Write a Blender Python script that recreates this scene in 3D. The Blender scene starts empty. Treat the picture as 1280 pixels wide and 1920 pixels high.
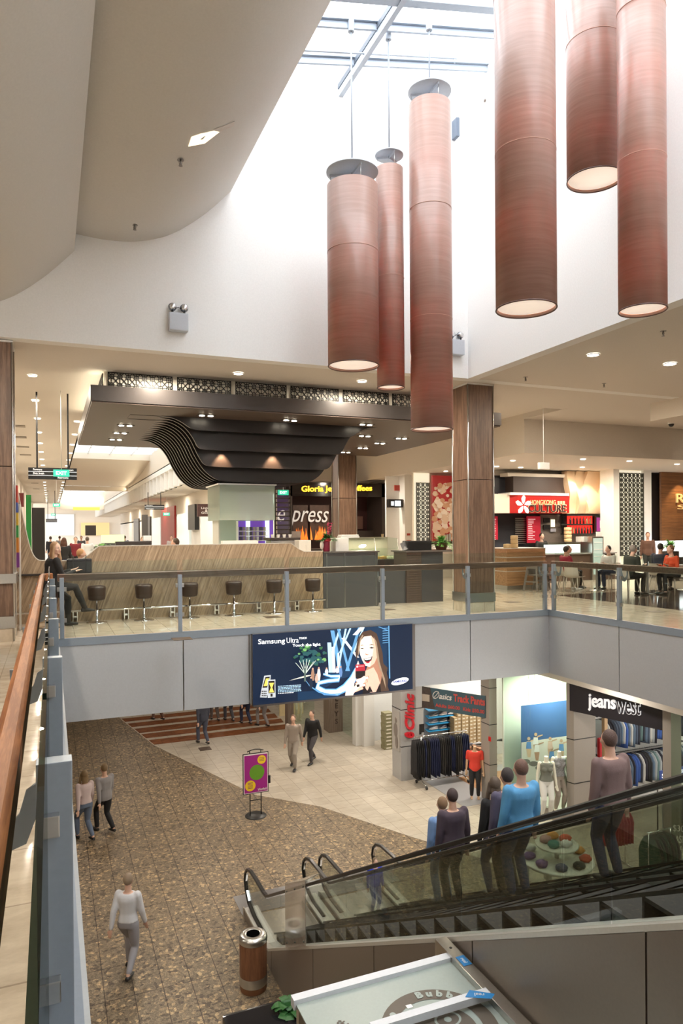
import bpy, bmesh, math, random
from mathutils import Vector, Matrix, Quaternion
random.seed(7)
S = bpy.context.scene
COL = S.collection
PI = math.pi

# ------------------------------------------------------------ camera
F_PX, CY = 1319.0, 1002.2
YAW, PITCH, ROLL, EYE = 0.3921, -0.0031, -0.00746, 1.8
_c, _s = math.cos(YAW), math.sin(YAW)
FW = Vector((_s*math.cos(PITCH), _c*math.cos(PITCH), math.sin(PITCH)))
_R0 = Vector((_c, -_s, 0)); _U0 = _R0.cross(FW)
RT = math.cos(ROLL)*_R0 + math.sin(ROLL)*_U0
UP = -math.sin(ROLL)*_R0 + math.cos(ROLL)*_U0
EYEP = Vector((0, 0, EYE))
cd = bpy.data.cameras.new('camera'); cam = bpy.data.objects.new('camera', cd); COL.objects.link(cam)
cam.matrix_world = Matrix(((RT.x, UP.x, -FW.x, 0), (RT.y, UP.y, -FW.y, 0), (RT.z, UP.z, -FW.z, EYE), (0, 0, 0, 1)))
cd.sensor_fit = 'HORIZONTAL'; cd.sensor_width = 36.0; cd.lens = 36.0*F_PX/1280.0
cd.shift_y = (CY-960.0)/1280.0
cd.clip_start = 0.05; cd.clip_end = 400
S.camera = cam

# ------------------------------------------------------------ world, exposure
w = bpy.data.worlds.new('overcast_sky'); S.world = w; w.use_nodes = True
_bg = w.node_tree.nodes['Background']
_bg.inputs[0].default_value = (0.95, 0.98, 1.0, 1); _bg.inputs[1].default_value = 5.2
S.view_settings.view_transform = 'Standard'; S.view_settings.look = 'None'
S.view_settings.gamma = 1.0; S.view_settings.use_curve_mapping = False
S.view_settings.exposure = 0.55

# ------------------------------------------------------------ measuring (a point of the place seen in a given direction)
def ray(u, v): return FW + (u-640)/F_PX*RT - (v-CY)/F_PX*UP
def pz(u, v, z): r = ray(u, v); return EYEP + r*((z-EYE)/r.z)
def py(u, v, y): r = ray(u, v); return EYEP + r*(y/r.y)
def pxx(u, v, x): r = ray(u, v); return EYEP + r*(x/r.x)
def pl(u, v, p, n): r = ray(u, v); n = Vector(n); return EYEP + r*((Vector(p)-EYEP).dot(n)/r.dot(n))
LOW = -5.6          # lower floor
CEI = 5.1           # upper ceiling

# ------------------------------------------------------------ materials
_M = {}
def nt(name):
    m = bpy.data.materials.new(name); m.use_nodes = True
    n = m.node_tree; b = n.nodes['Principled BSDF']; _M[name] = m
    return m, n, b
def rgb(c): return (c[0], c[1], c[2], 1)
def mat(name, c, rough=0.5, metal=0.0, emit=0.0, spec=None, bump=0.0, bs=40, coat=0.0, ec=None, var=0.0):
    if name in _M: return _M[name]
    m, n, b = nt(name)
    b.inputs['Base Color'].default_value = rgb(c); b.inputs['Roughness'].default_value = rough
    b.inputs['Metallic'].default_value = metal
    if spec is not None: b.inputs['Specular IOR Level'].default_value = spec
    if coat: b.inputs['Coat Weight'].default_value = coat
    if emit:
        b.inputs['Emission Color'].default_value = rgb(ec or c); b.inputs['Emission Strength'].default_value = emit
    no = n.nodes.new('ShaderNodeTexNoise'); g = n.nodes.new('ShaderNodeNewGeometry')
    n.links.new(g.outputs['Position'], no.inputs['Vector']); no.inputs['Scale'].default_value = bs
    if bump:
        bp = n.nodes.new('ShaderNodeBump'); bp.inputs['Strength'].default_value = bump; bp.inputs['Distance'].default_value = .01
        n.links.new(no.outputs[0], bp.inputs['Height']); n.links.new(bp.outputs[0], b.inputs['Normal'])
    v = var if var else 0.06
    mx = n.nodes.new('ShaderNodeMix'); mx.data_type = 'RGBA'
    mx.inputs[6].default_value = rgb([x*(1-v) for x in c]); mx.inputs[7].default_value = rgb([min(1, x*(1+v)) for x in c])
    n.links.new(no.outputs[0], mx.inputs[0]); n.links.new(mx.outputs[2], b.inputs['Base Color'])
    return m
def ramp(n, pts):
    r = n.nodes.new('ShaderNodeValToRGB'); e = r.color_ramp.elements
    while len(e) > 1: e.remove(e[0])
    e[0].position = pts[0][0]; e[0].color = rgb(pts[0][1])
    for p, c in pts[1:]:
        k = e.new(p); k.color = rgb(c)
    return r
def wood(name, c1, c2, axis=2, scale=14, rough=0.4, coat=0.0, stretch=0.06, rot=(0, 0, 0), space='Position', fleck=0.5):
    m, n, b = nt(name)
    g = n.nodes.new('ShaderNodeNewGeometry'); mp = n.nodes.new('ShaderNodeMapping')
    if space == 'Position': n.links.new(g.outputs['Position'], mp.inputs[0])
    else:
        tc = n.nodes.new('ShaderNodeTexCoord'); n.links.new(tc.outputs['Object'], mp.inputs[0])
    sc = [scale]*3; sc[axis] = scale*stretch
    mp2 = n.nodes.new('ShaderNodeMapping'); mp.inputs['Rotation'].default_value = rot
    n.links.new(mp.outputs[0], mp2.inputs[0]); mp2.inputs['Scale'].default_value = sc
    a = n.nodes.new('ShaderNodeTexNoise'); a.inputs['Scale'].default_value = 1.0; a.inputs['Detail'].default_value = 6; a.inputs['Distortion'].default_value = .6
    n.links.new(mp2.outputs[0], a.inputs['Vector'])
    f = n.nodes.new('ShaderNodeTexNoise'); f.inputs['Scale'].default_value = 7; f.inputs['Detail'].default_value = 3
    n.links.new(mp2.outputs[0], f.inputs['Vector'])
    ad = n.nodes.new('ShaderNodeMath'); ad.operation = 'MULTIPLY_ADD'; ad.inputs[1].default_value = fleck
    n.links.new(f.outputs[0], ad.inputs[0]); n.links.new(a.outputs[0], ad.inputs[2])
    r = ramp(n, [(.45+fleck*.2, c1), (.62+fleck*.5, c2)])
    n.links.new(ad.outputs[0], r.inputs[0]); n.links.new(r.outputs[0], b.inputs['Base Color'])
    b.inputs['Roughness'].default_value = rough; b.inputs['Coat Weight'].default_value = coat
    return m
def tiles(name, c1, c2, mortar, sx, sy, rough=0.15, ms=0.012, terrazzo=False, off=(0, 0), offset=0.0, spec=.5, bias=0.0):
    m, n, b = nt(name)
    g = n.nodes.new('ShaderNodeNewGeometry'); mp = n.nodes.new('ShaderNodeMapping')
    n.links.new(g.outputs['Position'], mp.inputs[0]); mp.inputs['Location'].default_value = (off[0], off[1], 0)
    br = n.nodes.new('ShaderNodeTexBrick'); n.links.new(mp.outputs[0], br.inputs['Vector'])
    br.inputs['Scale'].default_value = 1; br.inputs['Brick Width'].default_value = sx; br.inputs['Row Height'].default_value = sy
    br.inputs['Mortar Size'].default_value = ms; br.offset = offset; br.squash = 1; br.inputs['Mortar Smooth'].default_value = .1
    br.inputs['Color1'].default_value = rgb([x*.93 for x in c1]); br.inputs['Color2'].default_value = rgb([min(1, x*1.05) for x in c1])
    br.inputs['Mortar'].default_value = rgb(mortar); br.inputs['Bias'].default_value = bias
    mx = n.nodes.new('ShaderNodeMix'); mx.data_type = 'RGBA'; mx.blend_type = 'MULTIPLY'
    if terrazzo:
        vo = n.nodes.new('ShaderNodeTexVoronoi'); vo.inputs['Scale'].default_value = 19; vo.feature = 'F1'
        no0 = n.nodes.new('ShaderNodeTexNoise'); no0.inputs['Scale'].default_value = 9; no0.inputs['Detail'].default_value = 4
        n.links.new(g.outputs['Position'], no0.inputs['Vector'])
        ad = n.nodes.new('ShaderNodeMix'); ad.data_type = 'RGBA'; ad.blend_type = 'LINEAR_LIGHT'; ad.inputs[0].default_value = .025
        n.links.new(g.outputs['Position'], ad.inputs[6]); n.links.new(no0.outputs[1], ad.inputs[7]); n.links.new(ad.outputs[2], vo.inputs['Vector'])
        sp = n.nodes.new('ShaderNodeSeparateColor'); n.links.new(vo.outputs['Color'], sp.inputs[0])
        r = ramp(n, [(0, (.42, .38, .36)), (.14, (.78, .74, .7)), (.7, (1, .96, .9)), (.84, (1.25, 1.12, .95)), (.93, (1.9, 1.7, 1.4))]); r.color_ramp.interpolation = 'CONSTANT'
        n.links.new(sp.outputs[0], r.inputs[0])
        vo2 = n.nodes.new('ShaderNodeTexVoronoi'); vo2.inputs['Scale'].default_value = 60; n.links.new(g.outputs['Position'], vo2.inputs['Vector'])
        sp2 = n.nodes.new('ShaderNodeSeparateColor'); n.links.new(vo2.outputs['Color'], sp2.inputs[0])
        r2 = ramp(n, [(0, (.65, .62, .6)), (.3, (.95, .93, .9)), (.75, (1.1, 1.08, 1.02)), (.92, (1.5, 1.4, 1.25))]); r2.color_ramp.interpolation = 'CONSTANT'
        n.links.new(sp2.outputs[0], r2.inputs[0])
        m2 = n.nodes.new('ShaderNodeMix'); m2.data_type = 'RGBA'; m2.blend_type = 'MULTIPLY'; m2.inputs[0].default_value = 1
        n.links.new(r.outputs[0], m2.inputs[6]); n.links.new(r2.outputs[0], m2.inputs[7]); src = m2.outputs[2]
        mx.inputs[0].default_value = 1
    else:
        no = n.nodes.new('ShaderNodeTexNoise'); no.inputs['Scale'].default_value = 3.5; no.inputs['Detail'].default_value = 7; no.inputs['Roughness'].default_value = .65
        mp3 = n.nodes.new('ShaderNodeMapping'); mp3.inputs['Scale'].default_value = (1, 2.2, 1)
        n.links.new(g.outputs['Position'], mp3.inputs[0]); n.links.new(mp3.outputs[0], no.inputs['Vector'])
        r = ramp(n, [(.35, [c2[i]/c1[i] for i in range(3)]), (.62, (1, 1, 1))]); n.links.new(no.outputs[0], r.inputs[0]); src = r.outputs[0]
        mx.inputs[0].default_value = 1
    n.links.new(br.outputs[0], mx.inputs[6]); n.links.new(src, mx.inputs[7]); n.links.new(mx.outputs[2], b.inputs['Base Color'])
    b.inputs['Roughness'].default_value = rough; b.inputs['Specular IOR Level'].default_value = spec
    return m
def glass(name, tint=(.92, .97, .95), refl=1.0, rough=0.0, haze=0.0):
    m = bpy.data.materials.new(name); m.use_nodes = True; n = m.node_tree; _M[name] = m
    n.nodes.clear(); o = n.nodes.new('ShaderNodeOutputMaterial')
    t = n.nodes.new('ShaderNodeBsdfTransparent'); t.inputs[0].default_value = rgb(tint)
    g = n.nodes.new('ShaderNodeBsdfGlossy'); g.inputs['Roughness'].default_value = rough; g.inputs[0].default_value = (1, 1, 1, 1)
    fr = n.nodes.new('ShaderNodeFresnel'); fr.inputs[0].default_value = 1.5
    mu = n.nodes.new('ShaderNodeMath'); mu.operation = 'MULTIPLY'; mu.inputs[1].default_value = refl; mu.use_clamp = True
    bf = n.nodes.new('ShaderNodeNewGeometry'); sb = n.nodes.new('ShaderNodeMath'); sb.operation = 'SUBTRACT'; sb.inputs[0].default_value = 1
    n.links.new(bf.outputs['Backfacing'], sb.inputs[1]); m3 = n.nodes.new('ShaderNodeMath'); m3.operation = 'MULTIPLY'; n.links.new(fr.outputs[0], m3.inputs[0]); n.links.new(sb.outputs[0], m3.inputs[1])
    n.links.new(m3.outputs[0], mu.inputs[0])
    mx = n.nodes.new('ShaderNodeMixShader'); n.links.new(mu.outputs[0], mx.inputs[0]); n.links.new(t.outputs[0], mx.inputs[1]); n.links.new(g.outputs[0], mx.inputs[2])
    last = mx
    if haze:
        d = n.nodes.new('ShaderNodeBsdfDiffuse'); d.inputs[0].default_value = (.78, .84, .8, 1)
        tr = n.nodes.new('ShaderNodeBsdfTranslucent'); tr.inputs[0].default_value = (.78, .84, .8, 1)
        a = n.nodes.new('ShaderNodeMixShader'); a.inputs[0].default_value = .5; n.links.new(d.outputs[0], a.inputs[1]); n.links.new(tr.outputs[0], a.inputs[2])
        m2 = n.nodes.new('ShaderNodeMixShader'); m2.inputs[0].default_value = haze
        n.links.new(mx.outputs[0], m2.inputs[1]); n.links.new(a.outputs[0], m2.inputs[2]); last = m2
    n.links.new(last.outputs[0], o.inputs[0])
    return m

PLASTER = mat('white_plaster', (.87, .865, .85), .8)
SOFFIT = mat('cream_plaster', (.70, .655, .60), .8)
BULK = mat('warm_cream_paint', (.72, .66, .58), .8)
WHITE = mat('white_paint', (.85, .85, .84), .5)
FASCIA = mat('grey_metal_cladding', (.56, .57, .59), .42, .25)
BLUE = mat('blue_grey_steel_paint', (.33, .38, .44), .38, .35)
STEEL = mat('brushed_steel', (.58, .57, .55), .28, 1.0)
CHROME = mat('polished_chrome', (.8, .8, .8), .07, 1.0)
DARK = mat('espresso_laminate', (.040, .030, .026), .38)
DARK2 = mat('dark_brown_panel', (.030, .022, .019), .45)
BLACK = mat('black_plastic', (.012, .012, .013), .35)
RUBBER = mat('black_rubber', (.016, .015, .015), .3)
LEATHER = mat('brown_leather', (.034, .018, .013), .36, bump=.1, bs=120)
GREYP = mat('slate_laminate', (.085, .085, .09), .3)
TAUPE = mat('taupe_metal_panel', (.23, .195, .17), .36, .35)
CLEAR = glass('balustrade_glass', (.90, .95, .93), .8)
CLEARG = glass('green_edge_glass', (.20, .26, .22), .6)
ESCG = glass('escalator_glass', (.86, .88, .85), 1.5)
SHOPG = glass('shopfront_glass', (.90, .96, .92), .8)
FROST = glass('frosted_glass', (.85, .92, .88), .6, .3, .42)
FROST2 = glass('sandblasted_glass', (.8, .88, .86), .5, .2, .62)
SKYG = glass('skylight_glass', (.97, .98, 1), .4)
HANDW = wood('varnished_timber_rail', (.36, .15, .06), (.20, .072, .027), axis=1, scale=30, rough=.5, coat=0, stretch=.05); HANDW.node_tree.nodes['Principled BSDF'].inputs['Specular IOR Level'].default_value = .22
HANDD = wood('dark_timber_rail', (.17, .10, .07), (.10, .055, .038), axis=0, scale=30, rough=.4, stretch=.05)
VENV = wood('walnut_veneer', (.30, .185, .125), (.155, .09, .06), axis=2, scale=22, rough=.42, stretch=.05)
BARW = wood('zebrano_veneer', (.52, .39, .26), (.27, .19, .12), axis=2, scale=30, rough=.45, stretch=.045, rot=(0, -.35, 0))
OAKW = wood('oak_panel', (.47, .27, .14), (.29, .155, .075), axis=0, scale=20, rough=.4, stretch=.06)
TILEU = tiles('travertine_tiles', (.66, .575, .47), (.50, .42, .33), (.42, .35, .28), .33, .66, rough=.10, ms=.006, off=(.27, .2))
TILED = tiles('dark_stone_tiles', (.085, .06, .05), (.06, .042, .035), (.05, .04, .03), .6, .6, rough=.08, ms=.006)
TERR = tiles('brown_terrazzo_tiles', (.25, .205, .145), (.2, .15, .1), (.075, .055, .04), .45, .9, rough=.5, ms=.008, terrazzo=True, off=(.16, 0))
CREAMT = tiles('cream_stone_tiles', (.50, .45, .375), (.43, .375, .30), (.33, .28, .22), .45, .45, rough=.36, ms=.008, off=(.16, .1))
STRIPE = tiles('red_brown_marble', (.23, .085, .032), (.12, .04, .016), (.1, .04, .02), .6, .6, rough=.5, spec=.15, ms=.004)
def em(name, c, s): return mat(name, c, .5, 0, s, ec=c)

# ------------------------------------------------------------ mesh building
class MB:
    def __init__(s): s.v = []; s.f = []; s.m = []; s.sm = []; s.mats = []; s.cur = 0; s.T = None
    def mat(s, m):
        if m not in s.mats: s.mats.append(m)
        s.cur = s.mats.index(m); return s
    def add(s, vs, fs, smooth=False):
        o = len(s.v)
        if s.T is not None: vs = [s.T @ Vector(p) for p in vs]
        s.v += [tuple(p) for p in vs]
        for f in fs: s.f.append([o+i for i in f]); s.m.append(s.cur); s.sm.append(smooth)
        return s
    def box(s, x0, x1, y0, y1, z0, z1):
        vs = [(x, y, z) for z in (z0, z1) for x, y in ((x0, y0), (x1, y0), (x1, y1), (x0, y1))]
        return s.add(vs, [(0, 3, 2, 1), (4, 5, 6, 7), (0, 1, 5, 4), (1, 2, 6, 5), (2, 3, 7, 6), (3, 0, 4, 7)])
    def rbox(s, x0, x1, y0, y1, z0, z1, r=.01):      # bevelled box
        bm = bmesh.new(); vs = [bm.verts.new((x, y, z)) for z in (z0, z1) for x, y in ((x0, y0), (x1, y0), (x1, y1), (x0, y1))]
        for q in [(0, 3, 2, 1), (4, 5, 6, 7), (0, 1, 5, 4), (1, 2, 6, 5), (2, 3, 7, 6), (3, 0, 4, 7)]: bm.faces.new([vs[i] for i in q])
        bmesh.ops.bevel(bm, geom=bm.edges[:], offset=r, segments=2, affect='EDGES', profile=.7)
        bm.verts.index_update(); s.add([v.co.copy() for v in bm.verts], [[v.index for v in f.verts] for f in bm.faces]); bm.free(); return s
    def beam(s, a, b, w, h=None, up=(0, 0, 1)):       # rectangular bar from a to b
        h = h or w; a = Vector(a); b = Vector(b); d = (b-a).normalized(); u = Vector(up)
        if abs(d.dot(u)) > .99: u = Vector((0, 1, 0))
        r = d.cross(u).normalized(); u = r.cross(d)
        vs = [p + r*i*w/2 + u*j*h/2 for p in (a, b) for i, j in ((-1, -1), (1, -1), (1, 1), (-1, 1))]
        return s.add(vs, [(0, 3, 2, 1), (4, 5, 6, 7), (0, 1, 5, 4), (1, 2, 6, 5), (2, 3, 7, 6), (3, 0, 4, 7)])
    def prism(s, pts, off):                           # planar polygon extruded by a vector
        pts = [Vector(p) for p in pts]; off = Vector(off); n = len(pts)
        return s.add(pts+[p+off for p in pts], [list(range(n))[::-1], list(range(n, 2*n))]+[(i, (i+1) % n, n+(i+1) % n, n+i) for i in range(n)])
    def poly(s, pts): return s.add(pts, [list(range(len(pts)))])
    def tube(s, path, r, seg=10, closed=False, cap=True):
        path = [Vector(p) for p in path]; n = len(path); rs = r if isinstance(r, (list, tuple)) else [r]*n
        vs = []; t0 = None; nn = None
        for i, p in enumerate(path):
            if closed: t = (path[(i+1) % n]-path[i-1]).normalized()
            else: t = (path[min(i+1, n-1)]-path[max(i-1, 0)]).normalized()
            if nn is None:
                nn = t.orthogonal().normalized()
            else: nn = (nn-t*nn.dot(t)).normalized()
            bn = t.cross(nn)
            for k in range(seg):
                a = 2*PI*k/seg; vs.append(p+(nn*math.cos(a)+bn*math.sin(a))*rs[i])
        fs = []
        for i in range(n if closed else n-1):
            j = (i+1) % n
            for k in range(seg): fs.append((i*seg+k, i*seg+(k+1) % seg, j*seg+(k+1) % seg, j*seg+k))
        if cap and not closed: fs += [list(range(seg))[::-1], [(n-1)*seg+k for k in range(seg)]]
        return s.add(vs, fs, True)
    def sweep(s, path, prof, side):                   # prof (a,b): a along 'side', b along normal of the path
        path = [Vector(p) for p in path]; n = len(path); side = Vector(side).normalized(); k = len(prof); vs = []
        for i, p in enumerate(path):
            t = (path[min(i+1, n-1)]-path[max(i-1, 0)]).normalized(); nn = side.cross(t).normalized()
            vs += [p+side*a+nn*b for a, b in prof]
        fs = [(i*k+j, i*k+(j+1) % k, (i+1)*k+(j+1) % k, (i+1)*k+j) for i in range(n-1) for j in range(k)]
        fs += [list(range(k))[::-1], [(n-1)*k+j for j in range(k)]]
        return s.add(vs, fs)
    def lathe(s, prof, c=(0, 0, 0), seg=24, smooth=True, sx=1, sy=1):
        c = Vector(c); vs = []; fs = []; n = len(prof)
        for r, z in prof:
            for k in range(seg):
                a = 2*PI*k/seg; vs.append(c+Vector((r*math.cos(a)*sx, r*math.sin(a)*sy, z)))
        for i in range(n-1):
            for k in range(seg): fs.append((i*seg+k, i*seg+(k+1) % seg, (i+1)*seg+(k+1) % seg, (i+1)*seg+k))
        s.add(vs, fs, smooth)
        s.add(vs[:seg], [list(range(seg))[::-1]]); return s.add(vs[-seg:], [list(range(seg))])
    def ball(s, c, r, seg=12, rings=8, q=None):
        r = r if isinstance(r, (tuple, list)) else (r, r, r); c = Vector(c); vs = [Vector((0, 0, r[2]))]
        for i in range(1, rings):
            t = PI*i/rings
            for k in range(seg):
                a = 2*PI*k/seg; vs.append(Vector((r[0]*math.sin(t)*math.cos(a), r[1]*math.sin(t)*math.sin(a), r[2]*math.cos(t))))
        vs.append(Vector((0, 0, -r[2])))
        if q is not None: vs = [q @ p for p in vs]
        vs = [c+p for p in vs]; fs = []
        for k in range(seg): fs.append((0, 1+k, 1+(k+1) % seg)); fs.append((len(vs)-1, 1+(rings-2)*seg+(k+1) % seg, 1+(rings-2)*seg+k))
        for i in range(rings-2):
            for k in range(seg): fs.append((1+i*seg+k, 1+(i+1)*seg+k, 1+(i+1)*seg+(k+1) % seg, 1+i*seg+(k+1) % seg))
        return s.add(vs, fs, True)
    def build(s, name, m=None, parent=None, loc=None):
        me = bpy.data.meshes.new(name); org = Vector(loc) if loc is not None else Vector((0, 0, 0))
        me.from_pydata([tuple(Vector(p)-org) for p in s.v], [], s.f)
        if m is not None and not s.mats: s.mats = [m]
        for q in s.mats: me.materials.append(q)
        for i, p in enumerate(me.polygons): p.material_index = s.m[i]; p.use_smooth = s.sm[i]
        me.validate(); me.update()
        o = bpy.data.objects.new(name, me); COL.objects.link(o); o.location = org
        if parent is not None:
            o.parent = parent; o.matrix_parent_inverse = Matrix.Translation(-Vector(parent.location)) if not parent.get('_rz') else Matrix.Identity(4)
        return o
def thing(name, label, cat, loc=(0, 0, 0), rz=None, group=None):
    o = bpy.data.objects.new(name, None); COL.objects.link(o); o.location = loc; o.empty_display_size = .1
    if rz is not None: o.rotation_euler = (0, 0, rz); o['_rz'] = 1     # parts are written in its own space
    o['label'] = label; o['category'] = cat
    if group: o['group'] = group
    return o
def tag(o, label, cat, group=None, kind=None):
    o['label'] = label; o['category'] = cat
    if group: o['group'] = group
    if kind: o['kind'] = kind
    return o
def struct(name, mb, m=None):
    o = mb.build(name, m); o['kind'] = 'structure'; return o
def copy_tree(o, loc=None, rz=None, label=None, parent=None):
    c = o.copy(); COL.objects.link(c)
    if parent is not None: c.parent = parent; c.matrix_parent_inverse = o.matrix_parent_inverse.copy()
    for ch in [x for x in bpy.data.objects if x.parent == o]: copy_tree(ch, parent=c)
    if loc is not None: c.location = loc
    if rz is not None: c.rotation_euler = (0, 0, rz)
    if label: c['label'] = label
    return c
def sub(o, name, mb, m=None):        # a sub-part: sits in the same space as its part
    c = mb.build(name, m); c.parent = o
    if not (o.parent and o.parent.get('_rz')): c.matrix_parent_inverse = Matrix.Identity(4)
    return c
def text_mesh(s, size, m, ext=.01, bold=0.0, shear=0.0, align='CENTER', spacing=1.0):
    cu = bpy.data.curves.new('t', 'FONT'); cu.body = s; cu.size = size; cu.extrude = ext; cu.offset = bold; cu.shear = shear
    cu.align_x = align; cu.align_y = 'CENTER'; cu.space_character = spacing; cu.resolution_u = 3
    o = bpy.data.objects.new('t', cu); COL.objects.link(o)
    dg = bpy.context.evaluated_depsgraph_get(); me = bpy.data.meshes.new_from_object(o.evaluated_get(dg))
    bpy.data.objects.remove(o); bpy.data.curves.remove(cu)
    me.materials.clear(); me.materials.append(m); return me
def put_text(s, size, m, mat4, name='lettering', parent=None, fit=None, **k):
    me = text_mesh(s, size, m, **k)
    if fit:
        xs = [v.co.x for v in me.vertices]; ys = [v.co.y for v in me.vertices]; wd = max(xs)-min(xs); hg = max(ys)-min(ys)
        cx = (max(xs)+min(xs))/2; cyy = (max(ys)+min(ys))/2
        me.transform(Matrix.Diagonal((fit[0]/wd, fit[1]/hg if fit[1] else fit[0]/wd, 1, 1)) @ Matrix.Translation((-cx, -cyy, 0)))
    me.transform(mat4)
    o = bpy.data.objects.new(name, me); COL.objects.link(o)
    if parent is not None:
        o.parent = parent
        if parent.type == 'EMPTY' and not parent.get('_rz'): o.matrix_parent_inverse = Matrix.Translation(-Vector(parent.location))
    return o
def face_mat(c, right, up=(0, 0, 1)):                 # text frame: x = right, y = up
    r = Vector(right).normalized(); u = Vector(up).normalized(); n = r.cross(u)
    return Matrix(((r.x, u.x, n.x, c[0]), (r.y, u.y, n.y, c[1]), (r.z, u.z, n.z, c[2]), (0, 0, 0, 1)))
def fit_text(s, m, p0, p1, h, up=(0, 0, 1), out=.01, **k):   # text stretched between two points on a wall, height h
    p0 = Vector(p0); p1 = Vector(p1); r = p1-p0; c = (p0+p1)/2; n = r.normalized().cross(Vector(up))
    return put_text(s, 1, m, face_mat(c+n*out, r, up), fit=(r.length, h), **k)
def area(name, loc, size, power, color=(1, .9, .78), rot=(0, 0, 0), sy=None, spread=PI):
    l = bpy.data.lights.new(name, 'AREA'); l.energy = power; l.color = color; l.spread = spread
    if sy: l.shape = 'RECTANGLE'; l.size = size; l.size_y = sy
    else: l.shape = 'DISK'; l.size = size
    o = bpy.data.objects.new(name, l); COL.objects.link(o); o.location = loc; o.rotation_euler = rot; return o
def spot(name, loc, power, color=(1, .85, .65), angle=1.2, rot=(0, 0, 0), blend=.5, r=.04):
    l = bpy.data.lights.new(name, 'SPOT'); l.energy = power; l.color = color; l.spot_size = angle; l.spot_blend = blend; l.shadow_soft_size = r
    o = bpy.data.objects.new(name, l); COL.objects.link(o); o.location = loc; o.rotation_euler = rot; return o
S.cycles.use_denoising = True
S.cycles.max_bounces = 8; S.cycles.transparent_max_bounces = 24; S.cycles.diffuse_bounces = 5; S.cycles.glossy_bounces = 4
S.cycles.sample_clamp_indirect = 6; S.cycles.caustics_reflective = False; S.cycles.caustics_refractive = False

VX0, VX1, VY0, VY1 = 0.10, 10.35, 0.6, 12.85      # the void between the floors
WX, WY = 8.35, 12.98                               # skylight well walls
# ------------------------------------------------------------ large lights of the place
DLW = (1, .87, .70)
def ceil_area(x, y, z, p, s=.5, col=DLW): return area('downlight_glow', (x, y, z), s, p*((1.3 if x > 10 and y < 17 else 1.5 if x > 10 else 2.3) if z > 0 else .75), col)

# ------------------------------------------------------------ floors
b = MB(); b.box(-14, VX0-.03, -8, VY1+.03, -.3, 0); b.box(-14, 40, VY1+.03, 110, -.3, 0); b.box(VX1+.03, 13.0, -8, VY1+.03, -.3, 0)
b.box(VX0-.03, VX1+.03, -8, VY0, -.3, 0)
struct('floor', b, TILEU)
struct('floor', MB().box(13.0, 40, -8, 15.9, -.3, 0.002), TILED)
jl = [(1.2, 40), (2.56, 29.2), (3.28, 25.27), (5.28, 19.32), (6.67, 17.78), (8.01, 15.17), (8.97, 13.45), (9.7, 10.7), (11.2, 6), (13, -6)]
struct('floor_lower', MB().poly([(x, y, LOW) for x, y in jl][::-1]+[(-6, 40, LOW), (-6, -8, LOW), (13, -8, LOW)][:2] + [(13, -8, LOW)]), TERR)
struct('floor_lower', MB().poly([(x, y, LOW-.002) for x, y in jl]+[(22, -6, LOW-.002), (22, 40, LOW-.002)]), CREAMT)
for k, (ya, yb) in enumerate([(25.30, 25.95), (26.22, 26.82), (27.0, 27.68), (27.95, 28.55), (28.85, 29.4)]):
    def jx(y):
        for (xa, y0), (xb, y1) in zip(jl, jl[1:]):
            if y1 <= y <= y0: return xa+(xb-xa)*(y-y0)/(y1-y0)
    struct('floor_lower', MB().poly([(jx(ya)+.03, ya, LOW+.002), (8.35-(.0), ya, LOW+.002), (8.42, yb, LOW+.002), (jx(yb)+.03, yb, LOW+.002)]), STRIPE)
struct('floor_lower', MB().box(10.2, 13.5, 16.2, 18.7, LOW, LOW+.004), mat('grey_shop_threshold', (.33, .33, .34), .3))
struct('floor_lower', MB().box(11.25, 15, 15.2, 18.2, LOW, LOW+.006), OAKW)
# ------------------------------------------------------------ slab edge: trim, cladding panels
b = MB()
b.box(VX0-.03, VX1+.03, VY1-.03, VY1+.03, -.10, .03); b.box(VX1-.03, VX1+.03, VY0, VY1, -.10, .03); b.box(VX0-.12, VX0, VY0, VY1, -.10, .03)
struct('trim_1', b, BLUE)
def cladding(name, pts, joints, z0, z1, th=.05):      # panels separated by dark joints
    b = MB(); (xa, ya), (xb, yb) = pts; n = len(joints)-1
    for k in range(n):
        t0, t1 = joints[k], joints[k+1]; L = math.hypot(xb-xa, yb-ya); g = .011/L
        p = [(xa+(xb-xa)*(t0+g), ya+(yb-ya)*(t0+g)), (xa+(xb-xa)*(t1-g), ya+(yb-ya)*(t1-g))]
        dx, dy = (xb-xa)/L, (yb-ya)/L; nx, ny = -dy*th, dx*th
        b.prism([(p[0][0], p[0][1], z0), (p[1][0], p[1][1], z0), (p[1][0]+nx, p[1][1]+ny, z0), (p[0][0]+nx, p[0][1]+ny, z0)], (0, 0, z1-z0))
    return struct(name, b, FASCIA)
Lx = VX1-VX0
cladding('wall_slab_far', ((VX0, VY1-.01), (VX1, VY1-.01)), [0, (2.2-.1)/Lx, (3.42-.1)/Lx, (6.9-.1)/Lx, (8.27-.1)/Lx, 1], -1.40, -.10)
cladding('wall_slab_right', ((VX1-.01, VY1), (VX1-.01, VY0)), [0, .173, .345, .52, .69, .86, 1], -1.40, -.10)
struct('wall_slab_left', MB().box(VX0-.12, VX0+.03, VY0, VY1, -1.4, -.10), mat('pale_grey_cladding', (.50, .51, .50), .5, .2))
struct('ceiling_lower', MB().box(VX0-6, VX1+.05, VY1+.05, 45, -1.385, -1.2).box(VX1+.05, 11.95, -8, 45, -1.405, -1.3).box(11.95, 24, -8, 45, -2.02, -1.8).box(-6, VX0-.1, -8, VY1+.05, -1.6, -1.3), SOFFIT)
struct('wall_slab_core', MB().box(VX1+.06, VX1+.3, VY0, VY1, -1.40, -.3).box(VX0, VX1+.06, VY1+.06, VY1+.3, -1.385, -.3), SOFFIT)

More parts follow.
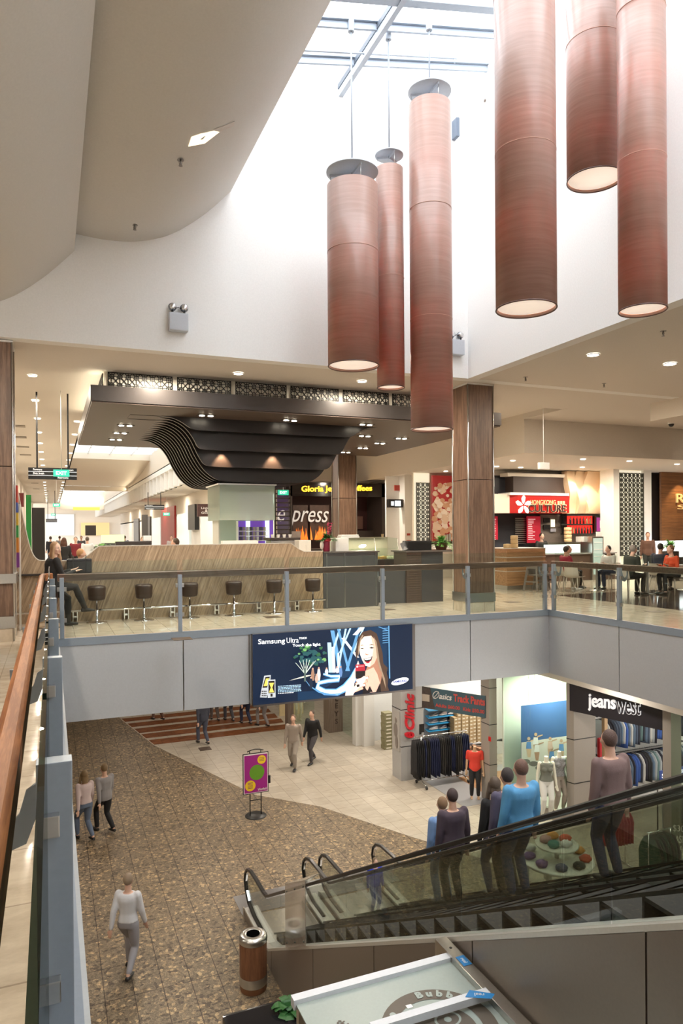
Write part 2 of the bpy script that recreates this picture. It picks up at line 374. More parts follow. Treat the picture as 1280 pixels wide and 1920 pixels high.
# ------------------------------------------------------------ skylight well
b = MB(); b.box(-6, 26, WY, WY+.25, CEI-.004, 12.4)
struct('wall_far', b, PLASTER)
struct('wall_right', MB().box(WX, WX+.25, -8, WY, CEI-.004, 12.8), PLASTER)
# upper ceiling
b = MB()
b.box(WX+.02, 13.0, -8, WY+.03, CEI, CEI+.12); b.box(13.0, 40, -8, 17.07, CEI, CEI+.12); b.box(-6, 13.0, WY+.02, 15.4, CEI, CEI+.12)
b.box(-6, -.0, 22.6, 110, 5.25, 5.35); b.box(-6, 12.9, 15.4, 22.6, 5.25, 5.35); b.box(0, .95, 22.6, 82, 5.25, 5.35)
b.box(5.5, 12.9, 22.6, 29.5, 5.25, 5.35); b.box(-6, 13, 15.38, 15.44, CEI+.01, 5.3)
b.box(0, 40, 82, 110, 5.25, 5.35)
b.box(12.88, 13.02, 15.3, 17.1, CEI-.003, 5.3)
struct('ceiling', b, SOFFIT)
# lower ceiling zone over the shops, with its bulkhead
b = MB(); b.box(12.92, 40, 17.1, 40, 4.1, 4.2); b.box(7.5, 12.9, 29.5, 40, 4.1, 4.2); b.box(5.75, 7.6, 24, 100, 4.1, 4.2)
struct('ceiling', b, SOFFIT)
b = MB(); b.box(12.89, 12.99, 17.06, 29.5, 4.09, 5.3); b.box(12.99, 40, 17.06, 17.16, 4.09, 5.15); b.box(7.5, 12.95, 29.43, 29.53, 4.09, 5.3)
struct('wall_bulkhead', b, BULK)
struct('trim_2', MB().box(14.5, 19, 6, 13.9, 4.64, CEI), BULK)
# saw-tooth bulkhead down the corridor
b = MB(); y = 24.0
while y < 100:
    b.prism([(5.55, y, 4.1), (5.75, y+1.5, 4.1), (5.75, y+1.5, 5.0), (5.55, y, 5.0)], (.15, 0, 0)); b.box(5.5, 5.75, y+1.44, y+1.5, 4.1, 5.0); y += 1.5
b.box(5.5, 5.76, 24, 100, 4.99, 5.3); b.box(5.5, 13, 23.95, 24.0, 5.0, 5.3)
struct('wall_corridor', b, PLASTER)
# ------------------------------------------------------------ curving plaster vaults over the left of the void
def arc_spline(pts, n=6):
    out = []; P = [Vector(p) for p in pts]
    for i in range(len(P)-1):
        p0 = P[max(i-1, 0)]; p1 = P[i]; p2 = P[i+1]; p3 = P[min(i+2, len(P)-1)]
        for k in range(n):
            t = k/n; out.append(.5*((2*p1)+(-p0+p2)*t+(2*p0-5*p1+4*p2-p3)*t*t+(-p0+3*p1-3*p2+p3)*t**3))
    return out+[P[-1]]
vr = arc_spline([(.43, 0, 6.99), (.95, 0, 6.96), (1.5, 0, 7.02), (2.06, 0, 7.23), (2.65, 0, 7.67), (3.17, 0, 8.20)])
vl = arc_spline([(-4.2, 0, 5.15), (-2.2, 0, 5.18), (-1.35, 0, 5.40), (-.75, 0, 5.68), (-.42, 0, 5.88), (-.0, 0, 6.24), (.42, 0, 6.69)])
def vault(name, prof, top):
    b = MB(); n = len(prof); Y0, Y1 = -8, 12.99; vs = []
    for p in prof: vs += [(p.x, Y0, p.z), (p.x, Y1, p.z)]
    b.add(vs, [(2*i, 2*i+1, 2*i+3, 2*i+2) for i in range(n-1)], True)
    a, e = prof[0], prof[-1]
    b.poly([(e.x, Y0, e.z), (e.x, Y1, e.z), (e.x, Y1, top), (e.x, Y0, top)]); b.poly([(a.x, Y1, a.z), (a.x, Y0, a.z), (a.x, Y0, top), (a.x, Y1, top)])
    b.poly([(a.x, Y0, top), (e.x, Y0, top), (e.x, Y1, top), (a.x, Y1, top)])
    b.poly([(p.x, Y0, p.z) for p in prof]+[(e.x, Y0, top), (a.x, Y0, top)])
    return b
VAULT = mat('vault_plaster', (.635, .61, .57), .75)
v1 = struct('ceiling_vault', vault('v', vr, 10.5), VAULT); v2 = struct('ceiling_vault', vault('v', vl, 10.3), VAULT)
# ------------------------------------------------------------ skylight roof
def roofz(x): return 10.62+(x-5.4)*.204
b = MB()
b.poly([(3.0, -8, roofz(3.0)+.16), (WX+.1, -8, roofz(WX+.1)+.16), (WX+.1, WY+.1, roofz(WX+.1)+.16), (3.0, WY+.1, roofz(3.0)+.16)])
o = b.build('window_1', SKYG); o['kind'] = 'structure'
b = MB()
for yb in (12.2, 11.2, 9.3, 8.3, 6.4, 5.4, 3.5, 2.5, .5, -.5):
    b.beam((3.0, yb, roofz(3.0)+.06), (WX, yb, roofz(WX)+.06), .05, .11)
    b.beam((3.0, yb-.03, roofz(3.0)+.15), (WX, yb-.03, roofz(WX)+.15), .09, .05)
b.beam((3.0, 10.35, roofz(3.0)-.0), (WX, 10.35, roofz(WX)-.0), .17, .2); b.beam((3.0, 4.4, roofz(3.0)), (WX, 4.4, roofz(WX)), .17, .2)
struct('trim_3', b, mat('skylight_bar_paint', (.33, .38, .45), .4))
b = MB(); b.beam((5.42, -8, 10.6), (5.42, WY, 10.6), .09, .22)
b.beam((7.9, -8, roofz(7.9)-.02), (7.9, 9.4, roofz(7.9)-.02), .09, .22)
struct('trim_4', b, mat('skylight_rafter_paint', (.42, .46, .52), .4))
b = MB(); b.beam((5.37, -8, 10.68), (5.37, WY, 10.68), .02, .1)
struct('trim_5', b, mat('dark_gasket', (.10, .12, .15), .5))
# sprinkler pipe under the glazing
o = MB().tube([(3.3, 11.75, roofz(3.3)-.05), (7.35, 11.75, roofz(7.35)-.05)], .018, 8).tube([(7.3, 11.75, roofz(7.3)-.05), (7.3, 11.75, roofz(7.3)-.15)], .015, 6).build('sprinkler_pipe', mat('skylight_rafter_paint', (.42, .46, .52), .4))
tag(o, 'thin white sprinkler pipe hung just under the skylight glazing bars', 'pipe')

# ------------------------------------------------------------ corridor shell: skylights, cross bulkheads, end wall, shop walls
b = MB()
for ya, yb in ((22.6, 43), (56, 82)):
    b.poly([(.95, ya, 6.5), (5.5, ya, 6.5), (5.5, yb, 6.5), (.95, yb, 6.5)])
o = b.build('window_2', mat('skylight_diffusing_panel', (.9, .95, 1), .4, emit=1.1, ec=(.93, .97, 1))); o['kind'] = 'structure'
b = MB(); b.box(.9, .95, 22.6, 82, 5.25, 6.6); b.box(5.5, 5.55, 22.6, 82, 5.25, 6.6); b.box(.9, 5.55, 22.55, 22.62, 5.25, 6.6)
b.prism([(.95, 43, 6.55), (.95, 43, 6.15), (.95, 47, 5.75), (.95, 51, 5.5), (.95, 56, 5.42), (.95, 56, 6.55)], (4.55, 0, 0))
b.box(.95, 5.5, 81.9, 82.1, 4.5, 6.6); b.box(.95, 5.5, 55.8, 56, 5.05, 5.4)
b.box(-6, 40, 100, 100.2, -.0, 5.3)
struct('wall_corridor', b, BULK)
b = MB()
for yb in (24, 26, 28, 30, 32, 34, 36, 38, 40, 42, 58, 62, 66, 70, 74, 78): b.box(.95, 5.5, yb, yb+.04, 6.38, 6.49)
for xb in (2.0, 3.2, 4.4): b.box(xb, xb+.04, 22.6, 43, 6.42, 6.49); b.box(xb, xb+.04, 56, 82, 6.42, 6.49)
struct('trim_6', b, mat('white_steel_paint', (.7, .74, .78), .4))
struct('wall_left', MB().box(-1.95, -1.75, 13.8, 85, 0, 5.3).box(-1.95, -1.75, 5, 8, 0, 0.01), BULK)
struct('wall_corridor_right', MB().box(7.5, 7.6, 30.2, 85, 2.9, 4.15), BULK)
# cove lamps of the corridor and the kiosk recess (concealed strip lamps)
area('cove_lamp', (5.35, 44, 5.2), .1, 130, (1, .85, .6), (0, PI/2, 0), sy=42)
for yy in (22.8, 81.0): area('cove_lamp', (3.2, yy+.3, 5.5), 4.2, 35, (1, .85, .6), (PI/2, 0, 0), sy=.1)
area('cove_lamp', (5.5, 15.28, 5.0), 9, 55, (1, .86, .62), (PI, 0, 0), sy=.08)
area('cove_lamp', (.9, 18, 4.85), .08, 14, (1, .86, .62), (PI, 0, 0), sy=6)
area('cove_lamp', (5.5, 18, 4.85), 7, 40, (1, .86, .62), (PI, 0, 0), sy=5)

# ------------------------------------------------------------ recessed downlights (each one a fitting; a lamp inside it)
LENS = em('warm_lamp_lens', (1, .93, .80), 9)
def downlight(x, y, z, label, r=.085, group=None, power=0, ring=True):
    t = thing('downlight', label, 'ceiling light', (x, y, z), group=group)
    MB().lathe([(r, -.012), (r, .0), (r*.99, .001)], (x, y, z), 20).build('lamp_lens', LENS, t)
    MB().tube([(x+r*1.12*math.cos(a*PI/10), y+r*1.12*math.sin(a*PI/10), z-.006) for a in range(20)], .011, 6, closed=True).build('trim_ring', WHITE, t)
    return t
first = None; far = 0
ys = [16.6+3.05*k for k in range(22)]
ORD = ['first', 'second', 'third', 'fourth', 'fifth', 'sixth', 'seventh', 'eighth', 'ninth', 'tenth', 'eleventh', 'twelfth', 'thirteenth', 'fourteenth', 'fifteenth', 'sixteenth', 'seventeenth', 'eighteenth', 'nineteenth', 'twentieth', 'twenty-first', 'twenty-second', 'twenty-third']
for k, y in enumerate(ys):
    lb_ = '%s round downlight from this end in the left row of the corridor ceiling' % ORD[k]
    if first is None: first = downlight(-.33, y, 5.24, lb_, group='left row of corridor downlights')
    else: copy_tree(first, (-.33, y, 5.24), label=lb_)
f2 = downlight(.78, 22.9, 5.24, 'first round downlight from this end of the row beside the corridor skylight', group='downlights beside the corridor skylight')
for k in range(1, 20): copy_tree(f2, (.80, 22.9+3.0*k, 5.24), label='%s round downlight from this end of the row beside the corridor skylight' % ORD[k])
downlight(11.36, 10.39, CEI-.01, 'bright round downlight at the right edge of the ceiling beside the void', .11)
downlight(9.41, 10.37, CEI-.01, 'round downlight with a wire guard in the ceiling beside the long pendants', .10)
downlight(3.6, 14.2, CEI-.01, 'round downlight above the patterned screens, over their second panel', .09)
downlight(6.3, 14.0, CEI-.01, 'round downlight above the patterned screens, behind the left pendant lamp', .09)
f3 = downlight(15.77, 19.89, 4.09, 'small round downlight in the low ceiling before the food shops', .08, 'food court downlights')
for k, (x, y) in enumerate(((15.8, 17.9), (17.74, 17.9), (20.2, 18.2), (13.9, 19.0), (17.8, 20.2), (14.6, 26.5), (13.9, 23.2))): copy_tree(f3, (x, y, 4.09), label='small round downlight in the low ceiling '+('under the hanging sensor', 'nearest the bulkhead, over the diners', 'rightmost of all', 'beside the walnut column', 'over the wavy timber panels', 'before the cream wall', 'before the food poster')[k])
for k, (x, y) in enumerate(((13.6, 20.6), (14.6, 20.9), (15.7, 21.0), (16.9, 21.1))): copy_tree(f3, (x, y, 4.09), label='%s bright downlight from the left above the red noodle shop sign' % ORD[k])['group'] = 'downlights over the red sign'
# lamps themselves (grouped glow of the downlights)
for y in range(17, 80, 6): ceil_area(-.33, y+.5, 5.18, 45 if y < 40 else 22, .3)
for y in range(26, 80, 8): ceil_area(6.6, y, 4.05, 36 if y < 40 else 20, .3)
for x, y, p in ((11.36, 10.39, 60), (11.36, 5, 60), (15, 12, 50), (18, 8, 50), (10.9, 14.5, 45), (15, 13.5, 45), (19, 13, 45), (12, 0, 50)): ceil_area(x, y, CEI-.05, p*1.5, .3)
for x, y in ((14, 19.5), (15.8, 19), (17.7, 18), (20.2, 18.2), (17.8, 20.2), (14.6, 26.5), (11.5, 26)): ceil_area(x, y, 4.02, 45, .25)
for x, y in ((2.0, 14.1), (6.3, 14.0), (9, 14.4), (-.9, 9), (-.9, 4)): ceil_area(x, y, CEI-.05, 45, .25)
# lower level
for x, y, p in ((2, 15, 55), (5.5, 15.5, 60), (8.3, 17, 70), (4, 20, 55), (7.5, 21, 70), (2, 25, 60), (6, 25, 60), (9, 26, 55), (3, 31, 70), (7, 31, 70), (0, 20, 50), (8.6, 14.3, 60)):
    ceil_area(x, y, -1.5, p*(.5 if y > 23 else 1), .35, (1, .88, .74))
for x, y, p in ((11.2, 9, 50), (11.2, 5, 50), (11.2, 12.3, 60), (12.3, 17.2, 150), (13.6, 16.6, 90), (12.5, 15, 90), (13.2, 12.7, 30), (14, 10, 55), (11.4, 21.5, 60)):
    ceil_area(x, y, -2.06 if x > 11.95 else -1.46, p*.6, .35, (1, .90, .78))
for x, y in ((-1.5, 3), (-1.5, 8), (-1.5, 12)): ceil_area(x, y, -1.7, 40, .4)
# ------------------------------------------------------------ balustrades round the void
GT = 1.33
def post(x, y, w, d, label, group, arm):              # arm: direction towards the walkway
    t = thing('balustrade_post', label, 'railing post', (x, y, 0), group=group)
    MB().rbox(x-w/2, x+w/2, y-d/2, y+d/2, .03, 1.06, .004).build('upright', BLUE, t)
    ax, ay = arm; pr = [(0, .88), (.03, .80), (.09, .78), (.15, .82), (.175, .90), (.18, 1.0), (.15, 1.0), (.145, .92), (.12, .87), (.08, .86), (.05, .9), (.03, .97), (0, .99)]
    px_, py_ = -ay*.008, ax*.008
    MB().prism([(x+ax*(w/2 if ax else 0)+ax*a-px_, y+ay*d/2+ay*a-py_, z) for a, z in pr], (2*px_, 2*py_, 0)).build('rail_bracket', BLUE, t)
    for zz in (.30, .83):
      for sg in (-1, 1):
        c = MB(); a0, a1 = (.035, .075) if sg > 0 else (-.075, -.035)
        if ax: c.rbox(x-.03, x+.015, y+a0, y+a1, zz, zz+.07, .004)
        else: c.rbox(x+a0, x+a1, y-.01, y+.03, zz, zz+.07, .004)
        c.build('glass_clamp', STEEL, t)
    return t
hp = [(-.062, -.022), (-.05, -.042), (.05, -.042), (.062, -.022), (.062, .02), (.045, .042), (-.045, .042), (-.062, .02)]
# left run, nearest the camera
ly = (.45, 2.50, 4.60, 6.68, 8.83, 11.0, 12.70)
for i, y in enumerate(ly):
    post(.005, y, .11, .075, 'blue grey steel post under the left timber handrail, %s along from the camera' % ORD[i], 'posts of the left balustrade', (-1, 0))
for i, y in enumerate(ly[:-1]):
    tag(MB().box(-.030, -.016, (y if i else -1)+.05, ly[i+1]-.05, .06, 1.27).build('glass_panel', CLEARG), 'glass panel seen edge on under the left timber handrail, %s along from the camera' % ORD[i], 'glass panel', 'glass panels of the left balustrade')
tag(MB().sweep([(-.135, -1.5, 1.08), (-.135, 12.6, 1.08), (-.11, 12.85, 1.08), (.0, 12.99, 1.08)], hp, (0, 0, 1)).build('handrail', HANDW), 'thick varnished timber handrail running along the left balustrade', 'handrail')
# far run and right run
fx = [.17, 2.15, 4.17, 6.20, 8.22, 10.24]
for i, x in enumerate(fx): post(x, VY1, .07, .075, 'slim grey steel post of the far balustrade, %s from the left' % ORD[i], 'posts of the far balustrade', (0, 1))
for i, (a, c) in enumerate(zip(fx, fx[1:])):
    tag(MB().box(a+.05, c-.05, VY1-.006, VY1+.006, .05, GT).build('glass_panel', CLEAR), 'clear glass panel of the far balustrade by the coffee bar, %s from the left' % ORD[i], 'glass panel', 'glass panels of the far balustrade')
tag(MB().sweep([(.10, VY1+.185, 1.055), (10.42, VY1+.185, 1.055)], hp, (0, 0, 1)).build('handrail', HANDD), 'dark timber handrail along the far balustrade by the coffee bar', 'handrail')
ry = [12.68, 10.72, 8.7, 6.7, 4.7, 2.7]
for i, y in enumerate(ry): post(VX1, y, .075, .07, 'grey steel post of the right balustrade before the diners, %s from the far corner' % ORD[i], 'posts of the right balustrade', (1, 0))
for i, (a, c) in enumerate(zip(ry, ry[1:])):
    tag(MB().box(VX1-.006, VX1+.006, c+.05, a-.05, .05, GT).build('glass_panel', CLEAR), 'clear glass panel of the right balustrade before the diners, %s from the far corner' % ORD[i], 'glass panel', 'glass panels of the right balustrade')
tag(MB().sweep([(VX1+.185, 12.95, 1.055), (VX1+.185, 1.0, 1.055)], hp, (0, 0, 1)).build('handrail', HANDD), 'dark timber handrail along the right balustrade by the diners', 'handrail')

# ------------------------------------------------------------ timber clad columns
def column(x0, x1, y0, y1, z1, label):
    t = thing('clad_column', label, 'column', ((x0+x1)/2, (y0+y1)/2, 0))
    MB().box(x0+.012, x1-.012, y0+.012, y1-.012, .42, 2.95).box(x0+.012, x1-.012, y0+.012, y1-.012, 2.965, z1-.02).build('veneer_cladding', VENV, t)
    c = MB()
    for x, y in ((x0, y0), (x1, y0), (x0, y1), (x1, y1)): c.tube([(x, y, .0), (x, y, z1-.02)], .016, 8)
    c.build('corner_trim', STEEL, t)
    MB().box(x0-.02, x1+.02, y0-.02, y1+.02, .22, .42).build('kick_band', STEEL, t)
    MB().box(x0-.005, x1+.005, y0-.005, y1+.005, 0, .22).build('stone_base', TILEU, t)
    MB().box(x0-.02, x1+.02, y0-.02, y1+.02, z1-.03, z1).build('head_trim', WHITE, t)
    return t
column(8.57, 9.24, 13.35, 14.0, CEI, 'tall walnut clad column standing behind the far balustrade')
c = column(-1.25, -.58, 13.12, 13.8, CEI-.02, 'dark walnut clad column at the left edge beyond the handrail')
MB().box(-1.29, -.54, 13.08, 13.84, .98, 1.14).build('steel_band', STEEL, c)
column(9.0, 9.66, 22, 22.6, 5.25, 'slimmer walnut clad column behind the kiosk, before the coffee shop sign')

# ------------------------------------------------------------ lightbox advertisement on the slab edge
LX0, LX1, LZ0, LZ1, LY = 3.46, 6.86, -1.44, -.085, 12.70
t = thing('lightbox_sign', 'wide lit phone advertisement mounted on the grey slab edge', 'advertisement', ((LX0+LX1)/2, LY, LZ0))
MB().box(LX0, LX1, LY, VY1-.02, LZ0, LZ1).build('housing', mat('bronze_metal', (.22, .19, .17), .35, .8), t)
def A(u, v, k=0): p = py(u, v, LY-.004-.0012*k); return p
def ap(x, y): return (440+x/3.556, 1140+y/3.556)     # read off an enlargement of the poster
NAVY = em('backlit_navy', (.003, .010, .030), .8)
art = MB(); lay = [0]
def P_(m, pts, k=None):
    lay[0] += 1; kk = lay[0] if k is None else k
    art.mat(m); art.poly([A(*ap(x, y), kk) for x, y in pts])
P_(NAVY, [(118, 178), (1183, 106), (1186, 540), (122, 650)])
e = lambda n, c, s=1.0: em('backlit_'+n, c, s*.42)
mid = e('mid_blue', (.008, .04, .10)); lb = e('light_blue', (.16, .42, .72)); pale = e('pale_blue', (.55, .8, 1), 1.2); wh = e('white', (1, 1, 1), 1.3)
P_(mid, [(640, 145), (1020, 119), (1020, 420), (700, 470), (560, 560), (540, 500), (640, 430)])
P_(mid, [(420, 560), (700, 540), (700, 590), (420, 618)])
for x0, x1, y0, y1, wd, m in ((650, 700, 150, 400, 26, lb), (700, 640, 140, 330, 14, pale), (690, 760, 140, 420, 16, lb), (740, 690, 138, 400, 12, pale), (720, 820, 200, 330, 20, wh), (770, 700, 136, 300, 12, pale), (830, 745, 130, 420, 18, lb), (860, 790, 128, 300, 12, pale), (850, 800, 128, 180, 30, wh), (630, 640, 230, 430, 26, pale), (655, 662, 260, 430, 18, wh), (690, 690, 300, 430, 10, wh), (960, 1020, 125, 150, 14, lb)):
    P_(m, [(x0-wd/2, y0), (x0+wd/2, y0), (x1+wd/2, y1), (x1-wd/2, y1)])
for k in range(7): P_(lb, [(985, 135+k*16), (1022, 131+k*16), (1022, 136+k*16), (985, 140+k*16)])
P_(lb, [(1022, 118), (1030, 118), (1036, 470), (1028, 470)])
# swirl of light
def swirl(pts, wd, m):
    n = len(pts); up = []; dn = []
    for i, (x, y) in enumerate(pts):
        tx = pts[min(i+1, n-1)][0]-pts[max(i-1, 0)][0]; ty = pts[min(i+1, n-1)][1]-pts[max(i-1, 0)][1]; L = math.hypot(tx, ty) or 1
        ww = wd[i] if isinstance(wd, list) else wd
        up.append((x-ty/L*ww, y+tx/L*ww)); dn.append((x+ty/L*ww, y-tx/L*ww))
    for i in range(n-1): P_(m, [up[i], up[i+1], dn[i+1], dn[i]], lay[0] if i else None)
c1 = [(590, 440), (640, 455), (700, 455), (690, 480), (620, 487), (560, 500), (550, 530), (600, 560), (680, 562), (740, 530), (790, 470), (810, 400)]
swirl(c1, [8, 10, 14, 16, 14, 14, 18, 22, 24, 28, 26, 10], lb); swirl(c1, [3, 5, 8, 9, 8, 9, 12, 15, 17, 20, 20, 6], pale); swirl(c1, [1, 2, 4, 5, 4, 5, 8, 10, 12, 14, 14, 3], wh)
swirl([(470, 480), (500, 520), (560, 560), (640, 578), (700, 570)], [1, 3, 5, 5, 2], lb)
P_(e('warm_white', (1, .95, .8)), [(360, 485), (470, 450), (540, 440), (470, 462)])
# tree
tg = [e('leaf', (.04, .16, .06)), e('leaf_lit', (.22, .5, .16)), e('leaf_blue', (.03, .12, .13))]; rnd = random.Random(3)
for k in range(46):
    a = rnd.uniform(0, 2*PI); rr = rnd.uniform(.2, 1); x = 500+rr*108*math.cos(a); y = 315+rr*75*math.sin(a)
    if y > 390 and 440 < x < 560: continue
    s = rnd.uniform(9, 24); P_(tg[k % 3 if rr > .5 else 2], [(x+s*math.cos(q*PI/4+a)*rnd.uniform(.6, 1.1), y+s*.75*math.sin(q*PI/4+a)*rnd.uniform(.6, 1.1)) for q in range(8)])
brk = e('branch', (.75, .85, .75))
for x, y in ((405, 365), (430, 350), (455, 345), (500, 345), (525, 358), (540, 350), (480, 340)): P_(brk, [(466, 440), (x-2, y), (x+2, y), (472, 440)])
P_(e('trunk', (.12, .17, .15)), [(462, 400), (474, 400), (474, 490), (462, 490)])
# small figures in the park
for x, y, h, c in ((520, 410, 75, (.45, .25, .16)), (560, 405, 80, (.9, .85, .8)), (545, 450, 50, (.7, .5, .4)), (612, 408, 36, (.75, .9, 1)), (682, 400, 34, (.8, .8, .9)), (706, 398, 60, (.16, .3, .6)), (508, 470, 70, (.02, .03, .06))):
    m = e('figure_%d' % x, c); P_(m, [(x-7, y), (x+7, y), (x+12, y+h*.5), (x+7, y+h), (x-5, y+h), (x-12, y+h*.5)]); P_(e('skin_dim', (.7, .42, .3)), [(x+6*math.cos(q), y-5+7*math.sin(q)) for q in [i*PI/4 for i in range(8)]])
# laughing woman with a red phone
hair = e('hair_brown', (.10, .055, .035)); hair2 = e('hair_light', (.42, .30, .20)); skin = e('skin', (.93, .62, .47), 1.05); skin2 = e('skin_light', (1, .86, .76), 1.1); skin3 = e('skin_shade', (.55, .27, .17))
P_(hair, [(812, 250), (820, 205), (850, 160), (905, 146), (945, 170), (965, 230), (985, 300), (990, 370), (1020, 400), (1012, 430), (1022, 470), (1018, 520), (1030, 552), (955, 560), (930, 470), (900, 300), (850, 200), (825, 280), (812, 350), (804, 300)])
P_(skin3, [(880, 395), (950, 330), (975, 400), (985, 430), (960, 560), (880, 562), (860, 470)])
P_(skin, [(868, 420), (925, 395), (950, 440), (968, 500), (960, 560), (870, 566)])
P_(skin2, [(735, 585), (745, 520), (790, 440), (822, 350), (838, 400), (800, 470), (790, 582)])
P_(skin2, [(826, 250), (838, 205), (870, 175), (905, 180), (935, 215), (945, 270), (948, 330), (930, 370), (900, 393), (870, 385), (850, 350), (835, 310)])
P_(skin, [(905, 182), (935, 215), (945, 270), (948, 330), (930, 370), (900, 393), (915, 330), (925, 270)])
P_(hair, [(850, 160), (905, 146), (940, 175), (905, 185), (862, 190), (832, 225), (820, 300), (815, 240)])
P_(hair2, [(835, 205), (850, 178), (858, 182), (838, 222), (828, 300), (820, 330), (822, 260)])
P_(hair2, [(925, 190), (945, 225), (957, 300), (965, 360), (985, 430), (970, 420), (950, 350), (940, 260)])
P_(hair2, [(975, 400), (1000, 470), (1008, 540), (995, 500), (980, 450)])
dk = e('dark', (.02, .012, .012)); red = e('red', (.55, .03, .05))
P_(dk, [(836, 272), (848, 266), (864, 270), (850, 274)]); P_(dk, [(896, 266), (912, 260), (930, 266), (912, 270)])
P_(hair, [(834, 254), (848, 246), (864, 250), (848, 250)]); P_(hair, [(894, 248), (912, 240), (932, 248), (912, 246)])
P_(skin3, [(872, 300), (880, 310), (894, 308), (886, 315), (872, 312)])
P_(dk, [(858, 338), (885, 334), (918, 322), (910, 350), (888, 366), (868, 358)]); P_(wh, [(862, 339), (886, 336), (912, 327), (904, 342), (880, 348), (866, 346)]); P_(red, [(868, 356), (890, 358), (908, 346), (896, 366), (880, 368)])
P_(dk, [(880, 560), (900, 520), (920, 560)]); P_(dk, [(862, 520), (880, 548), (905, 562), (868, 572), (850, 574)]); P_(dk, [(940, 562), (968, 500), (975, 558)])
P_(red, [(804, 378), (868, 374), (870, 418), (805, 422)]); P_(dk, [(805, 422), (870, 418), (868, 464), (806, 470)]); P_(wh, [(810, 386), (822, 385), (822, 396), (810, 397)]); P_(e('pink', (.9, .3, .3)), [(826, 385), (860, 383), (860, 390), (826, 392)])
for k, (x, y, l) in enumerate(((806, 478, 86), (802, 502, 80), (796, 526, 76), (784, 548, 70))):
    P_(skin3, [(x, y-3), (x+l, y-26), (x+l+4, y-8), (x+4, y+20)]); P_(skin2 if k % 2 == 0 else skin, [(x, y), (x+l-4, y-22), (x+l, y-8), (x+8, y+17)])
P_(skin2, [(838, 470), (862, 452), (880, 462), (860, 500), (800, 560), (790, 576), (780, 560), (800, 520)]); P_(dk, [(812, 512), (830, 508), (832, 524), (814, 528)])
# two phones, small print, logo oval
sv = e('silver', (.62, .66, .7)); P_(sv, [(196, 452), (240, 447), (232, 545), (212, 598), (168, 596), (178, 540)]); P_(dk, [(204, 460), (234, 458), (216, 530), (184, 532)]); P_(e('yellow', (.9, .75, .15)), [(208, 470), (228, 468), (216, 520), (192, 522)])
for r in range(3):
    for q in range(3): P_(dk, [(180+q*12, 552+r*14), (188+q*12, 552+r*14), (187+q*12, 560+r*14), (179+q*12, 560+r*14)])
P_(sv, [(218, 480), (270, 476), (272, 596), (220, 600)]); P_(dk, [(224, 488), (265, 485), (266, 565), (225, 568)]); P_(e('yellow', (.9, .75, .15)), [(228, 500), (262, 498), (250, 530), (262, 562), (228, 564), (240, 530)]); P_(dk, [(238, 572), (252, 571), (252, 590), (238, 591)])
for r in range(6):
    y = 520+r*9.5; x = 288
    while x < (436 if r < 5 else 386):
        l = rnd.uniform(6, 20); P_(wh if r == 5 else pale, [(x, y-(x-288)*.06), (x+l, y-(x+l-288)*.06), (x+l, y+4.5-(x+l-288)*.06), (x, y+4.5-(x-288)*.06)], 95); x += l+3
P_(wh, [(1101+58*math.cos(q*PI/12), 489-q*0+22*math.sin(q*PI/12)-14*math.cos(q*PI/12)) for q in range(24)])
lay[0] += 2
art.build('poster_face', None, t)
LH = em('backlit_text', (1, 1, 1), 1.2)
def at_text(s, x0, y0, x1, y1, h, m=LH, **k):
    kk = lay[0]+2; a = A(*ap(x0, y0), kk); c = A(*ap(x1, y1), kk); h = h/3.556*((a-EYEP).dot(FW))/F_PX
    return fit_text(s, m, a, c, h, out=.003, parent=t, ext=.001, **k)
at_text('Samsung', 156, 230, 334, 222, 42, bold=.004); at_text('Ultra', 345, 216, 425, 214, 34, bold=-.008); at_text('TOUCH', 428, 202, 478, 199, 14, bold=.01)
at_text('Touch the light', 385, 252, 570, 244, 24, bold=.006); at_text('SAMSUNG', 1055, 492, 1145, 484, 14, m=em('backlit_navy_text', (.02, .05, .3), .5), bold=.02)
# ------------------------------------------------------------ figures: lofted bodies fused into one continuous skin
def remesh(mb, name, m, vox, smooth=4):
    me = bpy.data.meshes.new('raw'); me.from_pydata([tuple(v) for v in mb.v], [], mb.f); me.update()
    o = bpy.data.objects.new('raw', me); COL.objects.link(o)
    r = o.modifiers.new('r', 'REMESH'); r.mode = 'VOXEL'; r.voxel_size = vox
    s_ = o.modifiers.new('s', 'SMOOTH'); s_.factor = .5; s_.iterations = smooth
    dg = bpy.context.evaluated_depsgraph_get(); out = bpy.data.meshes.new_from_object(o.evaluated_get(dg)); out.name = name
    bpy.data.objects.remove(o); bpy.data.meshes.remove(me)
    out.materials.clear(); out.materials.append(m)
    out.polygons.foreach_set('use_smooth', [True]*len(out.polygons)); return out
def two_bone(a, c, l1, l2, pole):
    a, c, pole = Vector(a), Vector(c), Vector(pole); d = c-a; L = d.length
    if L > (l1+l2)*.995: c = a+d.normalized()*(l1+l2)*.995; d = c-a; L = d.length
    x = (l1*l1-l2*l2+L*L)/(2*L); h = math.sqrt(max(l1*l1-x*x, 0)); n = d.normalized(); p = (pole-n*pole.dot(n)).normalized()
    return a+n*x+p*h, c
def loft(b, rings, seg=16):
    vs = []
    for c, r, f, rx, ry in rings:
        for k in range(seg):
            a = 2*PI*k/seg; ca, sa = math.cos(a), math.sin(a)
            vs.append(Vector(c)+r*rx*math.copysign(abs(ca)**.85, ca)+f*ry*math.copysign(abs(sa)**.85, sa))
    n = len(rings); fs = [(i*seg+k, i*seg+(k+1) % seg, (i+1)*seg+(k+1) % seg, (i+1)*seg+k) for i in range(n-1) for k in range(seg)]
    fs += [list(range(seg))[::-1], [(n-1)*seg+k for k in range(seg)]]; b.add(vs, fs, True)
def limb(b, pts, rs, seg=12):
    b.tube(pts, rs, seg)
    for p, r in zip(pts, rs): b.ball(p, r, 10, 6)
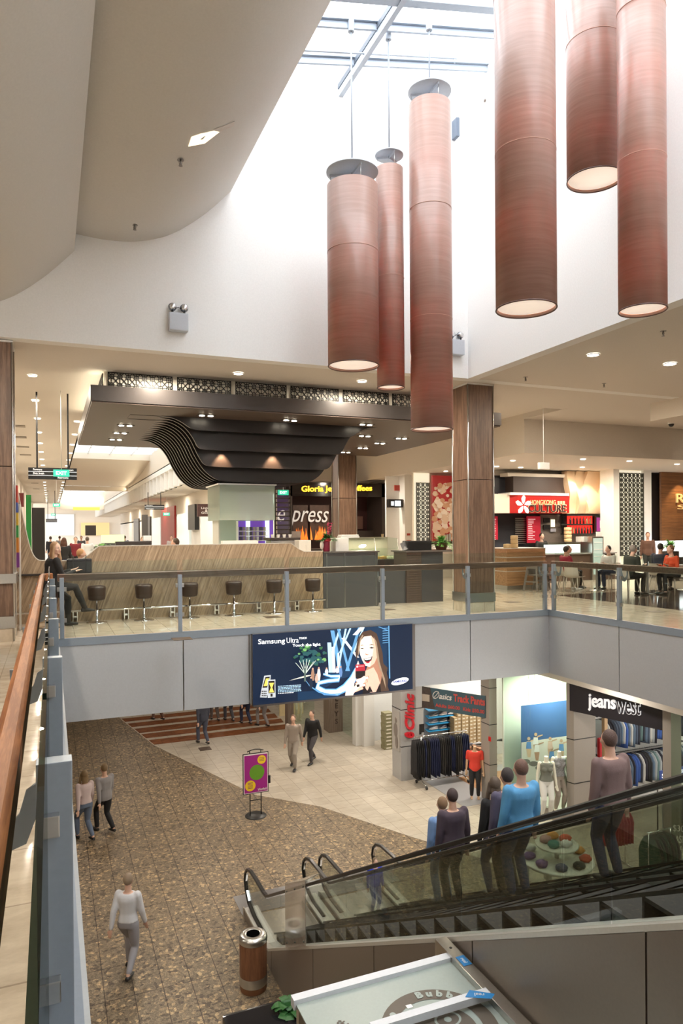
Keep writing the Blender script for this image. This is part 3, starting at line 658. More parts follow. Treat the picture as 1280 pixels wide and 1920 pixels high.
def cloth(name, c, r=.8): return mat('cloth_'+name, c, r, bump=.25, bs=180)
SKIN = mat('skin', (.62, .38, .28), .5); SKIN2 = mat('skin_fair', (.70, .46, .36), .5); SHOE = mat('shoe_black', (.02, .02, .02), .4)
def human(label, loc, rz, pelvis=(0, 0, .93), feet=((-.1, .0, .08), (.1, .0, .08)), hands=None, lean=(0, .03, 1), look=(0, 1, 0), female=False,
          shirt=None, trousers=None, skin=None, hair=(.06, .035, .02), hs='short', sleeve='long', shoe=None, s=1.0, vox=.017, mannequin=None, head=True, group=None, boots=0, knee_pole=(0, 1, .1), elbow=(0, -1, -.3), face=False, name='person', cat='person'):
    sk = mannequin or skin or SKIN
    T = thing(name, label, cat, loc, rz, group)
    P = Vector(pelvis); U = Vector(lean).normalized(); X = Vector((1, 0, 0)); Fd = U.cross(X)*-1
    Fd = X.cross(U)*-1 if X.cross(U).y > 0 else X.cross(U)
    if Fd.y < 0: Fd = -Fd
    sw = .165 if female else .19
    chest = P+U*.36; neck = P+U*.50; sh = [P+U*.44-X*sw, P+U*.44+X*sw]; hip = [P-X*.09+Vector((0, 0, -.04)), P+X*.09+Vector((0, 0, -.04))]
    LK = Vector(look).normalized(); hc = neck+U*.07+Vector((0, 0, .10))+LK*.025
    if hands is None: hands = ((-.25, .06, P.z-.13), (.25, .02, P.z-.13))
    arms = []; legs = []
    for i in (0, 1):
        el, wr = two_bone(sh[i], hands[i], .29, .26, Vector(elbow)+X*(-.35 if i == 0 else .35)); arms.append((sh[i], el, wr))
        kn, an = two_bone(hip[i], feet[i], .43, .43, knee_pole); legs.append((hip[i], kn, an))
    w = (.155, .115, .15) if female else (.16, .14, .175)
    def torso(b, g, lo=-.10, hi=.47):
        st = [(-.10, w[0]*.92, .10), (0, w[0], .115), (.15, w[1], .095), (.26, w[1]*1.12, .10), (.36, w[2], .115), (.43, w[2]*1.08, .10), (.47, w[2]*.7, .075)]
        loft(b, [(P+U*a, X, Fd, rx+g, ry+g) for a, rx, ry in st if lo-.001 <= a <= hi+.001])
    # body
    b = MB(); torso(b, 0)
    loft(b, [(neck-U*.05, X, Fd, .062, .062), (neck+U*.06, X, Fd, .05, .052), (neck+U*.12, X, Fd, .05, .052)])
    if female: b.ball(chest-U*.05+Fd*.09-X*.07, (.062, .06, .06)); b.ball(chest-U*.05+Fd*.09+X*.07, (.062, .06, .06))
    for i in (0, 1):
        a, e, c = arms[i]; limb(b, [a, e, c], [.052, .040, .027]); d = (c-e).normalized(); side = X*(-1 if i == 0 else 1)
        pal = c+d*.075; n2 = d.cross(side).normalized() if abs(d.dot(side)) < .95 else Vector((0, 0, 1)); wd = d.cross(n2).normalized()
        loft(b, [(c, wd, n2, .026, .020), (c+d*.05, wd, n2, .038, .015), (c+d*.095, wd, n2, .036, .013)], 10)
        for q, (o_, L) in enumerate(((-.029, .062), (-.010, .072), (.010, .068), (.028, .052))):
            p0 = c+d*.088+wd*o_; p1 = p0+d*L*.55+n2*.006; p2 = p1+(d+n2*.55).normalized()*L*.5; b.tube([p0, p1, p2], [.0095, .009, .0075], 8)
        th = wd*(-1 if (wd.dot(Fd) < 0) else 1); p0 = c+d*.03+th*.02; b.tube([p0, p0+(d*.6+th).normalized()*.035, p0+(d*.6+th).normalized()*.035+(d+th*.2).normalized()*.032], [.013, .011, .009], 8)
        h, k, an = legs[i]; limb(b, [h, h.lerp(k, .5), k, k.lerp(an, .3), an], [.088, .076, .052, .056, .035])
        ft = feet_dir(k, an, knee_pole); b.ball(an+Vector((0, 0, -.045)), (.036, .04, .035)); loft(b, [(an+Vector((0, 0, -.04))-ft*.04, ft.cross(Vector((0, 0, 1))), Vector((0, 0, 1)), .032, .034), (an+ft*.08+Vector((0, 0, -.045)), ft.cross(Vector((0, 0, 1))), Vector((0, 0, 1)), .042, .028), (an+ft*.17+Vector((0, 0, -.06)), ft.cross(Vector((0, 0, 1))), Vector((0, 0, 1)), .032, .014)], 10)
    hx = LK.cross(Vector((0, 0, 1))).normalized(); hz = hx.cross(LK).normalized()
    q = Matrix((hx, LK, hz)).transposed()
    if head:
        b.ball(hc, (.073, .092, .108), 18, 12, q); b.ball(hc+LK*.03-hz*.055, (.052, .056, .058), 14, 8, q)
        b.ball(hc+LK*.094-hz*.018, (.013, .020, .024), 8, 6, q); b.ball(hc+LK*.078-hz*.058, (.024, .016, .012), 8, 6, q); b.ball(hc+LK*.07-hz*.095, (.022, .018, .016), 8, 6, q)
        for sg in (-1, 1): b.ball(hc+hx*sg*.074-hz*.01-LK*.005, (.010, .018, .030), 8, 6, q); b.ball(hc+hx*sg*.045+LK*.062-hz*.03, (.022, .02, .02), 8, 6, q)
    def mk(nm, bb, m, v=vox, sm=3, par=T):
        me = remesh(bb, nm, m, v, sm); o = bpy.data.objects.new(nm, me); COL.objects.link(o); o.parent = par; return o
    mk('body', b, sk, min(vox, .014), 2)
    if trousers:
        b = MB(); torso(b, .014, -.10, .15)
        for h, k, an in legs: limb(b, [h, h.lerp(k, .5), k, k.lerp(an, .4), an+(k-an)*.08], [.10, .092, .068, .068, .055 if not female else .046])
        mk('trousers', b, trousers)
    if shirt:
        b = MB(); torso(b, .02, -.10 if not female else 0, .47)
        if female: b.ball(chest-U*.05+Fd*.09-X*.07, (.075, .07, .07)); b.ball(chest-U*.05+Fd*.09+X*.07, (.075, .07, .07))
        for a, e, c in arms:
            if sleeve == 'long': limb(b, [a, e, c-(c-e)*.06], [.068, .056, .040])
            elif sleeve == 'short': limb(b, [a, a.lerp(e, .62)], [.068, .058])
        mk('top', b, shirt)
    for i in (0, 1):
        if mannequin: break
        h, k, an = legs[i]; ft = feet_dir(k, an, knee_pole); sd = ft.cross(Vector((0, 0, 1))).normalized(); b = MB(); z = Vector((0, 0, 1))
        loft(b, [(an-ft*.065-z*.045, sd, z, .034, .034), (an-z*.04, sd, z, .044, .042), (an+ft*.10-z*.05, sd, z, .050, .031), (an+ft*.19-z*.06, sd, z, .036, .019)], 12)
        if boots: limb(b, [an, an+(k-an)*boots], [.050, .058])
        mk('shoe', b, shoe or SHOE, .012, 2)
    if head and not mannequin and hs != 'bald':
        b = MB(); b.ball(hc-LK*.022+hz*.022, (.083, .090, .105), 18, 12, q)
        if hs == 'long':
            b.ball(hc-LK*.055-hz*.10, (.085, .05, .13), 14, 8, q); b.ball(hc-LK*.05-hz*.21, (.075, .045, .11), 14, 8, q)
            for sg in (-1, 1): limb(b, [hc+hx*sg*.072+hz*.02+LK*.015, hc+hx*sg*.088-hz*.09+LK*.012, hc+hx*sg*.095-hz*.2+LK*.03, hc+hx*sg*.085-hz*.28+LK*.045], [.022, .030, .034, .018])
        mk('hair', b, mat('hair_%d_%d' % (hair[0]*1000, hair[2]*1000), hair, .55, bump=.6, bs=160), .011, 2)
    if face:
        for sg in (-1, 1):
            e0 = hc+hx*sg*.030+LK*.0835+hz*.008; o = MB().ball(e0, (.012, .006, .007), 10, 6, q).build('eye', mat('eye_white', (.7, .68, .65), .3), T); sub(o, 'iris', MB().ball(e0+LK*.0045, (.0055, .003, .0055), 8, 6, q), mat('iris_dark', (.04, .03, .025), .2))
            MB().ball(hc+hx*sg*.031+LK*.086+hz*.026, (.016, .004, .0035), 8, 6, q).build('eyebrow', mat('brow', (.12, .07, .04), .8), T)
        MB().ball(hc+LK*.0925-hz*.060, (.020, .007, .007), 10, 6, q).build('mouth', mat('lips', (.50, .16, .15), .4), T)
    if s != 1.0: T.scale = (s, s, s)
    return T
def feet_dir(k, an, pole):
    d = Vector(pole); d.z = 0; return d.normalized() if d.length > .01 else Vector((0, 1, 0))
def sitter(label, x, y, rz, seat=.46, table=.74, lean=(0, .12, 1), hands=None, **k):
    sp = k.pop('z0', 0)
    return human(label, (x, y, sp), rz, pelvis=(0, 0, seat+.09), feet=((-.12, .42, .08), (.12, .38, .08)), hands=hands or ((-.16, .36, table+.04), (.16, .38, table+.04)), lean=lean, knee_pole=(0, 1, .6), elbow=(0, -.6, -1), **k)
def walker(label, x, y, z, rz, st=.22, **k):
    return human(label, (x, y, z), rz, pelvis=(0, 0, .90), feet=((-.09, st, .09), (.09, -st, .12)), hands=((-.24, -.14, .80), (.24, .16, .80)), **k)
def stander(label, x, y, z, rz, **k): return human(label, (x, y, z), rz, **k)
# ------------------------------------------------------------ six tall veneer pendant lamps
def shade_mat():
    m = bpy.data.materials.new('rosewood_veneer_shade'); m.use_nodes = True; n = m.node_tree; n.nodes.clear()
    o = n.nodes.new('ShaderNodeOutputMaterial'); g = n.nodes.new('ShaderNodeNewGeometry'); mp = n.nodes.new('ShaderNodeMapping')
    n.links.new(g.outputs['Position'], mp.inputs[0]); mp.inputs['Scale'].default_value = (1.2, 1.2, 26)
    a = n.nodes.new('ShaderNodeTexNoise'); a.inputs['Scale'].default_value = 1; a.inputs['Detail'].default_value = 8; a.inputs['Roughness'].default_value = .7
    n.links.new(mp.outputs[0], a.inputs['Vector'])
    r = ramp(n, [(.25, (.27, .16, .128)), (.5, (.335, .205, .165)), (.75, (.40, .255, .21))]); n.links.new(a.outputs[0], r.inputs[0])
    p = n.nodes.new('ShaderNodeBsdfPrincipled'); n.links.new(r.outputs[0], p.inputs['Base Color']); p.inputs['Roughness'].default_value = .32
    t = n.nodes.new('ShaderNodeBsdfTranslucent'); t.inputs[0].default_value = (.95, .17, .06, 1)
    mx = n.nodes.new('ShaderNodeMixShader'); mx.inputs[0].default_value = .075
    n.links.new(p.outputs[0], mx.inputs[1]); n.links.new(t.outputs[0], mx.inputs[2]); n.links.new(mx.outputs[0], o.inputs[0]); return m
SHADE = shade_mat(); DIFF = em('cream_lamp_diffuser', (1, .84, .70), .45); DISC = mat('grey_steel_disc', (.50, .53, .58), .5)
def pendant(x, y, d, z0, z1, label, lamps):
    t = thing('pendant_lamp', label, 'pendant lamp', (x, y, z0), group='tall veneer pendant lamps'); r = d/2
    s = MB().lathe([(r-.012, z0), (r, z0), (r, z1), (r-.012, z1), (r-.012, z0)], (x, y, 0), 56)
    s.f = s.f[:56*4]; s.m = s.m[:56*4]; s.sm = s.sm[:56*4]
    sh = s.build('shade', SHADE, t)
    k = z0+1.95
    while k < z1-.3:
        sub(sh, 'joint_band', MB().tube([(x+(r+.001)*math.cos(a*PI/28), y+(r+.001)*math.sin(a*PI/28), k) for a in range(56)], .004, 4, closed=True), mat('veneer_seam', (.5, .27, .19), .4)); k += 1.95
    sub(sh, 'rim', MB().tube([(x+(r-.004)*math.cos(a*PI/28), y+(r-.004)*math.sin(a*PI/28), z0) for a in range(56)], .010, 6, closed=True), mat('dark_rim', (.10, .045, .035), .4))
    MB().lathe([(0.01, z0+.035), (r-.02, z0+.035), (r-.02, z0+.05), (.01, z0+.05)], (x, y, 0), 48).build('diffuser', DIFF, t)
    MB().lathe([(.01, z1+.24), (r*1.02, z1+.24), (r*1.02, z1+.262), (.01, z1+.262)], (x, y, 0), 48).build('top_disc', DISC, t)
    for q in range(3):
        a = q*2*PI/3+.5; MB().beam((x, y, z1+.225), (x+r*.9*math.cos(a), y+r*.9*math.sin(a), z1+.225), .015, .05).build('spreader_arm', DISC, t)
        MB().tube([(x+r*.86*math.cos(a), y+r*.86*math.sin(a), z1-.05), (x+r*.86*math.cos(a), y+r*.86*math.sin(a), z1+.24)], .006, 6).build('hanging_wire', STEEL, t)
    MB().lathe([(.01, z1-.06), (r-.014, z1-.06), (r-.014, z1-.05), (.01, z1-.05)], (x, y, 0), 40).build('light_block_lid', DISC, t)  # added unseen lid that keeps skylight out of the tube
    zt = roofz(x)+.12
    MB().tube([(x, y, z1+.2), (x, y, zt)], .016, 8).build('suspension_rod', mat('white_rod', (.30, .33, .37), .4), t)
    MB().lathe([(.055, zt-.2), (.055, zt)], (x, y, 0), 14).build('ceiling_mount', mat('white_rod', (.30, .33, .37), .4), t)
    for zz, p in lamps:
        l = bpy.data.lights.new('pendant_bulb', 'POINT'); l.energy = p*(2.0 if zz < z0+1.4 else 1.5); l.color = (1, .72, .5); l.shadow_soft_size = .05
        lo = bpy.data.objects.new('pendant_bulb', l); COL.objects.link(lo); lo.location = (x, y, zz)
pendant(4.86, 11.15, .88, 4.67, 7.76, 'short fat veneer pendant lamp, leftmost of the hanging six', [(5.4, 45), (6.6, 35)])
pendant(5.65, 11.30, .495, 4.38, 8.28, 'thinnest veneer pendant lamp with red glowing bands, behind the leftmost one', [(4.85, 30), (5.75, 34), (6.65, 32), (7.6, 24)])
pendant(6.30, 10.98, .75, 3.62, 9.38, 'longest veneer pendant lamp, third from the left, hanging before the walnut column', [(4.4, 30), (5.6, 34), (7.0, 34), (8.3, 25)])
pendant(5.55, 7.29, .75, 4.59, 9.6, 'big glossy veneer pendant lamp with its top out of view, fourth from the left', [(5.6, 30), (6.9, 38), (8.4, 25)])
pendant(7.36, 8.05, .79, 6.90, 10.2, 'veneer pendant lamp with the highest hanging end, partly behind the rightmost one', [(7.5, 20), (8.6, 32)])
pendant(7.20, 7.02, .60, 4.68, 9.8, 'rightmost veneer pendant lamp with bright red bands', [(5.3, 30), (6.5, 44), (7.7, 44), (8.9, 30)])

# ------------------------------------------------------------ coffee kiosk canopy
K = thing('kiosk_canopy', 'huge dark slab canopy hung over the coffee bar with a ribbed funnel below', 'canopy', (5.5, 18, 4.4))
UNDER = mat('brown_canopy_soffit', (.085, .058, .045), .45)
MB().box(.75, 10.38, 14.65, 21.9, 4.43, 4.74).build('fascia_slab', mat('charcoal_laminate', (.042, .036, .034), .30), K)
MB().box(.77, 10.36, 14.67, 21.88, 4.40, 4.429).build('soffit_panel', UNDER, K)
MB().box(1.62, 2.6, 15.9, 15.92, 4.392, 4.401).box(1.62, 2.6, 16.5, 16.52, 4.392, 4.401).box(1.62, 1.64, 15.9, 16.5, 4.392, 4.401).box(2.58, 2.6, 15.9, 16.5, 4.392, 4.401).build('access_hatch', DARK, K)
SL = [(2.25, 4.40), (2.55, 4.36), (2.82, 4.22), (3.02, 3.98), (3.20, 3.62), (3.42, 3.30), (3.72, 3.09), (4.05, 3.02), (4.5, 3.0)]
SR = [(7.55, 4.40), (7.2, 4.35), (6.95, 4.2), (6.78, 3.95), (6.6, 3.6), (6.38, 3.28), (6.1, 3.09), (5.8, 3.02), (5.2, 3.0)]
Ls = arc_spline([(x, 0, z) for x, z in SL], 4); Rs = arc_spline([(x, 0, z) for x, z in SR], 4)
FIN = mat('black_brown_rib', (.019, .015, .014), .33)
def fin(y, zf, th, dx=0):
    def cl(P):
        out = []
        for p in P:
            z = p.z
            if z < zf+.12: z = zf+.12*math.exp((z-zf-.12)/.12*1.0) if z > zf-2 else zf
            out.append((p.x, y, min(p.z if p.z > zf+.12 else z, 4.4)))
        return out
    return MB().prism(cl(Ls)+cl(Rs)[::-1], (0, th, 0))
for k, (y, zf) in enumerate([(15.85, 4.12), (16.12, 3.72), (16.45, 3.36)]): fin(y, zf, .07).build('funnel_tier', FIN, K)
for k in range(11): fin(16.8+k*.33, 3.0, .07).build('funnel_rib', FIN, K)
MB().box(3.9, 5.9, 16.95, 20.3, 3.2, 4.4).build('funnel_core', DARK, K)
for k, (xa, xb) in enumerate([(1.10, 2.39), (2.49, 3.66), (3.76, 4.92), (5.02, 6.18), (6.28, 7.46), (7.56, 8.74), (8.84, 10.02)]): pass
CREAMP = mat('cream_lattice_backing', (.80, .76, .66), .7)
def lattice(b, c, ux, w, h, tx, cell, bar, th, nrm):
    """fretwork: rings on a square grid joined by bars and diagonals, framed"""
    c = Vector(c); ux = Vector(ux).normalized(); uz = Vector((0, 0, 1)); nrm = Vector(nrm)
    def P(a, z): return c+ux*a+uz*z
    def seg(a0, z0, a1, z1, wd):
        p, q = P(a0, z0), P(a1, z1); d = (q-p).normalized(); s_ = d.cross(nrm).normalized()*wd/2
        b.prism([p-s_, q-s_, q+s_, p+s_], nrm*th)
    for z in (bar/2, h-bar/2): seg(0, z, w, z, bar)
    for a in (bar/2, w-bar/2): seg(a, 0, a, h, bar)
    nx = max(1, round(w/cell)); nz = max(1, round(h/cell)); cx, cz = w/nx, h/nz
    for i in range(nx):
        for j in range(nz):
            x0, z0 = i*cx, j*cz; mx, mz = x0+cx/2, z0+cz/2; r = min(cx, cz)*.27
            pts = [(mx+r*math.cos(q*PI/5), mz+r*math.sin(q*PI/5)) for q in range(10)]
            for q in range(10): seg(*pts[q], *pts[(q+1) % 10], bar*.8)
            for q in (1, 3, 5, 7):
                a = q*PI/4; seg(mx+r*math.cos(a), mz+r*math.sin(a), mx+cx*.5*(1 if math.cos(a) > 0 else -1), mz+cz*.5*(1 if math.sin(a) > 0 else -1), bar*.8)
            seg(mx, z0, mx, z0+cz, bar*.55); seg(x0, mz, x0+cx, mz, bar*.55)
for k, (xa, xb) in enumerate([(1.10, 2.39), (2.49, 3.64), (3.74, 4.90), (5.00, 6.16), (6.27, 7.44), (7.54, 8.72), (8.82, 10.0)]):
    b = MB(); lattice(b, (xa, 15.02, 4.75), (1, 0, 0), xb-xa, .345, 4, .172, .016, .02, (0, -1, 0)); b.build('fretwork_screen', BLACK, K)
b = MB(); lattice(b, (1.02, 15.2, 4.75), (0, 1, 0), 3.0, .345, 4, .172, .016, .02, (-1, 0, 0)); b.build('fretwork_screen', BLACK, K)
MB().box(1.03, 10.1, 15.03, 15.06, 4.74, 5.13).box(1.03, 1.06, 15.06, 21, 4.74, 5.13).build('screen_backing', CREAMP, K)
MB().box(1.0, 10.1, 15.0, 15.07, 5.095, 5.14).build('screen_head_rail', CREAMP, K)
SPOTL = em('halogen_lens', (1, .88, .68), 30)
def twin(x, y, z, label):
    t = thing('twin_spotlight', label, 'ceiling light', (x, y, z), group='twin halogen spotlights in the canopy')
    MB().rbox(x-.2, x+.2, y-.09, y+.09, z-.012, z, .004).build('housing', DARK, t)
    for sx in (-.095, .095): MB().lathe([(.058, z-.02), (.058, z-.012), (.05, z-.011)], (x+sx, y, 0), 16).build('lamp_lens', SPOTL, t)
    return t
tw = [(1.68, 17.53, 'upper of the three at the left end'), (1.68, 18.87, 'middle of the three at the left end'), (1.68, 20.21, 'lowest of the three at the left end'), (3.19, 15.45, 'above the left lit pool of the funnel'), (5.13, 15.45, 'above the right lit pool of the funnel'),
      (7.05, 15.45, 'left of the longest pendant, topmost'), (7.85, 17.29, 'right of the funnel, just below the topmost pair'), (8.91, 18.56, 'further right than the funnel, second row'), (9.02, 17.41, 'nearest the longest pendant'), (8.92, 19.8, 'last but one on the right, low'), (7.83, 19.1, 'at the right tip of the funnel'), (8.87, 21.05, 'lowest of all, over the slim column')]
tt = None
for x, y, l in tw:
    tt = twin(x, y, 4.40, 'twin halogen spotlight in the dark canopy, '+l); spot('spotlight_beam', (x, y, 4.34), 110, angle=1.9)
for x in (3.5, 5.0, 6.4): spot('spotlight_beam', (x, 16.2, 3.95), 30, angle=1.5, rot=(-.25*0+.0, 0, 0)); 
for x, y, z, l in ((3.75, 16.10, 3.70, 'left'), (5.0, 16.10, 3.70, 'right')):
    spot('funnel_spot', (x, 16.30, 3.74), 130, (1, .62, .35), 1.3, (.35, 0, 0))
# glazed stem of the kiosk
G = thing('kiosk_core', 'frosted glass box column holding up the dark funnel', 'glass column', (4.55, 17.7, 0))
for nm, x0, x1, y0, y1 in (('frosted_pane', 3.82, 5.22, 17.0, 17.012), ('frosted_pane', 3.82, 3.832, 17.0, 18.4), ('frosted_pane', 5.21, 5.222, 17.0, 18.4), ('frosted_pane', 3.82, 5.22, 18.39, 18.4)):
    MB().box(x0, x1, y0, y1, 2.12, 2.99).build(nm, FROST, G)
MB().box(3.82, 5.22, 17.0, 17.01, 1.3, 2.12).build('clear_pane', SHOPG, G)
MB().box(3.9, 4.35, 17.5, 18.2, .0, 3.0).build('structural_core', mat('pale_core', (.62, .64, .6), .5), G)
MB().box(3.78, 5.26, 16.96, 18.44, 2.985, 3.02).build('top_frame', STEEL, G)
MB().box(3.82, 5.22, 17.0, 18.4, .0, 1.3).build('base_cabinet', DARK, G)

# ------------------------------------------------------------ coffee bar
BY = 15.5
B = thing('coffee_bar', 'long zebrano fronted coffee bar with a dipped screen panel', 'bar counter', (2.5, BY, 0))
top = arc_spline([(-1.74, 0, 3.1), (-.80, 0, 3.05), (-.62, 0, 2.75), (-.54, 0, 2.32), (-.46, 0, 1.9), (-.37, 0, 1.5), (-.25, 0, 1.29), (-.05, 0, 1.26), (.45, 0, 1.25), (.58, 0, 1.27)], 4)
tp = [(p.x, BY, p.z) for p in top]+[(.72, BY, 1.36), (.93, BY, 1.54), (5.14, BY, 1.55), (5.32, BY, 1.42), (5.46, BY, 1.35), (5.93, BY, 1.35)]
MB().prism([(-1.74, BY, 0)]+tp+[(5.93, BY, 0)], (0, .07, 0)).build('front_panel', BARW, B)
MB().sweep([(x, BY+.035, z+.008) for x, y, z in tp], [(-.04, -.008), (.04, -.008), (.04, .008), (-.04, .008)], (0, 1, 0)).build('edge_strip', mat('pale_edge_strip', (.6, .56, .5), .4), B)
MB().box(-1.74, .1, BY-.10, BY, .97, 1.01).build('ledge', DARK, B)
MB().box(.8, 5.8, BY+.07, BY+1.35, 1.02, 1.07).box(.8, 5.9, BY+.1, BY+.7, 0, 1.02).build('inner_worktop', GREYP, B)
MB().box(5.3, 5.93, BY+.07, BY+.7, 1.28, 1.34).build('end_worktop', mat('pale_worktop', (.55, .5, .44), .3), B)
fr = thing('foot_rail', 'polished chrome foot rail along the base of the coffee bar', 'foot rail', (2.5, 15.3, 0))
MB().tube([(-1.4, 15.28, .24), (5.9, 15.28, .24)], .024, 12).build('rail', CHROME, fr)
for x in (.45, 1.45, 2.4, 3.35, 4.3, 5.2):
    MB().rbox(x-.05, x-.03, 15.26, 15.5, .03, .23, .004).rbox(x+.03, x+.05, 15.26, 15.5, .03, .23, .004).rbox(x-.05, x+.05, 15.36, 15.40, .09, .13, .004).build('bracket', CHROME, fr)
# stools
def make_stool():
    t = thing('bar_stool', '', 'bar stool', (0, 0, 0), 0.0, 'bar stools at the coffee bar')
    MB().lathe([(.05, .455), (.13, .455), (.158, .47), (.165, .50), (.178, .66), (.182, .70), (.172, .735), (.14, .75), (.02, .755)], seg=32).build('seat', LEATHER, t)
    MB().tube([(.18*math.cos(a*PI/16), .18*math.sin(a*PI/16), .69) for a in range(32)], .0035, 5, closed=True).build('seat_piping', LEATHER, t)
    MB().lathe([(.032, .02), (.032, .30), (.022, .30), (.022, .455)], seg=16).build('pedestal', CHROME, t)
    MB().lathe([(.205, 0), (.205, .008), (.17, .018), (.07, .028), (.04, .05), (.032, .07)], seg=32).build('base', CHROME, t)
    return t
st = make_stool(); sx = [.86, 1.79, 2.74, 3.70, 4.62, 5.54]
for i, x in enumerate(sx):
    l = 'brown drum seated bar stool on a chrome pedestal, %s from the left' % ORD[i]
    if i == 0: st.location = (x, 15.14, 0); st['label'] = l
    else: copy_tree(st, (x, 15.14-.0, 0), label=l)
# slate clad service counter at the right end
t = thing('service_counter', 'slate grey laminate service counter at the right end of the coffee bar', 'counter', (6.7, 15.9, 0))
MB().rbox(5.94, 7.36, 15.5, 16.3, 0, 1.31, .004).build('body', GREYP, t)
for x in (6.02, 6.48, 7.30): MB().box(x, x+.012, 15.492, 15.5, 0.02, 1.30).build('metal_joint', STEEL, t)
MB().rbox(5.94, 7.4, 15.47, 16.32, 1.31, 1.345, .004).build('worktop', mat('dark_worktop', (.10, .09, .085), .25), t)
t = thing('till_counter', 'slate and ribbed brown counter under the black till, right of the slate service counter', 'counter', (8.4, 16.2, 0))
MB().rbox(7.42, 8.30, 15.85, 16.6, 0, .92, .004).build('low_cabinet', GREYP, t)
MB().rbox(8.3, 8.72, 15.78, 16.5, 0, 1.28, .004).build('ribbed_panel', mat('ribbed_brown', (.10, .07, .055), .4), t)
for z in range(20): MB().box(8.3, 8.72, 15.772, 15.78, .06+z*.06, .066+z*.06).build('rib', DARK, t)
MB().rbox(8.72, 9.35, 15.78, 16.5, 0, 1.28, .004).build('gloss_panel', mat('gloss_slate', (.06, .06, .065), .08), t)
MB().rbox(8.26, 9.75, 15.74, 16.6, 1.28, 1.32, .004).build('worktop', mat('dark_worktop', (.10, .09, .085), .25), t)
# things on the counters
CUP = mat('white_ceramic', (.8, .8, .78), .3)
def simple(name, mb, m, label, cat, group=None): o = mb.build(name, m); tag(o, label, cat, group); return o
t = thing('till', 'black till box standing on the counter beside the fern', 'till', (8.75, 16.1, 1.32))
MB().rbox(8.42, 9.12, 15.95, 16.25, 1.32, 1.57, .02).build('body', BLACK, t); MB().prism([(8.25, 15.9, 1.33), (8.42, 15.95, 1.36), (8.42, 16.1, 1.56), (8.25, 16.05, 1.5)], (.02, 0, 0)).build('screen', GREYP, t)
LEAF = mat('fern_green', (.10, .30, .05), .5, var=.3); LEAFD = mat('dark_leaf_green', (.03, .13, .03), .45, var=.3)
def frond_bunch(b, c, n, ln, lift, seed, w=.02, droop=.5):
    r = random.Random(seed); c = Vector(c)
    for k in range(n):
        a = r.uniform(0, 2*PI); el = r.uniform(*lift); L = ln*r.uniform(.6, 1.1); P = []
        for i in range(6):
            t = i/5; P.append(c+Vector((math.cos(a)*L*t*math.cos(el), math.sin(a)*L*t*math.cos(el), L*t*math.sin(el)-droop*L*t*t)))
        for i in range(5):
            d = (P[i+1]-P[i]); s_ = d.cross(Vector((0, 0, 1))).normalized()*w*(math.sin(PI*(i+.3)/6)); s2 = d.cross(Vector((0, 0, 1))).normalized()*w*(math.sin(PI*min(i+1.3, 5.6)/6))
            b.add([P[i]-s_, P[i]+s_, P[i+1]+s2, P[i+1]-s2], [(0, 1, 2, 3)])
            if w < .03:
                for sg in (-1, 1): q = P[i]+d*.5; b.add([q, q+s_.normalized()*sg*w*3.2+d*.4, q+s_.normalized()*sg*w*3+d*.7], [(0, 1, 2)])
def potted(name, loc, pr, ph, pm, n, ln, lift, seed, label, lm, w=.02, droop=.5, cat='potted plant'):
    t = thing(name, label, cat, loc); x, y, z = loc
    MB().lathe([(pr*.62, z), (pr*.7, z+.01), (pr, z+ph), (pr*1.05, z+ph), (pr*.9, z+ph-.02), (.02, z+ph-.03)], (x, y, 0), 20).build('pot', pm, t)
    b = MB(); frond_bunch(b, (x, y, z+ph-.02), n, ln, lift, seed, w, droop); b.build('foliage', lm, t); return t
potted('potted_fern', (9.52, 16.15, 1.32), .19, .17, mat('terracotta_bowl', (.23, .10, .06), .5), 90, .48, (.1, 1.4), 4, 'feathery green fern in a brown bowl on the counter by the walnut column', LEAF, .016)
t = thing('flower_vase', 'pink glass vase of flowers with a red ribbon on the slate counter', 'vase', (6.12, 15.75, 1.345))
MB().lathe([(.07, 1.345), (.085, 1.37), (.085, 1.56), (.06, 1.60), (.07, 1.64)], (6.12, 15.75, 0), 18).build('vase', mat('cranberry_glass', (.32, .03, .07), .15), t)
b = MB(); frond_bunch(b, (6.12, 15.75, 1.62), 46, .34, (.3, 1.4), 9, .022, .4); b.build('foliage', LEAFD, t)
b = MB(); r_ = random.Random(2)
for k in range(60): b.ball((6.16+r_.uniform(-.05, .05)+k*.0008, 15.75+r_.uniform(-.05, .05), 1.72+k*.0052), .013, 6, 4)
b.build('blossom', mat('magenta_petals', (.45, .02, .10), .5), t)
MB().ball((6.14, 15.70, 1.62), (.08, .05, .05), 10, 6).build('ribbon', mat('red_ribbon', (.6, .02, .05), .4), t)
MB().ball((5.99, 15.72, 1.50), (.05, .05, .11), 8, 6).build('ribbon_tail', mat('pale_tissue', (.8, .72, .66), .6), t)
simple('napkin_box', MB().rbox(5.38, 5.68, 15.62, 15.95, 1.35, 1.62, .01).box(5.55, 5.58, 15.61, 15.62, 1.38, 1.5), mat('cream_box', (.68, .64, .57), .5), 'cream dispenser box at the right end of the zebrano bar', 'box')
simple('paper_sheet', MB().box(5.72, 5.85, 15.6, 15.8, 1.345, 1.36), CUP, 'white paper with a pen lying on the bar end beside the cream box', 'paper')
simple('cake_box', MB().rbox(6.34, 6.68, 15.7, 16.05, 1.345, 1.66, .008), CUP, 'white cardboard cake box standing on the slate counter', 'box')
simple('tray_stack', MB().rbox(6.6, 7.1, 16.0, 16.25, 1.66, 1.70, .008).rbox(6.62, 7.08, 16.0, 16.25, 1.705, 1.74, .008), CUP, 'white trays stacked behind the white cake box', 'tray')
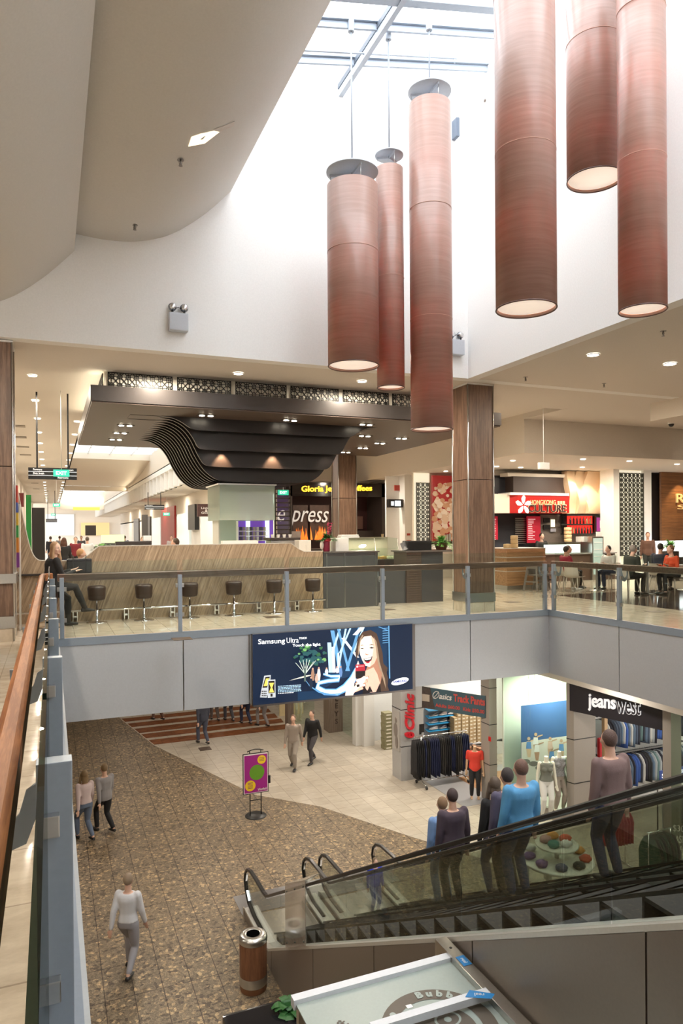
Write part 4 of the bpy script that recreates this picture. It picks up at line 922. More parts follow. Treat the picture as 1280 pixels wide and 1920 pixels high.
# pastry cabinet behind
t = thing('pastry_cabinet', 'glass fronted cabinet full of pastries behind the slate counter', 'display cabinet', (7.9, 17.6, 0))
MB().box(6.9, 8.9, 17.3, 18.1, 0, 1.05).build('base', DARK, t)
MB().prism([(6.9, 17.3, 1.05), (6.9, 17.45, 1.62), (6.9, 18.1, 1.66), (6.9, 18.1, 1.64), (6.9, 17.46, 1.60), (6.9, 17.32, 1.05)], (2.0, 0, 0)).build('glass_hood', SHOPG, t)
for x in (6.9, 8.18, 8.88): MB().beam((x, 17.3, 1.05), (x, 17.45, 1.63), .02).build('glass_frame', STEEL, t)
MB().box(6.92, 8.88, 17.5, 18.08, 1.33, 1.34).build('shelf', SHOPG, t); MB().box(6.9, 8.9, 18.08, 18.1, 1.05, 1.66).build('back', mat('warm_backing', (.35, .3, .24), .5), t)
pm = [mat('golden_pastry', (.55, .30, .10), .6), mat('cream_cake', (.75, .66, .5), .5), mat('chocolate_cake', (.10, .05, .03), .5)]
for i in range(3):
  for k in range(14):
    q = simple('pastry', MB().rbox(6.98+k*.137, 7.08+k*.137, 17.5+i*.17, 17.6+i*.17, 1.055, 1.13, .02), pm[(k//3+i) % 3], 'small pastry in the glass cabinet, %s along the %s tray' % (ORD[k], ('front', 'middle', 'back')[i]), 'pastry', 'pastries in the coffee bar cabinet')
area('cabinet_lamp', (7.9, 17.8, 1.6), 1.8, 12, (1, .9, .7), sy=.1)
simple('takeaway_cup', MB().lathe([(.03, 1.66), (.04, 1.74), (.043, 1.745)], (8.6, 17.8, 0), 12), mat('caramel_cup', (.6, .42, .25), .4), 'small caramel coloured cup on top of the pastry cabinet', 'cup')
# kiosk interior: machine, jugs, plant, yellow light strip
t = thing('coffee_machine', 'stainless coffee machine with pods and jugs behind the bar', 'coffee machine', (5.4, 16.4, 1.07))
MB().rbox(4.9, 5.9-.3, 16.3, 16.75, 1.07, 1.62, .03).build('body', STEEL, t); MB().rbox(4.86, 5.64, 16.25, 16.8, 1.62, 1.68, .01).build('cup_rack', DARK, t)
for x in (5.0, 5.15, 5.3, 5.45): MB().lathe([(.03, 1.68), (.045, 1.76)], (x, 16.5, 0), 12).build('cup', CUP, t)
simple('jug_shelf', MB().box(3.75, 4.6, 16.35, 16.6, 1.07, 1.62), CUP, 'stack of white trays behind the bar top', 'tray')
simple('black_tray', MB().rbox(.93+.35, 2.0, 15.62, 15.85, 1.56, 1.64, .01), DARK, 'long black tray lying on the bar top behind its edge', 'tray')
simple('takeaway_tub', MB().rbox(1.85, 2.02, 15.66, 15.82, 1.645, 1.76, .01), CUP, 'white takeaway tub standing on the black tray', 'tub')
potted('leafy_plant', (1.3, 20.3, 1.30), .12, .12, DARK, 30, .42, (.2, 1.2), 5, 'broad leaved green plant behind the left end of the bar', LEAF, .05, .6)
potted('dark_leafy_plant', (2.3, 20.3, 1.30), .14, .12, DARK, 60, .34, (.2, 1.3), 6, 'bushy dark green plant beyond the left end of the kiosk', LEAFD, .03, .4)
simple('lit_counter_strip', MB().box(1.6, 5.0, 19.9, 20.0, 1.28, 1.38), em('yellow_strip', (.95, .8, .1), .8), 'glowing yellow strip along the rear counter of the kiosk', 'light strip')
simple('rear_counter', MB().box(1.0, 8.5, 20.0, 20.6, 0, 1.3), DARK, 'dark rear counter of the coffee kiosk', 'counter')
# ------------------------------------------------------------ shops on the upper floor
def bp(u0, u1, v0, v1, Y, dep=.04, out=0.0):          # bounds on a wall plane facing the void
    um, vm = (u0+u1)/2, (v0+v1)/2; x0 = py(u0, vm, Y).x; x1 = py(u1, vm, Y).x; z1 = py(um, v0, Y).z; z0 = py(um, v1, Y).z
    return (x0, x1, Y-out, Y-out+dep, z0, z1)
def bx(name, u0, u1, v0, v1, Y, m, label=None, cat=None, dep=.04, out=0, group=None, parent=None, floor=False):
    q = list(bp(u0, u1, v0, v1, Y, dep, out))
    if floor: q[4] = 0
    o = MB().box(*q).build(name, m, parent)
    if label: tag(o, label, cat, group)
    return o
TL = mat('black_wall_tile', (.03, .03, .035), .2)
struct('wall_shops', MB().box(6.9, 9.3, 31.2, 31.3, 0, 4.1).box(13.7, 13.8, 24.1, 31, 0, 4.1).box(13.0, 15.0, 24.15, 24.25, 0, 4.1).box(14.9, 15.0, 22.2, 24.2, 0, 4.1).box(14.9, 21, 22.2, 22.3, 0, 4.1).box(9.2, 13.8, 30.0, 30.1, 0, 4.1).box(20.95, 21.05, 21.2, 22.3, 0, 4.1), BULK)
struct('wall_shops', MB().box(12.75, 14.2, 26.0, 26.1, 0, 4.1), PLASTER)
struct('wall_near', MB().box(-14, 40, -8.2, -8, LOW, 5.2).box(-6, 13, -8.2, -8, 5.1, 12.4), PLASTER)
struct('wall_east', MB().box(26, 26.2, -8, 30, -6, 5.2), BULK)
struct('wall_west', MB().box(-6.2, -6, -8, 45, -6, 12), BULK)
# coffee shop front
SF = thing('coffee_shop_front', 'black coffee shop front with yellow lettering and brown photo panels', 'shop front', (11.4, 28, 0))
bx('sign_fascia', 536, 722, 905, 931, 28, mat('gloss_black_fascia', (.012, .008, .008), .12), dep=.3, parent=SF)
bx('back_wall', 545, 722, 925, 1060, 29.6, mat('dark_maroon_wall', (.045, .012, .012), .5), dep=.1, parent=SF, floor=True)
bx('side_pier', 716, 722, 905, 1060, 28, DARK, dep=1.6, parent=SF, floor=True); bx('side_pier', 541, 548, 905, 1060, 28, DARK, dep=1.6, parent=SF, floor=True)
YE = em('yellow_sign_letters', (1, .55, .03), 1.6)
c0, c1 = py(565, 918, 27.98), py(697, 916.5, 27.98)
fit_text("Gloria Jean's Coffees", YE, c0, c1, .33, parent=SF, ext=.02, bold=.018)
for u0, u1 in ((549, 577), (581, 617)):
    o = bx('photo_panel', u0, u1, 947, 1012, 28.6, mat('brown_photo', (.09, .045, .03), .4, var=.5, bs=6), dep=.05, parent=SF)
    b = MB(); r_ = random.Random(u0); q = bp(u0, u1, 983, 1012, 28.6)
    for k in range(26):
        x = r_.uniform(q[0], q[1]-.05); b.prism([(x, 28.58, q[4]), (x+.10, 28.58, q[4]), (x+.05+r_.uniform(-.05, .05), 28.58, q[4]+r_.uniform(.2, .62))], (0, .01, 0))
    sub(o, 'flame_picture', b, em('orange_flames', (.95, .26, .04), .6))
fit_text('espress', mat('white_script', (.75, .73, .7), .5, emit=.25), py(520, 972, 28.5), py(616, 974, 28.5), .72, parent=SF, ext=.01, shear=.35)
bx('framed_picture', 697, 714, 967, 992, 29.5, em('lit_picture', (.8, .8, .6), .55), 'lit framed picture inside the dark coffee shop', 'picture', .05)
bx('picture', 669, 680, 968, 992, 29.5, mat('brown_picture', (.18, .09, .07), .5), 'brown picture on the dark coffee shop wall beside the slim column', 'picture', .05)
t = bx('cake_counter', 668, 720, 995, 1050, 28.9, DARK, 'dark glass topped cake counter inside the coffee shop', 'counter', .5, floor=True)
bx('menu_sheet', 547, 564, 996, 1010, 27.4, mat('menu_sheet', (.35, .3, .28), .5), 'framed menu sheet standing before the brown photo panels', 'sign', .02)
b = MB()
q = bp(515, 545, 899, 1040, 27.0)
for k in range(22): b.box(q[0], q[1], 27, 27.05, .1+k*.18, .15+k*.18)
for x in (q[0], q[1]-.05): b.box(x, x+.05, 27, 27.05, 0, 4.1)
simple('slatted_screen', b, DARK, 'tall dark horizontally slatted screen left of the coffee shop', 'screen')
# purple shop seen through the glass column
PS = thing('purple_shop_front', 'violet lit shop front seen through the frosted glass column', 'shop front', (8.2, 30.9, 0))
bx('wall_panel', 418, 512, 925, 1050, 31.0, mat('violet_paint_glow', (.20, .07, .55), .4, emit=.25), dep=.05, parent=PS, floor=True)  # slight emission in the panel stands in for the shop's lighting
for u in (437, 461, 497): bx('lit_strip', u, u+8, 965, 1020, 30.9, em('white_strip', (.9, .9, 1), .7), dep=.03, parent=PS)
r_ = random.Random(5)
for j in range(3):
    for k in range(9): bx('boxed_gift', 443+k*6.3, 447.5+k*6.3, 988+j*9, 995+j*9, 30.8, mat('gift_%d' % (k % 3), ((.6, .6, .6), (.08, .08, .1), (.4, .35, .3))[k % 3], .5), '%s small boxed gift along the %s shelf of the violet shop' % (ORD[k], ('top', 'middle', 'bottom')[j]), 'box', .1, group='boxed gifts in the violet shop')
for j in range(3): bx('gift_shelf', 441, 502, 995+j*9, 996.3+j*9, 30.8, WHITE, 'white shelf of boxed gifts in the violet shop, %s from the top' % ORD[j], 'shelf', .15)
# right wall beyond: alcove, toilets sign, fretwork and food poster
bx('fire_alarm_box', 739, 749, 910, 920, 26, mat('alarm_red', (.45, .05, .03), .4), 'small red fire alarm box high on the cream wall', 'alarm box', .08, .06)
t = bx('restroom_sign', 729, 755, 936, 951.5, 25.6, BLACK, 'black lit sign box with white figures fixed to the cream wall', 'sign', .2)
b = MB(); q = bp(733, 738, 940, 948, 25.59); b.box(q[0], q[1], 25.58, 25.59, q[4], q[5]); q = bp(740, 751, 939, 949, 25.59); b.box(q[0], q[1], 25.58, 25.59, q[4], q[5])
o = b.build('lit_panel', em('white_sign', (.8, .9, 1), 1.0), t); o.matrix_parent_inverse = Matrix.Identity(4)
struct('trim_7', MB().box(*bp(759, 779, 898, 1080, 25.5, .5)[:4], 0, 4.1), PLASTER)
bx('call_point', 763, 769, 1000, 1004, 25.48, mat('alarm_red', (.45, .05, .03), .4), 'small red call point on the cream pier, the upper of two', 'alarm box', .02)
bx('call_point', 762, 770, 1013, 1018, 25.48, mat('alarm_red', (.45, .05, .03), .4), 'small red call point on the cream pier, the lower of two', 'alarm box', .02)
GLOW = mat('lit_cream_panel', (.85, .78, .6), .6, emit=.55)
def fret(u0, u1, v0, v1, Y, cell, label):
    t = thing('fretwork_panel', label, 'decorative panel', (py(u0, 950, Y).x, Y, 0)); q = bp(u0, u1, v0, v1, Y)
    MB().box(q[0]-.05, q[1]+.05, Y+.08, Y+.1, 0, 4.08).build('lit_backing', GLOW, t)
    b = MB(); lattice(b, (q[0], Y, max(q[4], .3)), (1, 0, 0), q[1]-q[0], q[5]-max(q[4], .3), 4, cell, .026, .03, (0, -1, 0)); b.build('fretwork', mat('dark_olive_screen', (.06, .06, .045), .4), t)
    return t
fret(780, 805, 905, 1032, 24.0, .17, 'tall dark fretwork panel beside the food poster, left of the walnut column')
t = thing('food_poster', 'tall poster of creamy nuts on red beside the walnut column', 'poster', (13.9, 24, 0)); q = bp(811, 862, 892, 1015, 23.9)
MB().box(q[0], q[1], 23.9, 24.0, q[4], q[5]).build('poster_board', mat('poster_red', (.42, .03, .03), .3, emit=.15), t)
b = MB(); r_ = random.Random(12)
cm = [mat('nut_cream', (.72, .52, .36), .5, emit=.1), mat('nut_peach', (.60, .32, .18), .5, emit=.1), mat('nut_pale', (.80, .66, .52), .5, emit=.1)]
for k in range(150):
    x = r_.uniform(q[0]+.06, q[1]-.06); z = r_.uniform(q[4]+.06, q[5]-.32); a0 = r_.uniform(0, 6.28); s_ = r_.uniform(.07, .17); yk = 23.895-k*.0006
    b.mat(cm[k % 3]); b.poly([(x+s_*math.cos(a0+i*PI/5)*(1 if i % 2 else .75), yk, z+s_*.8*math.sin(a0+i*PI/5)) for i in range(10)])
b.build('nut_picture', None, t)
bx('bottle_ledge', 811, 862, 1015, 1020, 23.8, DARK, 'dark ledge under the food poster', 'shelf', .15)
for k, u in enumerate((832, 837, 842)): bx('bottle', u, u+3, 1003-k, 1015, 23.8, mat('pale_bottle', (.5, .5, .46), .2), '%s small pale bottle from the left on the ledge below the food poster' % ORD[k], 'bottle', .08, group='bottles under the food poster')
bx('white_service_table', 812, 862, 1021, 1029, 22.6, WHITE, 'white table edge between the fern and the walnut column', 'table', .6)
# noodle shop
HK = thing('noodle_shop_front', 'dark tiled noodle bar front with a stone wall and red menu boards', 'shop front', (17.5, 22, 0))
bx('tile_wall', 908, 1062, 893, 1060, 22.1, TL, dep=.06, parent=HK, floor=True)
bx('dark_bulkhead', 962, 1066, 893, 925, 21.6, mat('dark_brown_bulkhead', (.05, .032, .026), .5), dep=.5, parent=HK); bx('cornice', 952, 1062, 888, 894, 21.55, BULK, dep=.5, parent=HK)
bx('stone_wall', 1013, 1063, 965, 1060, 22.0, mat('speckled_stone', (.20, .17, .145), .5, var=.6, bs=45), dep=.05, parent=HK, floor=True)
bx('marble_wall', 1062, 1151, 1001, 1060, 21.9, mat('brown_marble', (.26, .20, .16), .3, var=.3, bs=6), dep=.15, parent=HK, floor=True)
b = MB()
for k in range(14): b.box(*bp(966, 986, 971+k*3.6, 972.6+k*3.6, 21.95, .02))
b.build('vent_louvre', STEEL, HK)
bx('white_band', 905, 955, 926, 962, 21.3, mat('cream_sign_band', (.68, .60, .5), .5), dep=.5, parent=HK)
put = lambda s, u0, v0, u1, v1, Y, h, m, par, **k: fit_text(s, m, py(u0, v0, Y), py(u1, v1, Y), h, parent=par, **k)
SG = thing('red_noodle_sign', 'red illuminated sign box with a white flower and two lines of lettering', 'sign', (17, 21.2, 3))
RED = mat('sign_red', (.42, .012, .010), .3, emit=.15)
q = bp(970, 1067, 929, 962, 21.2); MB().prism([(q[0], 21.2, q[4]), (q[1], 21.2, q[4]), (q[1], 21.9, q[4]), (q[0]-.35, 21.9, q[4]), (q[0]-.35, 21.45, q[4])], (0, 0, q[5]-q[4])).build('sign_box', RED, SG)
MB().box(q[0]-.35, q[1]-.05, 21.15, 21.9, q[5], q[5]+.09).build('white_top', WHITE, SG)
GOLD = mat('gold_letters', (.75, .50, .26), .3, emit=.1); OUT = mat('letter_outline', (.75, .58, .36), .4, emit=.1)
put('HONGKONG', 993, 942, 1041, 942, 21.19, .17, GOLD, SG, bold=.004, ext=.015)
for k in range(3): bx('seal_character', 1045+k*5, 1048.6+k*5, 939.5, 945.5, 21.18, GOLD, dep=.015, parent=SG)
put('CULTURE', 989, 953, 1061, 953.5, 21.19, .31, OUT, SG, bold=.035, ext=.012); put('CULTURE', 990, 953, 1060, 953.5, 21.165, .27, mat('letter_dark', (.04, .02, .02), .4), SG, bold=.012, ext=.012)
b = MB(); c = py(981, 947, 21.18)
for k in range(5):
    a = PI/2+k*2*PI/5; pts = []
    for t_, w_ in ((.04, 0), (.12, .07), (.24, .10), (.34, .03)): pts.append((c.x+t_*math.cos(a)-w_*math.sin(a)*.9, c.z+t_*math.sin(a)+w_*math.cos(a)*.9))
    for t_, w_ in ((.36, -.02), (.28, -.09), (.14, -.06)): pts.append((c.x+t_*math.cos(a)-w_*math.sin(a)*.9, c.z+t_*math.sin(a)+w_*math.cos(a)*.9))
    b.prism([(x, 21.18, z) for x, z in pts], (0, -.012, 0))
b.build('flower_emblem', em('white_emblem', (1, .95, .9), .8), SG)
MENU = mat('menu_red', (.45, .012, .035), .4, emit=.2); MT = mat('menu_text', (.9, .6, .6), .5, emit=.4)
for u0, u1, v0, v1, l in ((988, 1013, 968, 1018, 'tall red menu board right of the steel louvre'), (921, 933, 968, 1012, 'narrow red menu board right beside the walnut column')):
    t = bx('menu_board', u0, u1, v0, v1, 21.85, MENU, l, 'menu board', .04)
    b = MB(); r_ = random.Random(u0)
    for k in range(12): b.box(*bp(u0+2, u0+2+r_.uniform(5, (u1-u0)*.55), v0+5+k*3.4, v0+6.3+k*3.4, 21.84, .01))
    o = b.build('menu_lines', MT, t); o.matrix_parent_inverse = Matrix.Identity(4)
for i, (u0, u1, v0, v1, m, l) in enumerate(((1019, 1031, 971, 980, BLACK, 'black framed notice on the stone wall, the upper one'), (1019, 1031, 984, 993, BLACK, 'black framed notice on the stone wall, the lower one'), (1033, 1040, 974, 988, em('lit_notice', (1, .9, .65), .8), 'small glowing notice on the stone wall'), (1032, 1042, 991, 997, mat('white_notice', (.5, .52, .6), .5), 'pale notice on the stone wall under the glowing one'))):
    bx('notice', u0, u1, v0, v1, 21.9, m, l, 'notice', .03)
# bottle shelves
t = thing('bottle_shelf', 'black shelf unit with a glowing red back holding wine bottles', 'shelf', (18.9, 21.6, 2)); q = bp(1062, 1151, 964, 1002, 21.6)
MB().box(q[0], q[1], 21.8, 21.88, q[4], q[5]).build('back_frame', BLACK, t)
for v0, v1 in ((967, 982), (985, 1000)): MB().box(*bp(1064, 1110, v0, v1, 21.75, .04)).build('red_backlight', em('red_backlight', (1, .03, .02), .9), t)
for v0 in (965, 982, 1000): MB().box(*bp(1062, 1112, v0, v0+2.4, 21.45, .35)).build('shelf_board', BLACK, t)
for r in range(2):
    for k in range(7 if r == 0 else 8):
        c = py(1069+k*(6.2 if r == 0 else 5.4), (982, 1000)[r], 21.58); dk = random.Random(k+r*9).choice([(.06, .01, .01), (.02, .02, .02), (.35, .2, .1)])
        simple('wine_bottle', MB().lathe([(.035, 0), (.038, .02), (.038, .17), (.014, .22), (.013, .27)], tuple(c), 10), mat('bottle_%d' % (dk[0]*100), dk, .15), '%s wine bottle from the left on the %s black shelf before the red glow' % (ORD[k], ('upper', 'lower')[r]), 'bottle', 'wine bottles of the %s shelf' % ('upper', 'lower')[r])
t = bx('menu_screen', 1116, 1147, 968, 998, 21.55, BLACK, 'wall screen showing a plate of food on purple', 'screen', .08)
for nm, u0, u1, v0, v1, m, o_ in (('picture', 1118, 1145, 970.5, 996, em('screen_purple', (.22, .02, .16), .8), .005), ('dish_picture', 1124, 1140, 976, 990, em('screen_plate', (.65, .5, .5), .8), .01), ('dish_picture', 1127, 1137, 979, 987, em('screen_food', (.2, .08, .05), .8), .015), ('caption', 1126, 1137, 972, 974, em('screen_plate', (.65, .5, .5), .8), .01)):
    o = MB().box(*bp(u0, u1, v0, v1, 21.55, .004, o_)).build(nm, m, t); o.matrix_parent_inverse = Matrix.Identity(4)
# wavy timber fins
WV = mat('pale_ply', (.74, .56, .38), .45, var=.1, bs=3)
for k, (u0, u1) in enumerate(((1062, 1078), (1078, 1096), (1094, 1124), (1122, 1136), (1132, 1151))):
    b = MB(); n = 24; P = []
    z0, z1 = py(u0, 963, 21.5).z, 4.08; x0, x1 = py(u0, 920, 21.5).x, py(u1, 920, 21.5).x; amp = .07
    L_ = [(x0+amp*math.sin(i/n*2*PI+k*.8), z0+(z1-z0)*i/n) for i in range(n+1)]; R_ = [(x1+amp*math.sin(i/n*2*PI+k*.8+.3), z0+(z1-z0)*i/n) for i in range(n+1)]
    for i in range(n):
        yy = 21.4+.10*math.sin(i/n*2*PI+k*1.4+1); y2 = 21.4+.10*math.sin((i+1)/n*2*PI+k*1.4+1)
        b.add([(L_[i][0], yy, L_[i][1]), (R_[i][0], yy+.05, R_[i][1]), (R_[i+1][0], y2+.05, R_[i+1][1]), (L_[i+1][0], y2, L_[i+1][1]), (L_[i][0], yy+.3, L_[i][1]), (R_[i][0], yy+.3, R_[i][1]), (R_[i+1][0], y2+.3, R_[i+1][1]), (L_[i+1][0], y2+.3, L_[i+1][1])],
              [(0, 1, 2, 3), (4, 7, 6, 5), (0, 3, 7, 4), (1, 5, 6, 2)])
    simple('wavy_panel', b, WV, 'tall wavy pale timber panel lit from above, %s from the left' % ORD[k], 'decorative panel', 'wavy timber panels over the wine shelves')
for x in (18.3, 19.2, 19.9): spot('wall_washer', (x, 20.9, 4.0), 70, (1, .8, .55), 1.3, (.35, 0, 0))
# cream piers and the big fretwork panel, club wall
for u0, u1 in ((1150, 1161), (1206, 1221)): struct('trim_8', MB().box(*bp(u0, u1, 870, 1043, 20.5)[:2], 20.5, 21.2, 0, 4.1), PLASTER)
fret(1161, 1206, 887, 1042, 20.52, .19, 'large dark fretwork panel glowing cream behind, between two cream piers')
W_ = thing('timber_club_wall', 'warm horizontal grained timber wall with a big gold initial', 'wall panel', (23, 21, 0))
bx('timber_panel', 1240, 1330, 884, 1060, 20.9, wood('club_timber', (.30, .13, .045), (.17, .07, .025), axis=0, scale=26, rough=.35, stretch=.04), dep=.1, parent=W_, floor=True)
bx('dark_return', 1222, 1241, 884, 1060, 21.3, DARK2, dep=.1, parent=W_, floor=True)
put('R', 1267, 934, 1282, 934, 20.88, .36, mat('brass_letter', (.75, .5, .2), .3, emit=.35), W_, ext=.03)
put('S', 1270, 951, 1284, 950, 20.88, .18, mat('brass_letter', (.75, .5, .2), .3, emit=.35), W_, ext=.03)
spot('wall_washer', (23.3, 20.3, 4.0), 90, (1, .75, .45), 1.4, (.3, 0, 0))
bx('lit_club_counter', 1247, 1320, 1014, 1044, 19.6, em('white_counter_glow', (.9, .95, 1), 1.4), 'glowing white counter front before the timber club wall', 'counter', .6, floor=False)
bx('counter_base', 1247, 1320, 1044, 1075, 19.62, DARK, 'dark base under the glowing white counter', 'counter base', .5, floor=True)
potted('potted_fern', tuple(Vector((20.3, 18.6, 1.05))), .16, .2, DARK, 60, .5, (.2, 1.3), 14, 'bright green fern beside the glowing white counter', LEAF, .02)
simple('fern_stand', MB().box(20.1, 20.5, 18.4, 18.8, 0, 1.05), DARK, 'dark stand carrying the fern by the club wall', 'plant stand')
# noodle bar counter
t = thing('noodle_counter', 'long dark noodle bar counter with glass food cabinets', 'counter', (17.2, 20.4, 0))
MB().box(15.2, 19.3, 20.2, 20.9, 0, .95).build('base', mat('brown_counter', (.10, .06, .045), .35), t); MB().box(15.1, 19.35, 20.15, 20.95, .95, .99).build('worktop', mat('grey_stone_top', (.3, .3, .3), .2), t)
MB().box(16.0, 18.6, 20.2, 20.22, .99, 1.38).box(16.0, 18.6, 20.22, 20.8, 1.37, 1.38).build('glass_cabinet', SHOPG, t)
MB().box(16.3, 17.9, 20.45, 20.5, 1.0, 1.3).build('lit_panel', em('case_glow', (.85, .9, .95), .9), t)
t = thing('drinks_fridge', 'glass door drinks fridge lit inside, at the right end of the noodle bar', 'fridge', (18.9, 20.3, 0)); q = bp(1110, 1131, 1006, 1050, 20.1)
MB().box(q[0], q[1], 20.1, 20.7, 0, q[5]).build('cabinet', STEEL, t); MB().box(q[0]+.05, q[1]-.05, 20.085, 20.1, .2, q[5]-.06).build('lit_door', mat('fridge_inside', (.35, .45, .42), .2, emit=.35), t)
for z in (.6, .85, 1.1, 1.35): MB().box(q[0]+.06, q[1]-.06, 20.07, 20.085, z, z+.015).build('shelf', WHITE, t)
b = MB(); r_ = random.Random(8)
t = thing('timber_counter', 'orange timber clad cabinet with pale trims behind the far balustrade corner', 'counter', (13.6, 18.6, 0))
MB().box(12.9, 14.35, 17.97, 19.25, .12, 1.26).build('body', OAKW, t); MB().box(12.93, 14.32, 18.0, 19.22, 0, .12).build('plinth', STEEL, t)
for z in (.55, .98, 1.25): MB().box(12.885, 14.36, 17.955, 19.26, z, z+.02).build('trim_line', mat('pale_trim', (.6, .58, .55), .4), t)
for k, (x, z) in enumerate(((13.15, 0), (13.42, 0), (13.42, 1), (13.42, 2))):
    simple('bamboo_steamer', MB().lathe([(.11, 0), (.115, .01), (.115, .11), (.10, .125), (.02, .13)], (x, 18.3, 1.275+z*.13), 18), mat('bamboo', (.62, .45, .24), .6), ('bamboo steamer basket alone on the timber counter', 'bottom bamboo steamer basket of the stack on the timber counter', 'middle bamboo steamer basket of the stack on the timber counter', 'top bamboo steamer basket of the stack on the timber counter')[k], 'basket')
for k in range(4): simple('bamboo_steamer', MB().lathe([(.13, 0), (.135, .01), (.135, .12), (.02, .13)], (17.55, 20.7, 1.39+k*.135), 18), mat('bamboo', (.62, .45, .24), .6), 'large bamboo steamer on the noodle bar, %s from the bottom of its stack' % ORD[k], 'basket')
simple('takeaway_box', MB().box(18.0, 18.35, 20.5, 20.8, 1.385, 1.58), CUP, 'white box on top of the noodle bar glass', 'box')
simple('white_notice_stand', MB().box(18.42, 18.7, 20.2, 20.22, .99, 1.75), CUP, 'white upright notice at the right end of the noodle bar glass', 'notice')
# high chairs
def high_chair(x, y, rz, label):
    t = thing('high_chair', label, 'high chair', (x, y, 0), rz, 'high chairs by the timber counter'); m = mat('grey_taupe_timber', (.17, .15, .135), .5)
    for sx in (-1, 1):
        for sy in (-1, 1): MB().beam((sx*.28, sy*.24, 0), (sx*.17, sy*.15, .74), .045, .06).build('leg', m, t)
        MB().beam((sx*.24, -.2, .28), (sx*.24, .2, .28), .04, .04).build('side_bar', m, t)
        MB().beam((sx*.19, -.17, .72), (sx*.19, .17, .72), .05, .10).build('arm', m, t)
    MB().beam((-.24, -.2, .22), (.24, -.2, .22), .04).build('front_bar', m, t); MB().beam((-.22, -.19, .45), (.22, -.19, .45), .04, .05).build('foot_board', m, t)
    MB().rbox(-.16, .16, -.14, .16, .46, .49, .008).build('seat', m, t); MB().rbox(-.17, .17, .12, .15, .50, .76, .008).build('backrest', m, t)
high_chair(13.45, 17.3, .3, 'grey wooden high chair at the left, before the timber counter')
high_chair(14.1, 17.7, -.2, 'dark wooden high chair, the right one before the timber counter')
simple('black_shell_chair', MB().lathe([(.25, 0), (.25, .01), (.03, .04), (.02, .72)], (13.9, 21.9, 0), 16).ball((13.9, 21.9, .86), (.26, .24, .12)), BLACK, 'black shell stool on a thin stem beyond the walnut column', 'stool')
# emergency lights, cameras, sprinklers, exit signs, directional signs
def emergency(x, z, y, label):
    t = thing('emergency_light', label, 'emergency light', (x, y, z)); g = mat('pale_grey_box', (.52, .55, .60), .5)
    MB().rbox(x-.17, x+.17, y-.16, y, z-.17, z+.15, .02).build('battery_box', g, t)
    for s_ in (-1, 1):
        c = Vector((x+s_*.105, y-.1, z+.26)); o = MB().ball(c+Vector((0, .02, 0)), (.075, .06, .075), 16, 10).build('lamp_head', mat('dark_chrome', (.25, .26, .28), .2, 1), t)
        sub(o, 'lens', MB().ball(c+Vector((0, -.035, 0)), (.055, .02, .055), 14, 8), mat('lamp_reflector', (.75, .76, .78), .1, .9)); sub(o, 'stem', MB().tube([(c.x, c.y, z+.14), (c.x, c.y, z+.2)], .02, 8), BLACK)
    MB().tube([(x-.04, y-.1, z+.24), (x, y-.1, z+.26), (x+.04, y-.1, z+.24)], .006, 6).build('cable', BLACK, t)
emergency(2.17, 5.63, WY, 'twin headed emergency light box on the left of the white well wall')
emergency(8.0, 5.72, WY, 'twin headed emergency light box half hidden behind the longest pendant')
t = simple('wall_floodlight', MB().rbox(7.98, 8.06, WY-.2, WY, 10.15, 10.55, .02), mat('dark_blue_grey', (.12, .15, .2), .4), 'small dark floodlight high on the well wall behind the longest pendant', 'light')
t = thing('wall_camera', 'small white camera on a curved arm high on the right well wall', 'camera', (8.3, 11.9, 10.4))
MB().tube([(8.35, 11.9, 10.75), (8.2, 11.85, 10.78), (8.08, 11.8, 10.65), (8.03, 11.8, 10.45)], .012, 8).build('arm', WHITE, t); MB().ball((8.03, 11.8, 10.38), (.06, .06, .09)).build('housing', STEEL, t)
def sprink(p, up, label, g=None):
    p = Vector(p); b = MB().tube([p, p-Vector((0, 0, .07))], .012, 8); b.lathe([(.05, -.004), (.05, 0)], tuple(p), 14); b.lathe([(.028, -.085), (.028, -.08)], tuple(p), 10); b.tube([p+Vector((-.022, 0, -.03)), p+Vector((-.01, 0, -.085)), p+Vector((.01, 0, -.085)), p+Vector((.022, 0, -.03))], .004, 5)
    simple('ceiling_sprinkler', b, mat('sprinkler_metal', (.28, .26, .24), .35, .8), label, 'sprinkler', g)
sprink((1.74, 10.05, 7.075), 1, 'metal sprinkler under the big plaster vault, near the slot light'); sprink((1.35, 12.25, 6.99), 1, 'metal sprinkler under the big plaster vault, near the far wall')
for u, v, l in ((985, 707, 'metal sprinkler in the ceiling right of the walnut column top'), (1132, 719, 'metal sprinkler in the ceiling below the guarded downlight'), (1243, 621, 'metal sprinkler in the ceiling at the right edge, near the well')):
    p = pz(u, v, CEI); sprink(p, 1, l)
t = thing('dome_camera', 'small dark dome camera under the ceiling at the far right', 'camera', tuple(pz(1258, 795, 5.0))); p = pz(1258, 795, 5.0)
MB().lathe([(.10, .0), (.10, .1)], tuple(p), 18).build('collar', WHITE, t); MB().ball(p, (.085, .085, .09)).build('dome', BLACK, t)
